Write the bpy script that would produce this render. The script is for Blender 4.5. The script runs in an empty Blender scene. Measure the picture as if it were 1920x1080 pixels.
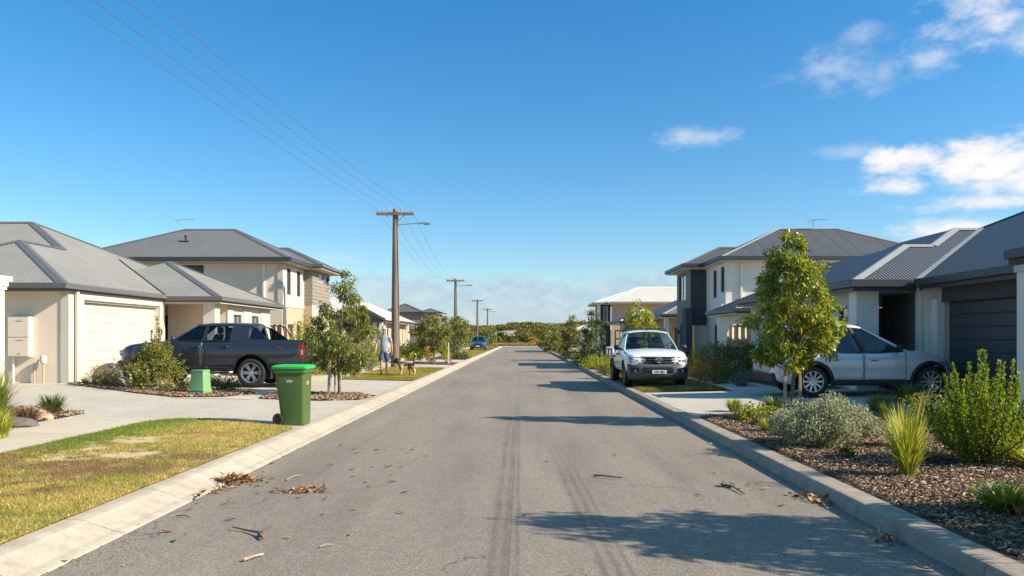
import bpy, bmesh, math, random
import numpy as np
from mathutils import Vector, Matrix
R = math.radians
random.seed(7)
rng = np.random.default_rng(11)
sc = bpy.context.scene
col = sc.collection
F, CX, HY, CH = 1450.0, 978.0, 633.0, 1.55      # lens in pixels of the photo, vanishing point, eye height
PITCH = 0.466

# ------------------------------------------------------------------ ground profile
def gz(x):
    a = abs(x)
    return 0.11 + max(0.0, min(a, 12.5) - 3.4) * 0.0209
def at(px, py, z=None):
    """ground point seen at a pixel of the photo (z None: the sloping verge)"""
    Z = 0.15 if z is None else z
    for _ in range(8):
        Y = F * (CH - Z) / (py - HY); X = (px - CX) * Y / F
        if z is None: Z = gz(X)
    return X, Y
def xat(px, Y): return (px - CX) * Y / F
def zat(py, Y): return CH + (HY - py) * Y / F

# ------------------------------------------------------------------ objects
def tag(o, label=None, cat=None, group=None, kind=None):
    if label: o['label'] = label
    if cat: o['category'] = cat
    if group: o['group'] = group
    if kind: o['kind'] = kind
    return o
def thing(name, label, cat, loc=(0, 0, 0), rotz=0, group=None):
    o = bpy.data.objects.new(name, None); col.objects.link(o)
    o.empty_display_size = 0.2
    o.location = loc; o.rotation_euler = (0, 0, rotz)
    return tag(o, label, cat, group)
def origin(o):
    v = Vector((0, 0, 0))
    while o is not None:
        v += o.location; o = o.parent
    return v
def copy_tree(o, parent=None):
    c = o.copy(); col.objects.link(c); c.parent = parent
    for ch in list(o.children): copy_tree(ch, c)
    return c

class MB:
    def __init__(s): s.v = []; s.f = []; s.m = []
    def add(s, vs, fs, m=0):
        n = len(s.v); s.v += [tuple(p) for p in vs]
        for f in fs: s.f.append(tuple(i + n for i in f)); s.m.append(m)
        return s
    def poly(s, pts, m=0): return s.add(pts, [tuple(range(len(pts)))], m)
    def box(s, x0, x1, y0, y1, z0, z1, m=0):
        return s.add([(x0,y0,z0),(x1,y0,z0),(x1,y1,z0),(x0,y1,z0),(x0,y0,z1),(x1,y0,z1),(x1,y1,z1),(x0,y1,z1)],
              [(0,3,2,1),(4,5,6,7),(0,1,5,4),(1,2,6,5),(2,3,7,6),(3,0,4,7)], m)
    def hexa(s, p, m=0):   # eight points, bottom four then top four
        return s.add(p, [(0,3,2,1),(4,5,6,7),(0,1,5,4),(1,2,6,5),(2,3,7,6),(3,0,4,7)], m)
    def prism(s, pts, ext, m=0):
        """polygon in 3D extruded by the vector ext"""
        n = len(pts); q = [tuple(Vector(p) + Vector(ext)) for p in pts]
        return s.add(list(pts) + q, [tuple(range(n))[::-1], tuple(range(n, 2*n))] + [(i, (i+1) % n, n+(i+1) % n, n+i) for i in range(n)], m)
    def tube(s, pts, rad, n=8, m=0, cap=True):
        pts = [Vector(p) for p in pts]
        if not hasattr(rad, '__len__'): rad = [rad] * len(pts)
        vs = []; fs = []; prev = None
        for i, p in enumerate(pts):
            t = (pts[min(i+1, len(pts)-1)] - pts[max(i-1, 0)])
            if t.length < 1e-9: t = Vector((0, 0, 1))
            t.normalize()
            if prev is None:
                a = t.orthogonal().normalized()
            else:
                a = prev - t * prev.dot(t)
                a = a.normalized() if a.length > 1e-6 else t.orthogonal().normalized()
            prev = a; b = t.cross(a)
            for k in range(n):
                w = 2*math.pi*k/n
                vs.append(p + (a*math.cos(w) + b*math.sin(w)) * rad[i])
        for i in range(len(pts)-1):
            for k in range(n):
                k2 = (k+1) % n
                fs.append((i*n+k, i*n+k2, (i+1)*n+k2, (i+1)*n+k))
        if cap:
            fs.append(tuple(range(n))[::-1]); fs.append(tuple((len(pts)-1)*n + k for k in range(n)))
        return s.add(vs, fs, m)
    def lathe(s, prof, n=24, axis='z', c=(0, 0, 0), m=0):
        vs = []; fs = []
        for (r, h) in prof:
            for k in range(n):
                w = 2*math.pi*k/n; a, b = r*math.cos(w), r*math.sin(w)
                p = (a, b, h) if axis == 'z' else ((a, h, b) if axis == 'y' else (h, a, b))
                vs.append((p[0]+c[0], p[1]+c[1], p[2]+c[2]))
        for i in range(len(prof)-1):
            for k in range(n):
                k2 = (k+1) % n; fs.append((i*n+k, i*n+k2, (i+1)*n+k2, (i+1)*n+k))
        return s.add(vs, fs, m)
    def grid(s, rows, m=0, closed=False):
        nr = len(rows); nc = len(rows[0]); vs = [p for r in rows for p in r]; fs = []
        for i in range(nr-1):
            for j in range(nc-1 if not closed else nc):
                j2 = (j+1) % nc
                fs.append((i*nc+j, i*nc+j2, (i+1)*nc+j2, (i+1)*nc+j))
        return s.add(vs, fs, m)
    def build(s, name, mats, parent=None, world=False, smooth=False, bevel=0, solid=0, sub=0, angle=35, fixn=True):
        if not isinstance(mats, (list, tuple)): mats = [mats]
        me = bpy.data.meshes.new(name)
        vs = s.v
        if world and parent is not None:
            o = origin(parent); vs = [(p[0]-o.x, p[1]-o.y, p[2]-o.z) for p in vs]
        me.from_pydata(vs, [], s.f)
        for m in mats: me.materials.append(m)
        if len(mats) > 1: me.polygons.foreach_set('material_index', s.m)
        if fixn:
            bm = bmesh.new(); bm.from_mesh(me)
            bmesh.ops.remove_doubles(bm, verts=bm.verts, dist=1e-5)
            bmesh.ops.recalc_face_normals(bm, faces=bm.faces); bm.to_mesh(me); bm.free()
        if smooth:
            me.polygons.foreach_set('use_smooth', [True]*len(me.polygons))
            if angle < 180:
                bm = bmesh.new(); bm.from_mesh(me)
                lim = R(angle)
                for e in bm.edges:
                    if len(e.link_faces) == 2 and e.calc_face_angle(0) > lim: e.smooth = False
                bm.to_mesh(me); bm.free()
        me.update()
        ob = bpy.data.objects.new(name, me); col.objects.link(ob)
        if parent is not None: ob.parent = parent
        if solid:
            md = ob.modifiers.new('solid', 'SOLIDIFY'); md.thickness = solid; md.offset = -1
        if sub:
            md = ob.modifiers.new('sub', 'SUBSURF'); md.levels = sub; md.render_levels = sub
        if bevel:
            md = ob.modifiers.new('bevel', 'BEVEL'); md.width = bevel; md.segments = 2; md.limit_method = 'ANGLE'; md.angle_limit = R(40)
            md.harden_normals = False
        return ob

def np_mesh(name, verts, faces, mats, parent=None, loc=None, smooth=False, colattr=None, midx=None):
    me = bpy.data.meshes.new(name)
    nv = len(verts); nf, k = faces.shape
    me.vertices.add(nv); me.vertices.foreach_set('co', np.ascontiguousarray(verts, dtype=np.float32).ravel())
    me.loops.add(nf*k); me.loops.foreach_set('vertex_index', np.ascontiguousarray(faces, dtype=np.int32).ravel())
    me.polygons.add(nf); me.polygons.foreach_set('loop_start', np.arange(0, nf*k, k, dtype=np.int32))
    if not isinstance(mats, (list, tuple)): mats = [mats]
    for m in mats: me.materials.append(m)
    if midx is not None: me.polygons.foreach_set('material_index', midx.astype(np.int32))
    me.update(calc_edges=True); me.validate()
    if smooth: me.polygons.foreach_set('use_smooth', [True]*nf)
    if colattr is not None:
        a = me.color_attributes.new('tint', 'FLOAT_COLOR', 'POINT')
        c = np.ones((nv, 4), dtype=np.float32); c[:, :3] = colattr
        a.data.foreach_set('color', c.ravel())
    ob = bpy.data.objects.new(name, me); col.objects.link(ob)
    if parent is not None: ob.parent = parent
    if loc is not None: ob.location = loc
    return ob

# ------------------------------------------------------------------ materials
def S(r, g, b):
    f = lambda c: (c/255/12.92) if c <= 10 else ((c/255+0.055)/1.055)**2.4
    return (f(r), f(g), f(b))
def newmat(name):
    m = bpy.data.materials.new(name); m.use_nodes = True
    nt = m.node_tree; nt.nodes.clear()
    out = nt.nodes.new('ShaderNodeOutputMaterial')
    return m, nt, out
def nd(nt, t, **kw):
    n = nt.nodes.new(t)
    for k, v in kw.items():
        if k.startswith('_'): setattr(n, k[1:], v)
        else:
            key = k if not k[0] == 'i' or not k[1:].isdigit() else int(k[1:])
            n.inputs[key].default_value = v
    return n
def mth(nt, op, a, b=None, c=None, clamp=False):
    n = nt.nodes.new('ShaderNodeMath'); n.operation = op; n.use_clamp = clamp
    for i, x in enumerate((a, b, c)):
        if x is None: continue
        if isinstance(x, (int, float)): n.inputs[i].default_value = x
        else: nt.links.new(x, n.inputs[i])
    return n.outputs[0]
def ramp(nt, fac, stops, interp='LINEAR'):
    n = nt.nodes.new('ShaderNodeValToRGB'); cr = n.color_ramp; cr.interpolation = interp
    while len(cr.elements) > 1: cr.elements.remove(cr.elements[-1])
    for i, (p, c) in enumerate(stops):
        e = cr.elements[0] if i == 0 else cr.elements.new(p)
        e.position = p; e.color = (*c, 1) if len(c) == 3 else c
    nt.links.new(fac, n.inputs[0]); return n.outputs[0]
def noise(nt, vec, scale, detail=4, rough=0.55, dist=0):
    n = nt.nodes.new('ShaderNodeTexNoise')
    n.inputs['Scale'].default_value = scale; n.inputs['Detail'].default_value = detail
    n.inputs['Roughness'].default_value = rough; n.inputs['Distortion'].default_value = dist
    if vec is not None: nt.links.new(vec, n.inputs['Vector'])
    return n.outputs['Fac']
def mixc(nt, fac, a, b, mode='MIX'):
    n = nt.nodes.new('ShaderNodeMix'); n.data_type = 'RGBA'; n.blend_type = mode
    for sock, x in ((n.inputs['Factor'], fac), (n.inputs[6], a), (n.inputs[7], b)):
        if isinstance(x, (int, float)): sock.default_value = x
        elif isinstance(x, (tuple, list)): sock.default_value = (*x[:3], 1)
        else: nt.links.new(x, sock)
    return n.outputs[2]
def coords(nt):
    return nt.nodes.new('ShaderNodeTexCoord').outputs['Object']
def mapped(nt, vec, scale=(1, 1, 1)):
    n = nt.nodes.new('ShaderNodeMapping'); n.inputs['Scale'].default_value = scale; nt.links.new(vec, n.inputs['Vector']); return n.outputs[0]
def principled(nt, out, base, rough=0.6, metal=0.0, normal=None, coat=0, spec=0.5):
    p = nt.nodes.new('ShaderNodeBsdfPrincipled')
    if isinstance(base, (tuple, list)): p.inputs['Base Color'].default_value = (*base[:3], 1)
    else: nt.links.new(base, p.inputs['Base Color'])
    if isinstance(rough, (int, float)): p.inputs['Roughness'].default_value = rough
    else: nt.links.new(rough, p.inputs['Roughness'])
    p.inputs['Metallic'].default_value = metal
    p.inputs['Specular IOR Level'].default_value = spec
    p.inputs['Coat Weight'].default_value = coat; p.inputs['Coat Roughness'].default_value = 0.04
    if normal is not None: nt.links.new(normal, p.inputs['Normal'])
    nt.links.new(p.outputs[0], out.inputs[0]); return p
def bump(nt, h, strength=0.5, dist=0.01):
    b = nt.nodes.new('ShaderNodeBump'); b.inputs['Strength'].default_value = strength; b.inputs['Distance'].default_value = dist
    nt.links.new(h, b.inputs['Height']); return b.outputs[0]
def scl(c, k): return tuple(min(1, x*k) for x in c)
def pm(name, c, rough=0.7, var=0.12, scale=3.0, fine=60.0, bmp=0.15, bdist=0.004, metal=0, coat=0, spec=0.4, c2=None):
    """general surface: base colour with broad and fine variation and a little relief"""
    m, nt, out = newmat(name); v = coords(nt)
    n1 = noise(nt, v, scale, 5, 0.6); n2 = noise(nt, v, fine, 3, 0.6)
    f = mth(nt, 'ADD', mth(nt, 'MULTIPLY', n1, 0.65), mth(nt, 'MULTIPLY', n2, 0.35))
    base = ramp(nt, f, [(0.3, scl(c, 1-var)), (0.5, c), (0.72, c2 if c2 else scl(c, 1+var))])
    nrm = bump(nt, n2, bmp, bdist) if bmp else None
    principled(nt, out, base, rough, metal, nrm, coat, spec); return m
def leafmat(name, stops, trans=0.35, gloss=0.35, rough=0.45):
    m, nt, out = newmat(name)
    g = nt.nodes.new('ShaderNodeNewGeometry')
    c = ramp(nt, g.outputs['Random Per Island'], stops)
    p = nt.nodes.new('ShaderNodeBsdfPrincipled'); nt.links.new(c, p.inputs['Base Color'])
    p.inputs['Roughness'].default_value = rough; p.inputs['Specular IOR Level'].default_value = gloss
    t = nt.nodes.new('ShaderNodeBsdfTranslucent')
    hs = nt.nodes.new('ShaderNodeHueSaturation'); hs.inputs['Value'].default_value = 1.35; hs.inputs['Saturation'].default_value = 1.1
    nt.links.new(c, hs.inputs['Color']); nt.links.new(hs.outputs[0], t.inputs['Color'])
    mx = nt.nodes.new('ShaderNodeMixShader'); mx.inputs[0].default_value = trans
    nt.links.new(p.outputs[0], mx.inputs[1]); nt.links.new(t.outputs[0], mx.inputs[2]); nt.links.new(mx.outputs[0], out.inputs[0])
    return m
def roofmat(name, c, pitch=0.088, seams=0.0, rough=0.45, depth=0.014, var=0.06):
    m, nt, out = newmat(name); v = coords(nt)
    sx = nt.nodes.new('ShaderNodeSeparateXYZ'); nt.links.new(v, sx.inputs[0])
    g = nt.nodes.new('ShaderNodeNewGeometry')
    sn = nt.nodes.new('ShaderNodeSeparateXYZ'); nt.links.new(g.outputs['True Normal'], sn.inputs[0])
    sel = mth(nt, 'GREATER_THAN', mth(nt, 'ABSOLUTE', sn.outputs[0]), mth(nt, 'ABSOLUTE', sn.outputs[1]))
    u = mth(nt, 'ADD', mth(nt, 'MULTIPLY', sx.outputs[1], sel), mth(nt, 'MULTIPLY', sx.outputs[0], mth(nt, 'SUBTRACT', 1.0, sel)))
    w = mth(nt, 'SINE', mth(nt, 'MULTIPLY', u, 2*math.pi/pitch))
    n1 = noise(nt, v, 0.8, 5, 0.6)
    base = ramp(nt, n1, [(0.3, scl(c, 1-var)), (0.7, scl(c, 1+var))])
    if seams:
        fr = mth(nt, 'FRACT', mth(nt, 'DIVIDE', u, 0.762))
        ln = mth(nt, 'LESS_THAN', fr, 0.07)
        base = mixc(nt, mth(nt, 'MULTIPLY', ln, seams), base, scl(c, 0.45))
    principled(nt, out, base, rough, 0.0, bump(nt, w, 1.0, depth), 0, 0.4); return m
def boardmat(name, c, pitch=0.16, axis=2, rough=0.6, var=0.06, depth=0.02, sharp=True):
    """horizontal boards / door panels / vertical palings: real grooves as relief, slightly dirty"""
    m, nt, out = newmat(name); v = coords(nt)
    sx = nt.nodes.new('ShaderNodeSeparateXYZ'); nt.links.new(v, sx.inputs[0])
    u = sx.outputs[axis] if axis < 3 else mth(nt, 'ADD', sx.outputs[0], sx.outputs[1])
    fr = mth(nt, 'FRACT', mth(nt, 'DIVIDE', u, pitch))
    if sharp: h = mth(nt, 'MINIMUM', mth(nt, 'MULTIPLY', mth(nt, 'MINIMUM', fr, mth(nt, 'SUBTRACT', 1.0, fr)), 14.0), 1.0)
    else: h = mth(nt, 'SINE', mth(nt, 'MULTIPLY', u, 2*math.pi/pitch))
    n1 = noise(nt, v, 1.7, 5, 0.6)
    base = ramp(nt, n1, [(0.3, scl(c, 1-var)), (0.7, scl(c, 1+var))])
    if sharp: base = mixc(nt, mth(nt, 'MULTIPLY', mth(nt, 'LESS_THAN', h, 0.5), 0.35), base, scl(c, 0.5))
    principled(nt, out, base, rough, 0.0, bump(nt, h, 1.0, depth), 0, 0.35); return m
def glassmat(name, tint=(0.50, 0.57, 0.56), refl=0.05):
    m, nt, out = newmat(name)
    t = nt.nodes.new('ShaderNodeBsdfTransparent'); t.inputs[0].default_value = (*tint, 1)
    g = nt.nodes.new('ShaderNodeBsdfGlossy'); g.inputs['Roughness'].default_value = 0.02; g.inputs['Color'].default_value = (0.9, 0.95, 1, 1)
    fr = nt.nodes.new('ShaderNodeFresnel'); fr.inputs['IOR'].default_value = 1.5
    fac = mth(nt, 'MAXIMUM', mth(nt, 'MULTIPLY', fr.outputs[0], 1.0), refl)
    mx = nt.nodes.new('ShaderNodeMixShader'); nt.links.new(fac, mx.inputs[0])
    nt.links.new(t.outputs[0], mx.inputs[1]); nt.links.new(g.outputs[0], mx.inputs[2]); nt.links.new(mx.outputs[0], out.inputs[0])
    return m
def tintmat(name, rough=0.9, trans=0.0, bmp=0.0):
    m, nt, out = newmat(name)
    a = nt.nodes.new('ShaderNodeAttribute'); a.attribute_name = 'tint'
    g = nt.nodes.new('ShaderNodeNewGeometry')
    k = mth(nt, 'ADD', mth(nt, 'MULTIPLY', g.outputs['Random Per Island'], 0.6), 0.7) if trans else None
    c = a.outputs['Color']
    if k is not None:
        cc = nt.nodes.new('ShaderNodeVectorMath'); cc.operation = 'SCALE'
        nt.links.new(c, cc.inputs[0]); nt.links.new(k, cc.inputs['Scale']); c = cc.outputs[0]
    nb = bump(nt, noise(nt, coords(nt), 45, 4, 0.65), bmp, 0.03) if bmp else None
    if trans:
        p = nt.nodes.new('ShaderNodeBsdfDiffuse'); nt.links.new(c, p.inputs[0])
        t = nt.nodes.new('ShaderNodeBsdfTranslucent'); nt.links.new(c, t.inputs[0])
        mx = nt.nodes.new('ShaderNodeMixShader'); mx.inputs[0].default_value = trans
        nt.links.new(p.outputs[0], mx.inputs[1]); nt.links.new(t.outputs[0], mx.inputs[2]); nt.links.new(mx.outputs[0], out.inputs[0])
    else: principled(nt, out, c, rough, 0, nb, 0, 0.1)
    return m

M = {}
M['cream'] = pm('cream_render', (0.66, 0.565, 0.45), 0.85, 0.09, 0.7, 120, 0.2, 0.003)
M['cream_lite'] = pm('pale_cream_render', (0.53, 0.475, 0.395), 0.8, 0.09, 0.7, 120, 0.15, 0.003)
M['tan'] = pm('tan_render', (0.44, 0.33, 0.22), 0.85, 0.09, 0.7, 120, 0.2, 0.003)
M['white_wall'] = pm('white_render', (0.72, 0.68, 0.61), 0.85, 0.09, 0.7, 120, 0.15, 0.003)
M['pale_grey'] = pm('pale_grey_render', (0.52, 0.49, 0.45), 0.85, 0.09, 0.7, 120, 0.15, 0.003)
M['mid_grey'] = pm('mid_grey_render', (0.20, 0.19, 0.18), 0.85, 0.05, 0.7, 120, 0.15, 0.003)
M['charcoal'] = pm('charcoal_render', (0.062, 0.066, 0.075), 0.8, 0.08, 0.7, 120, 0.15, 0.003)
M['white_trim'] = pm('white_trim', (0.74, 0.70, 0.62), 0.5, 0.03, 1, 80, 0.05)
M['gutter_grey'] = pm('grey_steel_trim', (0.115, 0.11, 0.105), 0.45, 0.06, 1, 80, 0.03)
M['gutter_dark'] = pm('dark_steel_trim', (0.045, 0.048, 0.055), 0.45, 0.08, 1, 80, 0.03)
M['cap_lite'] = pm('pale_steel_cap', (0.30, 0.295, 0.28), 0.4, 0.05, 1, 60, 0.03)
M['roof_tan'] = roofmat('roof_warm_grey', (0.285, 0.262, 0.225), seams=0.13, var=0.09)
M['roof_grey'] = roofmat('roof_mid_grey', (0.165, 0.157, 0.145), seams=0.22)
M['roof_dark'] = roofmat('roof_slate_grey', (0.088, 0.086, 0.088), seams=0.0)
M['roof_dark_seam'] = roofmat('roof_slate_seamed', (0.098, 0.093, 0.09), seams=0.6)
M['roof_white'] = roofmat('roof_off_white', (0.62, 0.575, 0.50), seams=0.15)
M['roof_far'] = roofmat('roof_far_grey', (0.125, 0.115, 0.105))
M['door_cream'] = boardmat('garage_door_cream', (0.48, 0.44, 0.375), 0.283, 2, 0.55, 0.03, 0.012)
M['door_dark'] = boardmat('garage_door_charcoal', (0.060, 0.063, 0.068), 0.30, 2, 0.45, 0.05, 0.012)
M['clad'] = boardmat('weatherboard', (0.25, 0.22, 0.175), 0.18, 2, 0.7, 0.05, 0.02)
M['fence'] = boardmat('fence_sheet', (0.47, 0.39, 0.26), 0.25, 3, 0.7, 0.07, 0.03, sharp=False)
M['dark_door'] = pm('dark_timber_door', (0.028, 0.030, 0.036), 0.35, 0.1)
M['brown_door'] = pm('brown_door', (0.11, 0.07, 0.045), 0.5, 0.1)
m, nt, out = newmat('window_glass'); principled(nt, out, (0.03, 0.036, 0.042), 0.05, 0, None, 0, 0.9); M['pane'] = m
m, nt, out = newmat('window_blind_glass'); principled(nt, out, (0.16, 0.16, 0.155), 0.12, 0, None, 0.6, 0.6); M['pane_blind'] = m
M['alu'] = pm('window_frame_dark', (0.05, 0.05, 0.055), 0.4, 0.05, 2, 50, 0)
M['alu_lite'] = pm('window_frame_pale', (0.5, 0.48, 0.44), 0.4, 0.05, 2, 50, 0)
M['black'] = pm('black_plastic', (0.018, 0.018, 0.019), 0.55, 0.15, 8, 200, 0.15, 0.001)
M['darkgrey'] = pm('dark_grey_plastic', (0.055, 0.055, 0.057), 0.55, 0.1, 8, 200, 0.1, 0.001)
M['bumper'] = pm('unpainted_bumper_grey', (0.075, 0.075, 0.075), 0.5, 0.08, 8, 200, 0.1, 0.001)
M['rubber'] = pm('tyre_rubber', (0.022, 0.021, 0.02), 0.8, 0.2, 6, 150, 0.2, 0.002)
M['rim'] = pm('alloy_rim', (0.55, 0.55, 0.55), 0.3, 0.04, 8, 100, 0, metal=0.8)
M['steel_rim'] = pm('painted_steel_rim', (0.16, 0.16, 0.16), 0.45, 0.1, 8, 100, 0, metal=0.5)
M['chrome'] = pm('chrome', (0.75, 0.75, 0.75), 0.12, 0.02, 8, 100, 0, metal=1.0)
M['galv'] = pm('galvanised_steel', (0.30, 0.31, 0.31), 0.45, 0.1, 6, 90, 0.05, metal=0.4)
M['navy'] = pm('dark_blue_grey_paint', (0.028, 0.032, 0.045), 0.28, 0.08, 1.2, 900, 0.0, metal=0.35, coat=1.0)
M['silver'] = pm('silver_paint', (0.48, 0.49, 0.51), 0.36, 0.02, 1.2, 900, 0.0, metal=0.15, coat=1.0)
M['white_paint'] = pm('white_paint', (0.74, 0.73, 0.70), 0.3, 0.02, 1.2, 900, 0.0, coat=0.8)
M['blue_paint'] = pm('blue_paint', (0.03, 0.06, 0.15), 0.28, 0.08, 1.2, 900, 0.0, metal=0.3, coat=1.0)
M['car_glass'] = glassmat('car_glass')
M['car_glass_dark'] = glassmat('privacy_glass', (0.16, 0.18, 0.19), 0.07)
M['lamp_clear'] = pm('headlamp_clear', (0.34, 0.36, 0.38), 0.2, 0.5, 18, 60, 0, metal=0.5, coat=1)
M['lamp_red'] = pm('tail_lamp_red', (0.16, 0.008, 0.010), 0.15, 0.15, 30, 60, 0, coat=1)
M['plate_white'] = pm('number_plate_white', (0.72, 0.72, 0.70), 0.4, 0.03, 5, 50, 0)
M['ink'] = pm('ink_black', (0.02, 0.02, 0.025), 0.5, 0.05, 5, 50, 0)
M['ink_red'] = pm('badge_red', (0.4, 0.02, 0.02), 0.4, 0.05, 5, 50, 0)
M['seat'] = pm('seat_fabric', (0.05, 0.05, 0.055), 0.9, 0.1)
M['bin_green'] = pm('bin_dark_green', (0.062, 0.108, 0.032), 0.5, 0.08, 2.5, 60, 0.05)
M['lid_green'] = pm('bin_lid_green', (0.025, 0.42, 0.055), 0.38, 0.08, 2.5, 60, 0.05)
M['pillar_green'] = pm('service_pillar_green', (0.16, 0.31, 0.13), 0.55, 0.06, 2.5, 60, 0.05)
M['sticker'] = pm('white_sticker', (0.7, 0.72, 0.7), 0.5, 0.04)
M['sticker_o'] = pm('orange_sticker', (0.55, 0.24, 0.08), 0.5, 0.1, 20)
M['boulder'] = pm('grey_boulder', (0.115, 0.105, 0.10), 0.9, 0.25, 4, 50, 0.6, 0.012)
M['rock'] = pm('limestone_rock', (0.42, 0.30, 0.21), 0.9, 0.3, 6, 40, 0.8, 0.02)
M['bark'] = pm('young_bark', (0.17, 0.115, 0.075), 0.9, 0.35, 9, 60, 0.8, 0.008)
M['bark_pale'] = pm('pale_bark', (0.34, 0.29, 0.23), 0.9, 0.3, 9, 60, 0.8, 0.008)
M['stake'] = pm('weathered_stake', (0.30, 0.24, 0.17), 0.85, 0.2, 5, 60, 0.5, 0.004)
M['stake_white'] = pm('white_stake', (0.66, 0.62, 0.54), 0.8, 0.08, 5, 60, 0.2, 0.004)
M['skin'] = pm('skin', (0.42, 0.235, 0.15), 0.55, 0.08, 5, 60, 0.05)
M['shirt'] = pm('heather_grey_cloth', (0.25, 0.27, 0.31), 0.9, 0.14, 6, 120, 0.3, 0.004)
M['denim'] = pm('denim', (0.05, 0.085, 0.15), 0.9, 0.18, 8, 150, 0.3, 0.003)
M['cap'] = pm('stone_cap_cloth', (0.50, 0.44, 0.36), 0.9, 0.06)
M['shoe'] = pm('dark_shoe', (0.03, 0.03, 0.034), 0.7, 0.1)
M['hair'] = pm('brown_hair', (0.06, 0.04, 0.028), 0.6, 0.2)

# power pole timber with vertical grain
m, nt, out = newmat('pole_timber'); v = coords(nt); vv = mapped(nt, v, (26, 26, 0.55))
n1 = noise(nt, vv, 1.0, 6, 0.65)
principled(nt, out, ramp(nt, n1, [(0.3, (0.085, 0.055, 0.04)), (0.5, (0.20, 0.145, 0.11)), (0.7, (0.30, 0.24, 0.19))]), 0.9, 0, bump(nt, n1, 0.7, 0.02)); M['pole'] = m

# asphalt: stone grain, faint wheel paths, a patch joint, two tyre marks
def asphalt():
    m, nt, out = newmat('asphalt'); v = coords(nt)
    sx = nt.nodes.new('ShaderNodeSeparateXYZ'); nt.links.new(v, sx.inputs[0]); X, Y = sx.outputs[0], sx.outputs[1]
    vo = nt.nodes.new('ShaderNodeTexVoronoi'); vo.inputs['Scale'].default_value = 95; nt.links.new(v, vo.inputs['Vector'])
    spk = nt.nodes.new('ShaderNodeSeparateColor'); nt.links.new(vo.outputs['Color'], spk.inputs[0])
    big = noise(nt, mapped(nt, v, (1, 0.35, 1)), 0.5, 6, 0.62)
    med = noise(nt, v, 7, 5, 0.65)
    fine = noise(nt, v, 130, 3, 0.7)
    c = ramp(nt, spk.outputs[0], [(0.0, (0.158, 0.128, 0.100)), (0.4, (0.216, 0.178, 0.140)), (0.8, (0.239, 0.197, 0.156)), (1.0, (0.32, 0.272, 0.22))])
    c = mixc(nt, 0.75, c, ramp(nt, fine, [(0.3, (0.86,)*3), (0.7, (1.14,)*3)]), 'MULTIPLY')
    c = mixc(nt, 1.0, c, ramp(nt, big, [(0.28, (0.86,)*3), (0.72, (1.14,)*3)]), 'MULTIPLY')
    c = mixc(nt, 1.0, c, ramp(nt, med, [(0.3, (0.92,)*3), (0.7, (1.08,)*3)]), 'MULTIPLY')
    # tyre marks: bands of worn rubber with ribs
    def band(x0, y0, x1, y1, w, nrib, dark, ya, yb):
        k = (x1-x0)/(y1-y0)
        u = mth(nt, 'SUBTRACT', X, mth(nt, 'ADD', mth(nt, 'MULTIPLY', mth(nt, 'SUBTRACT', Y, y0), k), x0))
        u = mth(nt, 'ADD', u, mth(nt, 'MULTIPLY', mth(nt, 'SUBTRACT', noise(nt, v, 0.6, 2), 0.5), 0.05))
        a = mth(nt, 'DIVIDE', mth(nt, 'ABSOLUTE', u), w)
        inb = mth(nt, 'SUBTRACT', 1.0, mth(nt, 'MULTIPLY', mth(nt, 'SUBTRACT', a, 0.8), 5.0), clamp=True)
        rib = mth(nt, 'ADD', mth(nt, 'MULTIPLY', mth(nt, 'SINE', mth(nt, 'MULTIPLY', u, nrib*math.pi/w)), 0.4), 0.6)
        fy = mth(nt, 'MULTIPLY', mth(nt, 'DIVIDE', mth(nt, 'SUBTRACT', yb, Y), (yb-ya)*0.5), 1.0, clamp=True)
        lo = mth(nt, 'ADD', mth(nt, 'MULTIPLY', noise(nt, v, 2.2, 5, 0.7), 1.5), -0.25, clamp=True)
        r = mth(nt, 'MULTIPLY', mth(nt, 'MULTIPLY', inb, rib), mth(nt, 'MULTIPLY', fy, lo))
        return mth(nt, 'MULTIPLY', r, dark)
    b1 = band(-0.14, 5.0, -0.155, 14, 0.14, 3, 0.7, 5, 19)
    b2 = band(0.62, 5.15, 0.47, 10.7, 0.14, 3, 0.85, 5.5, 11.2)
    c = mixc(nt, mth(nt, 'MAXIMUM', b1, b2), c, (0.055, 0.05, 0.046))
    # pale dusty margin along the kerbs, a straight paving joint down the middle
    jt = mth(nt, 'SUBTRACT', 1.0, mth(nt, 'DIVIDE', mth(nt, 'ABSOLUTE', mth(nt, 'ADD', X, 0.09)), 0.012), clamp=True)
    jt = mth(nt, 'MULTIPLY', jt, mth(nt, 'MULTIPLY', noise(nt, v, 1.3, 4, 0.7), 0.8))
    c = mixc(nt, jt, c, (0.05, 0.045, 0.04))
    ed = mth(nt, 'MULTIPLY', mth(nt, 'ADD', mth(nt, 'ABSOLUTE', mth(nt, 'ADD', X, 0.12)), -2.62), 3.0, clamp=True)
    ed = mth(nt, 'MULTIPLY', ed, mth(nt, 'ADD', mth(nt, 'MULTIPLY', noise(nt, v, 3.0, 5, 0.7), 1.6), -0.4, clamp=True))
    c = mixc(nt, mth(nt, 'MULTIPLY', ed, 0.5), c, (0.26, 0.22, 0.18))
    vc = nt.nodes.new('ShaderNodeTexVoronoi'); vc.feature = 'DISTANCE_TO_EDGE'; vc.inputs['Scale'].default_value = 0.33
    wv = nt.nodes.new('ShaderNodeVectorMath'); wv.operation = 'ADD'
    nn = nt.nodes.new('ShaderNodeTexNoise'); nn.inputs['Scale'].default_value = 1.8; nn.inputs['Detail'].default_value = 5
    nt.links.new(v, nn.inputs['Vector']); nt.links.new(v, wv.inputs[0]); nt.links.new(nn.outputs['Color'], wv.inputs[1]); nt.links.new(wv.outputs[0], vc.inputs['Vector'])
    cr = mth(nt, 'MULTIPLY', mth(nt, 'LESS_THAN', vc.outputs['Distance'], 0.0028), mth(nt, 'GREATER_THAN', noise(nt, v, 0.35, 3), 0.53))
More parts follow.
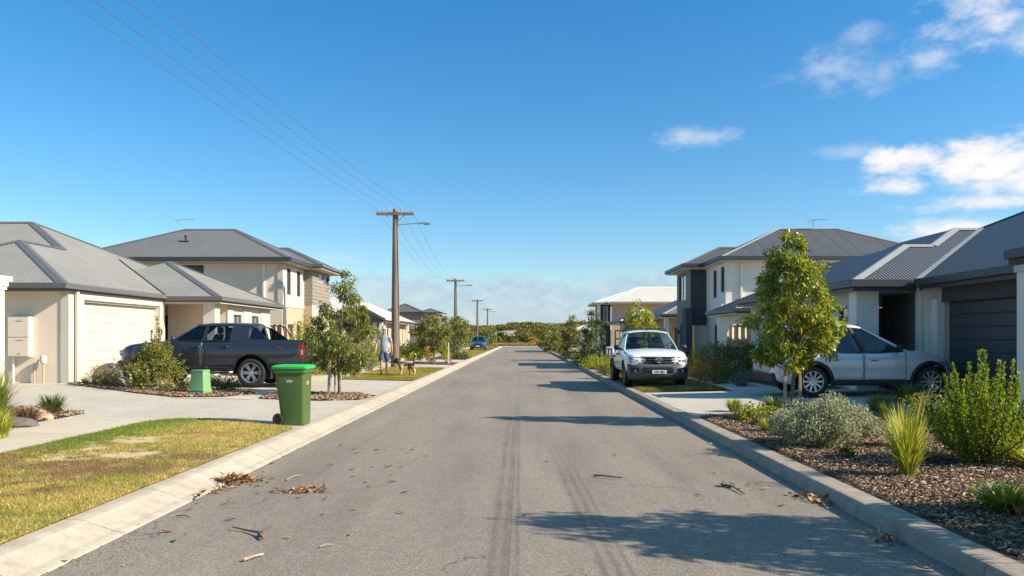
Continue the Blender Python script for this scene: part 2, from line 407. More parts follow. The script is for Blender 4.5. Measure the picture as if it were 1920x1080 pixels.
    c = mixc(nt, mth(nt, 'MULTIPLY', cr, 0.55), c, (0.05, 0.045, 0.04))
    # oil drips along the lanes and broad worn or dirty areas
    vd = nt.nodes.new('ShaderNodeTexVoronoi'); vd.inputs['Scale'].default_value = 1.7; nt.links.new(v, vd.inputs['Vector'])
    dr = mth(nt, 'SUBTRACT', 1.0, mth(nt, 'DIVIDE', mth(nt, 'ADD', vd.outputs['Distance'], mth(nt, 'MULTIPLY', med, 0.06)), 0.085), clamp=True)
    c = mixc(nt, mth(nt, 'MULTIPLY', dr, mth(nt, 'MULTIPLY', mth(nt, 'GREATER_THAN', noise(nt, v, 0.9, 2), 0.52), 0.9)), c, (0.06, 0.052, 0.046))
    wp = ramp(nt, noise(nt, mapped(nt, v, (1.6, 0.16, 1)), 1.0, 5, 0.6), [(0.36, (0.88, 0.87, 0.86)), (0.5, (1, 1, 1)), (0.66, (1.09, 1.085, 1.07))])
    c = mixc(nt, 1.0, c, wp, 'MULTIPLY')
    h = mth(nt, 'ADD', mth(nt, 'MULTIPLY', vo.outputs['Distance'], 0.5), fine)
    principled(nt, out, c, 0.85, 0, bump(nt, h, 0.55, 0.008), 0, 0.35); return m
M['asphalt'] = asphalt()
def concrete(name, c, var, speck=0.0, joint=None, jaxis=1, stain=0.25):
    m, nt, out = newmat(name); v = coords(nt)
    sx = nt.nodes.new('ShaderNodeSeparateXYZ'); nt.links.new(v, sx.inputs[0])
    big = noise(nt, v, 0.7, 6, 0.65); med = noise(nt, v, 6, 5, 0.65); fine = noise(nt, v, 90, 3, 0.7)
    cc = ramp(nt, big, [(0.3, scl(c, 1-var)), (0.7, scl(c, 1+var))])
    cc = mixc(nt, 1.0, cc, ramp(nt, med, [(0.3, (1-stain*0.5,)*3), (0.6, (1.03,)*3)]), 'MULTIPLY')
    if speck:
        vo = nt.nodes.new('ShaderNodeTexVoronoi'); vo.inputs['Scale'].default_value = 85; nt.links.new(v, vo.inputs['Vector'])
        s2 = nt.nodes.new('ShaderNodeSeparateColor'); nt.links.new(vo.outputs['Color'], s2.inputs[0])
        cc = mixc(nt, speck, cc, ramp(nt, s2.outputs[0], [(0, (0.35, 0.33, 0.30)), (0.5, (0.95, 0.95, 0.95)), (1, (1.5, 1.45, 1.4))]), 'MULTIPLY')
    cc = mixc(nt, 0.6, cc, ramp(nt, fine, [(0.3, (0.82,)*3), (0.7, (1.12,)*3)]), 'MULTIPLY')
    if joint:
        fr = mth(nt, 'FRACT', mth(nt, 'DIVIDE', mth(nt, 'ADD', sx.outputs[jaxis], mth(nt, 'MULTIPLY', noise(nt, v, 7, 3), 0.03)), joint))
        ln = mth(nt, 'LESS_THAN', fr, 0.012/joint)
        cc = mixc(nt, mth(nt, 'MULTIPLY', ln, 0.75), cc, scl(c, 0.22))
    principled(nt, out, cc, 0.85, 0, bump(nt, fine, 0.35, 0.004), 0, 0.3); return m
M['kerb'] = concrete('kerb_concrete', (0.44, 0.375, 0.29), 0.13, 0.15, 1.22, 1, 0.42)
M['kerb2'] = concrete('kerb_concrete_grey', (0.315, 0.262, 0.20), 0.14, 0.15, 2.44, 1, 0.5)
M['path'] = concrete('path_concrete', (0.49, 0.415, 0.31), 0.08, 0, 1.83, 1, 0.14)
M['aggregate'] = concrete('exposed_aggregate', (0.46, 0.405, 0.33), 0.10, 0.45, 3.1, 0, 0.18)
M['drive'] = concrete('driveway_concrete', (0.46, 0.405, 0.335), 0.10, 0.25, 3.3, 0, 0.2)
M['mulch'] = pm('mulch_soil', (0.085, 0.052, 0.036), 0.95, 0.5, 9, 70, 1.0, 0.03, c2=(0.19, 0.13, 0.095))
M['chip'] = leafmat('mulch_chip', [(0.0, (0.055, 0.03, 0.018)), (0.35, (0.15, 0.083, 0.048)), (0.6, (0.245, 0.148, 0.088)), (0.8, (0.36, 0.26, 0.175)), (0.95, (0.40, 0.30, 0.21))], 0.0, 0.2, 0.8)
M['sandy'] = pm('sandy_ground', (0.33, 0.26, 0.16), 0.95, 0.3, 0.6, 12, 0.7, 0.03, c2=(0.20, 0.19, 0.08))
M['tint'] = tintmat('lawn_soil', 0.95, 0, 0.6)
M['blade'] = tintmat('lawn_blade', 0.8, 0.3)
L = lambda *a: [(p, c) for p, c in a]
M['leaf_a'] = leafmat('leaf_glossy_green', L((0, (0.084, 0.130, 0.017)), (0.45, (0.180, 0.240, 0.028)), (0.8, (0.325, 0.344, 0.037)), (0.94, (0.504, 0.418, 0.060)), (1, (0.673, 0.354, 0.078))), 0.38, 0.6, 0.33)
M['leaf_b'] = leafmat('leaf_gum_green', L((0, (0.068, 0.098, 0.024)), (0.5, (0.143, 0.180, 0.037)), (0.85, (0.253, 0.254, 0.059)), (1, (0.422, 0.277, 0.066))), 0.35, 0.4)
M['leaf_dark'] = leafmat('leaf_dark_green', L((0, (0.036, 0.061, 0.014)), (0.5, (0.076, 0.103, 0.022)), (1, (0.149, 0.160, 0.036))), 0.3, 0.35)
M['leaf_lime'] = leafmat('leaf_lime', L((0, (0.124, 0.174, 0.014)), (0.5, (0.264, 0.304, 0.024)), (0.85, (0.429, 0.406, 0.036)), (1, (0.561, 0.450, 0.060))), 0.4, 0.3)
M['leaf_olive'] = leafmat('leaf_olive', L((0, (0.086, 0.097, 0.022)), (0.5, (0.179, 0.187, 0.038)), (0.9, (0.312, 0.285, 0.066)), (1, (0.435, 0.300, 0.084))), 0.35, 0.3)
M['leaf_grey'] = leafmat('leaf_silver_grey', L((0, (0.173, 0.185, 0.101)), (0.5, (0.319, 0.318, 0.190)), (1, (0.492, 0.476, 0.296))), 0.25, 0.2)
M['leaf_blue'] = leafmat('leaf_blue_grey', L((0, (0.06, 0.095, 0.075)), (0.5, (0.12, 0.165, 0.13)), (1, (0.20, 0.25, 0.19))), 0.25, 0.2)
M['leaf_orange'] = leafmat('leaf_orange_brown', L((0, (0.264, 0.131, 0.036)), (0.5, (0.478, 0.246, 0.072)), (0.85, (0.660, 0.392, 0.108)), (1, (0.297, 0.261, 0.048))), 0.3, 0.2)
M['leaf_straw'] = leafmat('leaf_straw', L((0, (0.17, 0.12, 0.05)), (0.5, (0.32, 0.24, 0.10)), (0.85, (0.43, 0.34, 0.16)), (1, (0.22, 0.21, 0.07))), 0.3, 0.2)
M['blade_green'] = leafmat('strap_green', L((0, (0.083, 0.131, 0.018)), (0.5, (0.198, 0.246, 0.030)), (0.85, (0.396, 0.362, 0.060)), (1, (0.594, 0.435, 0.132))), 0.35, 0.4)
M['blade_lime'] = leafmat('strap_lime', L((0, (0.148, 0.203, 0.024)), (0.5, (0.314, 0.348, 0.036)), (0.8, (0.528, 0.450, 0.084)), (1, (0.759, 0.551, 0.204))), 0.35, 0.4)
M['blade_dark'] = leafmat('strap_dark', L((0, (0.041, 0.072, 0.014)), (0.5, (0.099, 0.145, 0.024)), (1, (0.214, 0.232, 0.042))), 0.3, 0.5)
M['scrub'] = leafmat('dune_scrub', L((0, (0.053, 0.060, 0.016)), (0.4, (0.112, 0.113, 0.025)), (0.75, (0.201, 0.174, 0.039)), (1, (0.297, 0.220, 0.067))), 0.25, 0.2)
M['litter'] = leafmat('dry_leaf', L((0, (0.07, 0.035, 0.02)), (0.4, (0.22, 0.10, 0.045)), (0.75, (0.38, 0.20, 0.085)), (1, (0.50, 0.34, 0.17))), 0.15, 0.3)
M['twig'] = pm('dead_twig', (0.13, 0.08, 0.055), 0.9, 0.35, 14, 90, 0.6, 0.004)
M['dune'] = pm('dune_sand', (0.42, 0.35, 0.24), 0.95, 0.25, 0.12, 3, 0.5, 0.05, c2=(0.52, 0.46, 0.36))
M['litter_b'] = pm('dry_leaf_brown', (0.27, 0.14, 0.07), 0.8, 0.3, 30, 120, 0.2, 0.002)
M['litter_o'] = pm('dry_leaf_tan', (0.42, 0.26, 0.12), 0.8, 0.3, 30, 120, 0.2, 0.002)
M['litter_d'] = pm('dry_leaf_dark', (0.17, 0.10, 0.06), 0.8, 0.3, 30, 120, 0.2, 0.002)
M['litterblade'] = leafmat('dead_strap', L((0, (0.10, 0.05, 0.03)), (0.5, (0.24, 0.13, 0.075)), (1, (0.40, 0.26, 0.15))), 0.2, 0.2)
M['blade_orange'] = leafmat('bronze_strap', L((0, (0.14, 0.05, 0.02)), (0.5, (0.30, 0.13, 0.05)), (1, (0.42, 0.25, 0.10))), 0.3, 0.2)
M['leaf_lime2'] = leafmat('conifer_green', L((0, (0.067, 0.117, 0.014)), (0.5, (0.149, 0.219, 0.023)), (0.85, (0.284, 0.316, 0.032)), (1, (0.448, 0.384, 0.072))), 0.5, 0.3)
SKYS, EXPO, BANKD = 0.088, 0.92, 0.85
BANKC = (2.55, 3.45, 4.5); CLOUDC = (6.2, 6.0, 5.9)
M['wire'] = pm('wire_grey', (0.10, 0.105, 0.115), 0.6, 0.05, 1, 5, 0)
# ------------------------------------------------------------------ ground, road, kerbs, paving
def sheet(name, pts, mat, dz, flat=None, kind='structure', cut=None):
    bm = bmesh.new()
    f = bm.faces.new([bm.verts.new((x, y, 0)) for x, y in pts])
    for xc in (-12.5, -3.4, 3.4, 12.5):
        bmesh.ops.bisect_plane(bm, geom=bm.verts[:]+bm.edges[:]+bm.faces[:], plane_co=(xc, 0, 0), plane_no=(1, 0, 0))
    for v in bm.verts: v.co.z = (gz(v.co.x) if flat is None else flat) + dz
    bmesh.ops.recalc_face_normals(bm, faces=bm.faces)
    me = bpy.data.meshes.new(name); bm.to_mesh(me); bm.free(); me.materials.append(mat)
    if me.polygons[0].normal.z < 0: me.flip_normals()
    o = bpy.data.objects.new(name, me); col.objects.link(o); o['kind'] = kind
    return o
YE = 131.5
g = MB(); xs = [-600, -12.5, -3.62, -3.55, 3.10, 3.158, 12.5, 600]
zs = [gz(x)-0.02 if abs(x) > 3.57 or x == 3.158 else -0.06 for x in xs]
g.grid([[(x, y, z) for x, z in zip(xs, zs)] for y in (-40, YE+2, 1500)])
tag(g.build('ground', M['sandy']), kind='structure')
rd = MB(); rd.grid([[(-3.16, y, 0.0), (2.91, y, 0.0)] for y in (-15, YE)])
tag(rd.build('road', M['asphalt']), kind='structure')
def kerb(name, prof, mat):
    k = MB(); n = len(prof)
    ys = [-15, YE]
    k.grid([[(x, y, z) for x, z in prof] for y in ys])
    o = k.build(name, mat, smooth=False, fixn=True); tag(o, kind='structure'); return o
kerb('kerb', [(-3.12, -0.02), (-3.13, 0.012), (-3.17, 0.022), (-3.22, 0.03), (-3.40, 0.092), (-3.44, 0.108), (-3.50, 0.117), (-3.605, 0.119), (-3.61, 0.0)], M['kerb'])
kerb('kerb', [(2.88, -0.02), (2.895, 0.02), (2.925, 0.108), (2.94, 0.122), (2.97, 0.128), (3.14, 0.131), (3.155, 0.126), (3.158, 0.0)], M['kerb2'])
e = MB(); e.grid([[(-3.2, y, z) , (2.95, y, z)] for y, z in ((YE-0.05, -0.02), (YE, 0.1), (YE+0.1, 0.12), (YE+0.4, 0.125), (YE+0.45, 0.0))])
tag(e.build('kerb', M['kerb']), kind='structure')

# left side
sheet('driveway', [(-3.605, 11.6), (-3.605, 17.9), (-7.7, 17.9), (-12.3, 21.6), (-32, 21.6), (-32, 12.6), (-7.5, 13.2)], M['aggregate'], 0.004)
sheet('footpath', [(-6.05, -8), (-6.05, 13.15), (-7.68, 13.15), (-7.68, -8)], M['path'], 0.008)
sheet('driveway', [(-3.605, 19.2), (-3.605, 25.4), (-6.0, 25.4), (-12.45, 26.6), (-12.45, 20.6), (-7.0, 19.2)], M['drive'], 0.008)
sheet('footpath', [(-6.05, 17.2), (-6.05, 131), (-7.68, 131), (-7.68, 17.2)], M['path'], 0.012)
lawn1 = [(-3.575, -8), (-3.575, 12.15), (-4.3, 12.72), (-5.0, 13.05), (-5.6, 13.15), (-5.9, 13.0), (-6.1, 12.5), (-6.13, 11.0), (-6.05, -8)]
bed_l1 = [(-7.68, -3), (-7.72, 13.7), (-8.6, 14.2), (-9.8, 14.5), (-14, 14.9), (-14, -3)]
bed_l2 = [(-6.85, 17.62), (-7.75, 17.36), (-9.0, 18.2), (-10.2, 19.2), (-12.2, 20.75), (-12.4, 21.2), (-10.5, 20.9), (-8.6, 20.3), (-7.0, 19.8), (-6.45, 18.8)]
bed_l3 = [(-3.72, 17.75), (-4.5, 17.28), (-5.9, 17.45), (-6.0, 18.4), (-5.5, 19.35), (-4.2, 19.5), (-3.7, 18.9)]
sheet('garden_bed', bed_l1, M['mulch'], 0.014); sheet('garden_bed', bed_l2, M['mulch'], 0.016); sheet('garden_bed', bed_l3, M['mulch'], 0.016)
lawn2 = [(-3.575, 25.6), (-5.9, 25.45), (-6.02, 25.6), (-6.02, 36.0), (-3.575, 36.0)]
sheet('driveway', [(-3.605, 36), (-3.605, 40.3), (-6.05, 40.3), (-6.05, 36)], M['drive'], 0.004)
sheet('garden_bed', [(-3.64, 40.3), (-6.05, 40.3), (-6.05, 44.6), (-3.64, 44.6)], M['mulch'], 0.014)
sheet('driveway', [(-3.605, 44.6), (-3.605, 49.5), (-11, 49.5), (-11, 44.6)], M['drive'], 0.004)
sheet('garden_bed', [(-3.64, 49.5), (-6.05, 49.5), (-6.05, 56), (-3.64, 56)], M['mulch'], 0.014)
sheet('garden_bed', [(-7.7, 26.9), (-10.6, 26.9), (-10.6, 44.6), (-7.7, 44.6)], M['mulch'], 0.012)
sheet('garden_bed', [(-7.7, 49.5), (-10.6, 49.5), (-10.6, 100), (-7.7, 100)], M['mulch'], 0.012)
# right side
bed_r1 = [(3.162, 0), (3.162, 13.85), (3.6, 14.2), (4.6, 14.6), (6.4, 14.75), (7.2, 14.0), (7.5, 11), (7.9, 0)]
sheet('driveway', [(3.15, 13.5), (3.15, 20.15), (10.4, 20.15), (10.4, 3), (7.4, 3), (7.1, 13.5)], M['drive'], 0.006)
sheet('garden_bed', bed_r1, M['mulch'], 0.016)
bed_r2 = [(7.5, 16.35), (8.0, 16.9), (9.4, 17.0), (10.3, 16.3), (10.3, 15.2), (8.6, 15.6)]
sheet('garden_bed', bed_r2, M['mulch'], 0.014)
lawn3 = [(3.162, 20.2), (5.2, 20.45), (5.5, 20.8), (5.5, 28.6), (3.162, 28.6)]
sheet('footpath', [(5.5, 20.15), (5.5, 131), (7.0, 131), (7.0, 20.15)], M['drive'], 0.01)
sheet('garden_bed', [(7.02, 20.3), (8.5, 20.3), (8.9, 36.6), (7.02, 36.6)], M['mulch'], 0.014)
sheet('driveway', [(3.15, 32.0), (5.5, 32.0), (5.5, 35.4), (3.15, 35.4)], M['drive'], 0.004)
sheet('driveway', [(3.15, 45.5), (5.5, 45.5), (5.5, 50.5), (3.15, 50.5)], M['drive'], 0.004)
sheet('driveway', [(7.0, 45.5), (10, 45.5), (10, 50.5), (7.0, 50.5)], M['drive'], 0.004)
sheet('driveway', [(3.15, 66), (5.5, 66), (5.5, 71), (3.15, 71)], M['drive'], 0.004)
sheet('garden_bed', [(7.02, 51), (9.2, 51), (9.2, 110), (7.02, 110)], M['mulch'], 0.014)

# ------------------------------------------------------------------ lawns
def vnoise(x, y, s, seed=0):
    r = np.random.default_rng(seed); T = r.random((64, 64))
    X = x*s + 1000.0; Y = y*s + 1000.0
    xi = np.floor(X).astype(int); yi = np.floor(Y).astype(int); fx = X-xi; fy = Y-yi
    fx = fx*fx*(3-2*fx); fy = fy*fy*(3-2*fy)
    a = T[xi % 64, yi % 64]; b = T[(xi+1) % 64, yi % 64]; c = T[xi % 64, (yi+1) % 64]; d = T[(xi+1) % 64, (yi+1) % 64]
    return a*(1-fx)*(1-fy)+b*fx*(1-fy)+c*(1-fx)*fy+d*fx*fy
def fbm(x, y, s, seed=0, o=4):
    v = 0; a = 0.5; t = 0
    for i in range(o):
        v = v + a*vnoise(x, y, s*2**i, seed+i); t += a; a *= 0.55
    return v/t
def inpoly(x, y, P):
    c = np.zeros(len(x), bool); n = len(P)
    for i in range(n):
        x1, y1 = P[i]; x2, y2 = P[(i+1) % n]
        if y1 == y2: continue
        k = ((y1 > y) != (y2 > y)) & (x < (x2-x1)*(y-y1)/(y2-y1)+x1)
        c ^= k
    return c
def sm(a, b, t): t = np.clip((t-a)/(b-a), 0, 1); return t*t*(3-2*t)
def lerp3(c, d, f): return c*(1-f[:, None]) + np.array(d)[None, :]*f[:, None]
gzv = np.vectorize(gz)
def ell(x, y, cx, cy, rx, ry, seed):
    wob = (fbm(x, y, 3.2, seed, 3)*0.5+fbm(x, y, 9.0, seed+7, 4)*0.5)*3.0 - 0.4
    return 1 - sm(0.45, 1.2, np.sqrt(((x-cx)/rx)**2 + ((y-cy)/ry)**2) * wob)
def lawn_near(x, y):
    """colour, cover (0 bare .. 1 thick) of the worn verge by the camera"""
    n1 = fbm(x, y, 0.9, 3, 5); n2 = fbm(x, y, 3.5, 20, 4); n3 = fbm(x, y, 9.0, 40, 3)
    c = np.tile(np.array([0.35, 0.275, 0.085]), (len(x), 1))
    c = lerp3(c, (0.42, 0.315, 0.11), sm(0.40, 0.60, n1*0.6+n2*0.4))          # straw
    far = sm(-5.05, -5.75, x + (n2-0.5)*0.9) * sm(7.5, 10.2, y+(n1-0.5)*3)     # green along the path
    c = lerp3(c, (0.125, 0.175, 0.028), np.clip(far*0.9, 0, 1))
    near = sm(0.45, 0.1, np.abs(x+4.15+(n2-0.5)*0.8 - (y-7)*0.02)) * sm(9.5, 8.2, y) * sm(0.35, 0.5, n1+0.08)
    c = lerp3(c, (0.16, 0.195, 0.032), near*0.6)
    spots = sm(0.57, 0.66, n2)
    c = lerp3(c, (0.14, 0.19, 0.03), spots*0.55)
    thatch = np.maximum(ell(x, y, -4.75, 8.25, 1.15, 0.42, 5), ell(x, y, -4.0, 9.1, 0.75, 0.32, 9))
    thatch = np.maximum(thatch, ell(x, y, -5.3, 7.5, 0.8, 0.45, 31)*0.55)
    thatch = np.maximum(thatch, ell(x, y, -4.6, 11.2, 0.45, 0.2, 35)*0.6)
    c = lerp3(c, (0.20, 0.12, 0.065), thatch*0.75)
    dk = sm(0.60, 0.70, n3)*sm(0.45, 0.6, n1+0.05)
    c = lerp3(c, (0.12, 0.085, 0.045), dk*0.5)
    dk2 = sm(0.47, 0.58, fbm(x, y, 5.0, 71, 4))*sm(10.5, 8.5, y)*sm(-3.9, -4.4, x)
    c = lerp3(c, (0.20, 0.115, 0.06), dk2*0.7)
    sand = np.zeros(len(x))
    for (px, py, rx, ry, sd) in ((250, 828, 0.42, 0.16, 61), (178, 844, 0.15, 0.13, 62), (225, 856, 0.55, 0.15, 63), (120, 862, 0.25, 0.1, 64)):
        X, Y = at(px, py); sand = np.maximum(sand, ell(x, y, X, Y, rx*0.9, ry*2.6, sd))
    sand = sand*sm(0.40, 0.56, fbm(x, y, 7.0, 88, 3)+0.06)
    c = lerp3(c, (0.52, 0.42, 0.25), sand*0.9)
    cover = np.clip(1 - sand*0.93 - thatch*0.35, 0.03, 1)
    c = c*(1.05+0.4*n3)[:, None]
    return c, cover
def lawn_mown(x, y):
    n1 = fbm(x, y, 0.8, 103, 4); n2 = fbm(x, y, 3.0, 120, 3)
    c = np.tile(np.array([0.27, 0.245, 0.05]), (len(x), 1))
    c = lerp3(c, (0.42, 0.32, 0.09), sm(0.42, 0.66, n1)); c = lerp3(c, (0.15, 0.18, 0.03), sm(0.55, 0.7, n2)*0.4)
    return c, np.ones(len(x))
def lawn_dry(x, y):
    n1 = fbm(x, y, 0.9, 203, 4); n2 = fbm(x, y, 3.0, 220, 3)
    c = np.tile(np.array([0.25, 0.195, 0.07]), (len(x), 1))
    c = lerp3(c, (0.36, 0.28, 0.13), sm(0.45, 0.65, n1)); c = lerp3(c, (0.13, 0.13, 0.035), sm(0.52, 0.66, n2)*0.7)
    return c, np.ones(len(x))
def lawn(P, fn, n, h, w, step, yr=None):
    xs_ = [p[0] for p in P]; ys_ = [p[1] for p in P]
    x0, x1, y0, y1 = min(xs_), max(xs_), min(ys_), max(ys_)
    if yr: y0, y1 = max(y0, yr[0]), min(y1, yr[1])
    # soil sheet on a fine grid, trimmed to the outline by cell
    nx = int((x1-x0)/step)+1; ny = int((y1-y0)/step)+1
    gx, gy = np.meshgrid(np.linspace(x0, x1, nx), np.linspace(y0, y1, ny))
    fx, fy = gx.ravel(), gy.ravel()
    c, cov = fn(fx, fy)
    z = gzv(fx) + 0.016 + 0.012*fbm(fx, fy, 2.5, 7, 3)
    V = np.stack([fx, fy, z], 1)
    I = np.arange(nx*ny).reshape(ny, nx)
    Fq = np.stack([I[:-1, :-1], I[:-1, 1:], I[1:, 1:], I[1:, :-1]], -1).reshape(-1, 4)
    cx_, cy_ = V[Fq].mean(1)[:, 0], V[Fq].mean(1)[:, 1]
    Fq = Fq[inpoly(cx_, cy_, P)]
    o = np_mesh('lawn', V, Fq, M['tint'], colattr=c*0.8, smooth=True); o['kind'] = 'structure'
    # blades, thicker towards the camera
    u = rng.random(n); yy = y0 + (y1-y0)*u**1.5 if fn is lawn_near else y0+(y1-y0)*u
    xx = x0 + (x1-x0)*rng.random(n)
    ex = rng.normal(0, 0.03, n); ey = rng.normal(0, 0.03, n)
    k = inpoly(xx+ex, yy+ey, P); xx, yy = xx[k], yy[k]
    c, cov = fn(xx, yy); k = rng.random(len(xx)) < cov; xx, yy, c, cov = xx[k], yy[k], c[k], cov[k]
    m = len(xx); a = rng.random(m)*2*np.pi; hh = h*(0.5+rng.random(m))*(0.5+0.5*cov)*(0.7+0.7*fbm(xx, yy, 2.2, 77, 3))
    ww = w*(0.6+0.8*rng.random(m)); le = hh*(0.2+0.9*rng.random(m)); b = rng.random(m)*2*np.pi
    zz = gzv(xx)+0.018
    p0 = np.stack([xx-np.cos(a)*ww, yy-np.sin(a)*ww, zz], 1); p1 = np.stack([xx+np.cos(a)*ww, yy+np.sin(a)*ww, zz], 1)
    p2 = np.stack([xx+np.cos(b)*le, yy+np.sin(b)*le, zz+hh], 1)
    V = np.stack([p0, p1, p2], 1).reshape(-1, 3); Fq = np.arange(3*m).reshape(-1, 3)
    cc = np.repeat(c*(0.75+0.6*rng.random(m))[:, None], 3, 0)
    o = np_mesh('grass', V, Fq, M['blade'], colattr=cc)
    return o
tag(lawn(lawn1, lawn_near, 230000, 0.026, 0.0032, 0.06, (3.4, 14)), 'patchy green and straw coloured grass on the near verge', 'grass', kind='stuff')
tag(lawn(lawn2, lawn_mown, 42000, 0.04, 0.008, 0.12), 'mown yellow green grass under the man and dog', 'grass', kind='stuff')
tag(lawn(lawn3, lawn_dry, 32000, 0.04, 0.008, 0.12), 'dry straw coloured grass under the white ute', 'grass', kind='stuff')
for P, fn, lab in (([(-3.62, 56), (-6.03, 56), (-6.03, 84), (-3.62, 84)], lawn_mown, 'green verge grass past the second power pole on the left'),
                   ([(-3.62, 84), (-6.03, 84), (-6.03, 131), (-3.62, 131)], lawn_dry, 'thin dry verge grass around the parked blue car'),
                   ([(3.162, 28.6), (5.48, 28.6), (5.48, 32), (3.162, 32)], lawn_dry, 'straw verge strip just behind the white ute'),
                   ([(3.162, 35.4), (5.48, 35.4), (5.48, 45.5), (3.162, 45.5)], lawn_mown, 'green verge strip beside the dark posts on the right'),
                   ([(3.162, 50.5), (5.48, 50.5), (5.48, 66), (3.162, 66)], lawn_dry, 'dry verge strip in front of the white roofed house'),
                   ([(3.162, 71), (5.48, 71), (5.48, 131), (3.162, 131)], lawn_dry, 'straw verge strip leading to the dunes on the right')):
    tag(lawn(P, fn, 16000, 0.07, 0.014, 0.3), lab, 'grass', kind='stuff')

# ------------------------------------------------------------------ mulch chips and stones
def chips(P, n, size, label, near=None):
    xs_ = [p[0] for p in P]; ys_ = [p[1] for p in P]
    x0, x1, y0, y1 = min(xs_), max(xs_), min(ys_), max(ys_)
    if near: x0, x1, y0, y1 = max(x0, near[0]), min(x1, near[1]), max(y0, near[2]), min(y1, near[3])
    xx = x0+(x1-x0)*rng.random(n); yy = y0+(y1-y0)*(rng.random(n)**1.35)
    k = inpoly(xx+rng.normal(0, 0.03, n), yy+rng.normal(0, 0.03, n), P); xx, yy = xx[k], yy[k]; m = len(xx)
    zz = gzv(xx)+0.02+0.025*rng.random(m)+0.05*(fbm(xx, yy, 2.0, 300, 4)-0.4)
    a = rng.random(m)*2*np.pi; l = size*(0.35+rng.random(m)**2*1.3); w = l*(0.13+0.30*rng.random(m))
    d = np.stack([np.cos(a), np.sin(a), rng.normal(0, 0.28, m)], 1); s = np.stack([-np.sin(a), np.cos(a), rng.normal(0, 0.4, m)], 1)
    t = np.stack([-d[:, 2]*0.5, -s[:, 2]*0.5, np.ones(m)], 1) * (0.12*l)[:, None]
    p = np.stack([xx, yy, zz], 1); L_ = d*l[:, None]; W_ = s*w[:, None]
    top = [p-L_*0.8-W_+t, p+L_-W_*0.6+t, p+L_*0.8+W_+t, p-L_+W_*0.7+t]; bot = [q-2*t for q in top]
    V = np.stack(top+bot, 1).reshape(-1, 3)
    base = (np.arange(m)*8)[:, None, None]
    fs = np.array([[0, 1, 2, 3], [0, 4, 5, 1], [1, 5, 6, 2], [2, 6, 7, 3], [3, 7, 4, 0]])[None]
    tag(np_mesh('mulch', V, (base+fs).reshape(-1, 4), M['chip']), label, 'mulch', kind='stuff')
chips(bed_r1, 130000, 0.017, 'brown and grey bark mulch in the near right bed', (3.2, 8, 4.2, 15))
chips(bed_l1, 13000, 0.034, 'brown bark mulch under the tufts at the left edge', (-11, -7.6, 8.5, 15))
chips(bed_l2, 13000, 0.034, 'reddish bark mulch round the green service pillar', None)
chips(bed_l3, 11000, 0.034, 'reddish bark mulch round the staked left tree', None)
chips(bed_r2, 3000, 0.04, 'dark bark mulch beside the silver car', None)

grit = lambda P, n, lab, nr: chips(P, n, 0.010, lab, nr)
def gritline(x0, x1, n, lab):
    xx = x0+(x1-x0)*rng.random(n)**2.2; yy = 3.5+20*rng.random(n)**1.4; k = fbm(xx*0+3, yy, 0.9, 611, 3) > 0.42; xx, yy = xx[k], yy[k]; m = len(xx)
    a = rng.random(m)*6.28; l = 0.004+0.010*rng.random(m)**3; d = np.stack([np.cos(a), np.sin(a), 0*a], 1)*l[:, None]; s = np.stack([-np.sin(a), np.cos(a), 0*a], 1)*(l*0.6)[:, None]
    p = np.stack([xx, yy, 0.006+l*0.4], 1); up = np.array([[0, 0, 1.0]])*(l*0.5)[:, None]
    V = np.stack([p-d, p-s, p+d, p+s, p+up], 1).reshape(-1, 3); b = (np.arange(m)*5)[:, None, None]; fq = np.array([[0, 1, 4], [1, 2, 4], [2, 3, 4], [3, 0, 4]])[None]
    tag(np_mesh('grit', V, (b+fq).reshape(-1, 3), M['chip']), lab, 'grit', kind='stuff')
gritline(-3.11, -2.55, 2600, 'loose sand and grit in the left gutter'); gritline(2.88, 2.35, 2600, 'loose sand and bark grit in the right gutter')
# ------------------------------------------------------------------ houses
def facade(mb, face, plane, a0, a1, z0, z1, openings=(), rev=0.10, m=0):
    """a wall plane with real openings and reveals; face is the way it looks: x+, x-, y-"""
    def P(a, z, d):
        return {'x+': (plane-d, a, z), 'x-': (plane+d, a, z), 'y-': (a, plane+d, z), 'y+': (a, plane-d, z)}[face]
    As = sorted({a0, a1, *[v for o in openings for v in o[:2]]}); Zs = sorted({z0, z1, *[v for o in openings for v in o[2:4]]})
    for i in range(len(As)-1):
        for j in range(len(Zs)-1):
            ca, cz = (As[i]+As[i+1])/2, (Zs[j]+Zs[j+1])/2
            if any(o[0] < ca < o[1] and o[2] < cz < o[3] for o in openings): continue
            mb.poly([P(As[i], Zs[j], 0), P(As[i+1], Zs[j], 0), P(As[i+1], Zs[j+1], 0), P(As[i], Zs[j+1], 0)], m)
    for o in openings:
        b0, b1, y0, y1 = o[:4]
        c = [(b0, y0), (b1, y0), (b1, y1), (b0, y1)]
        for k in range(4):
            (p, q), (r, s) = c[k], c[(k+1) % 4]
            mb.poly([P(p, q, 0), P(r, s, 0), P(r, s, rev), P(p, q, rev)], m)
    return P
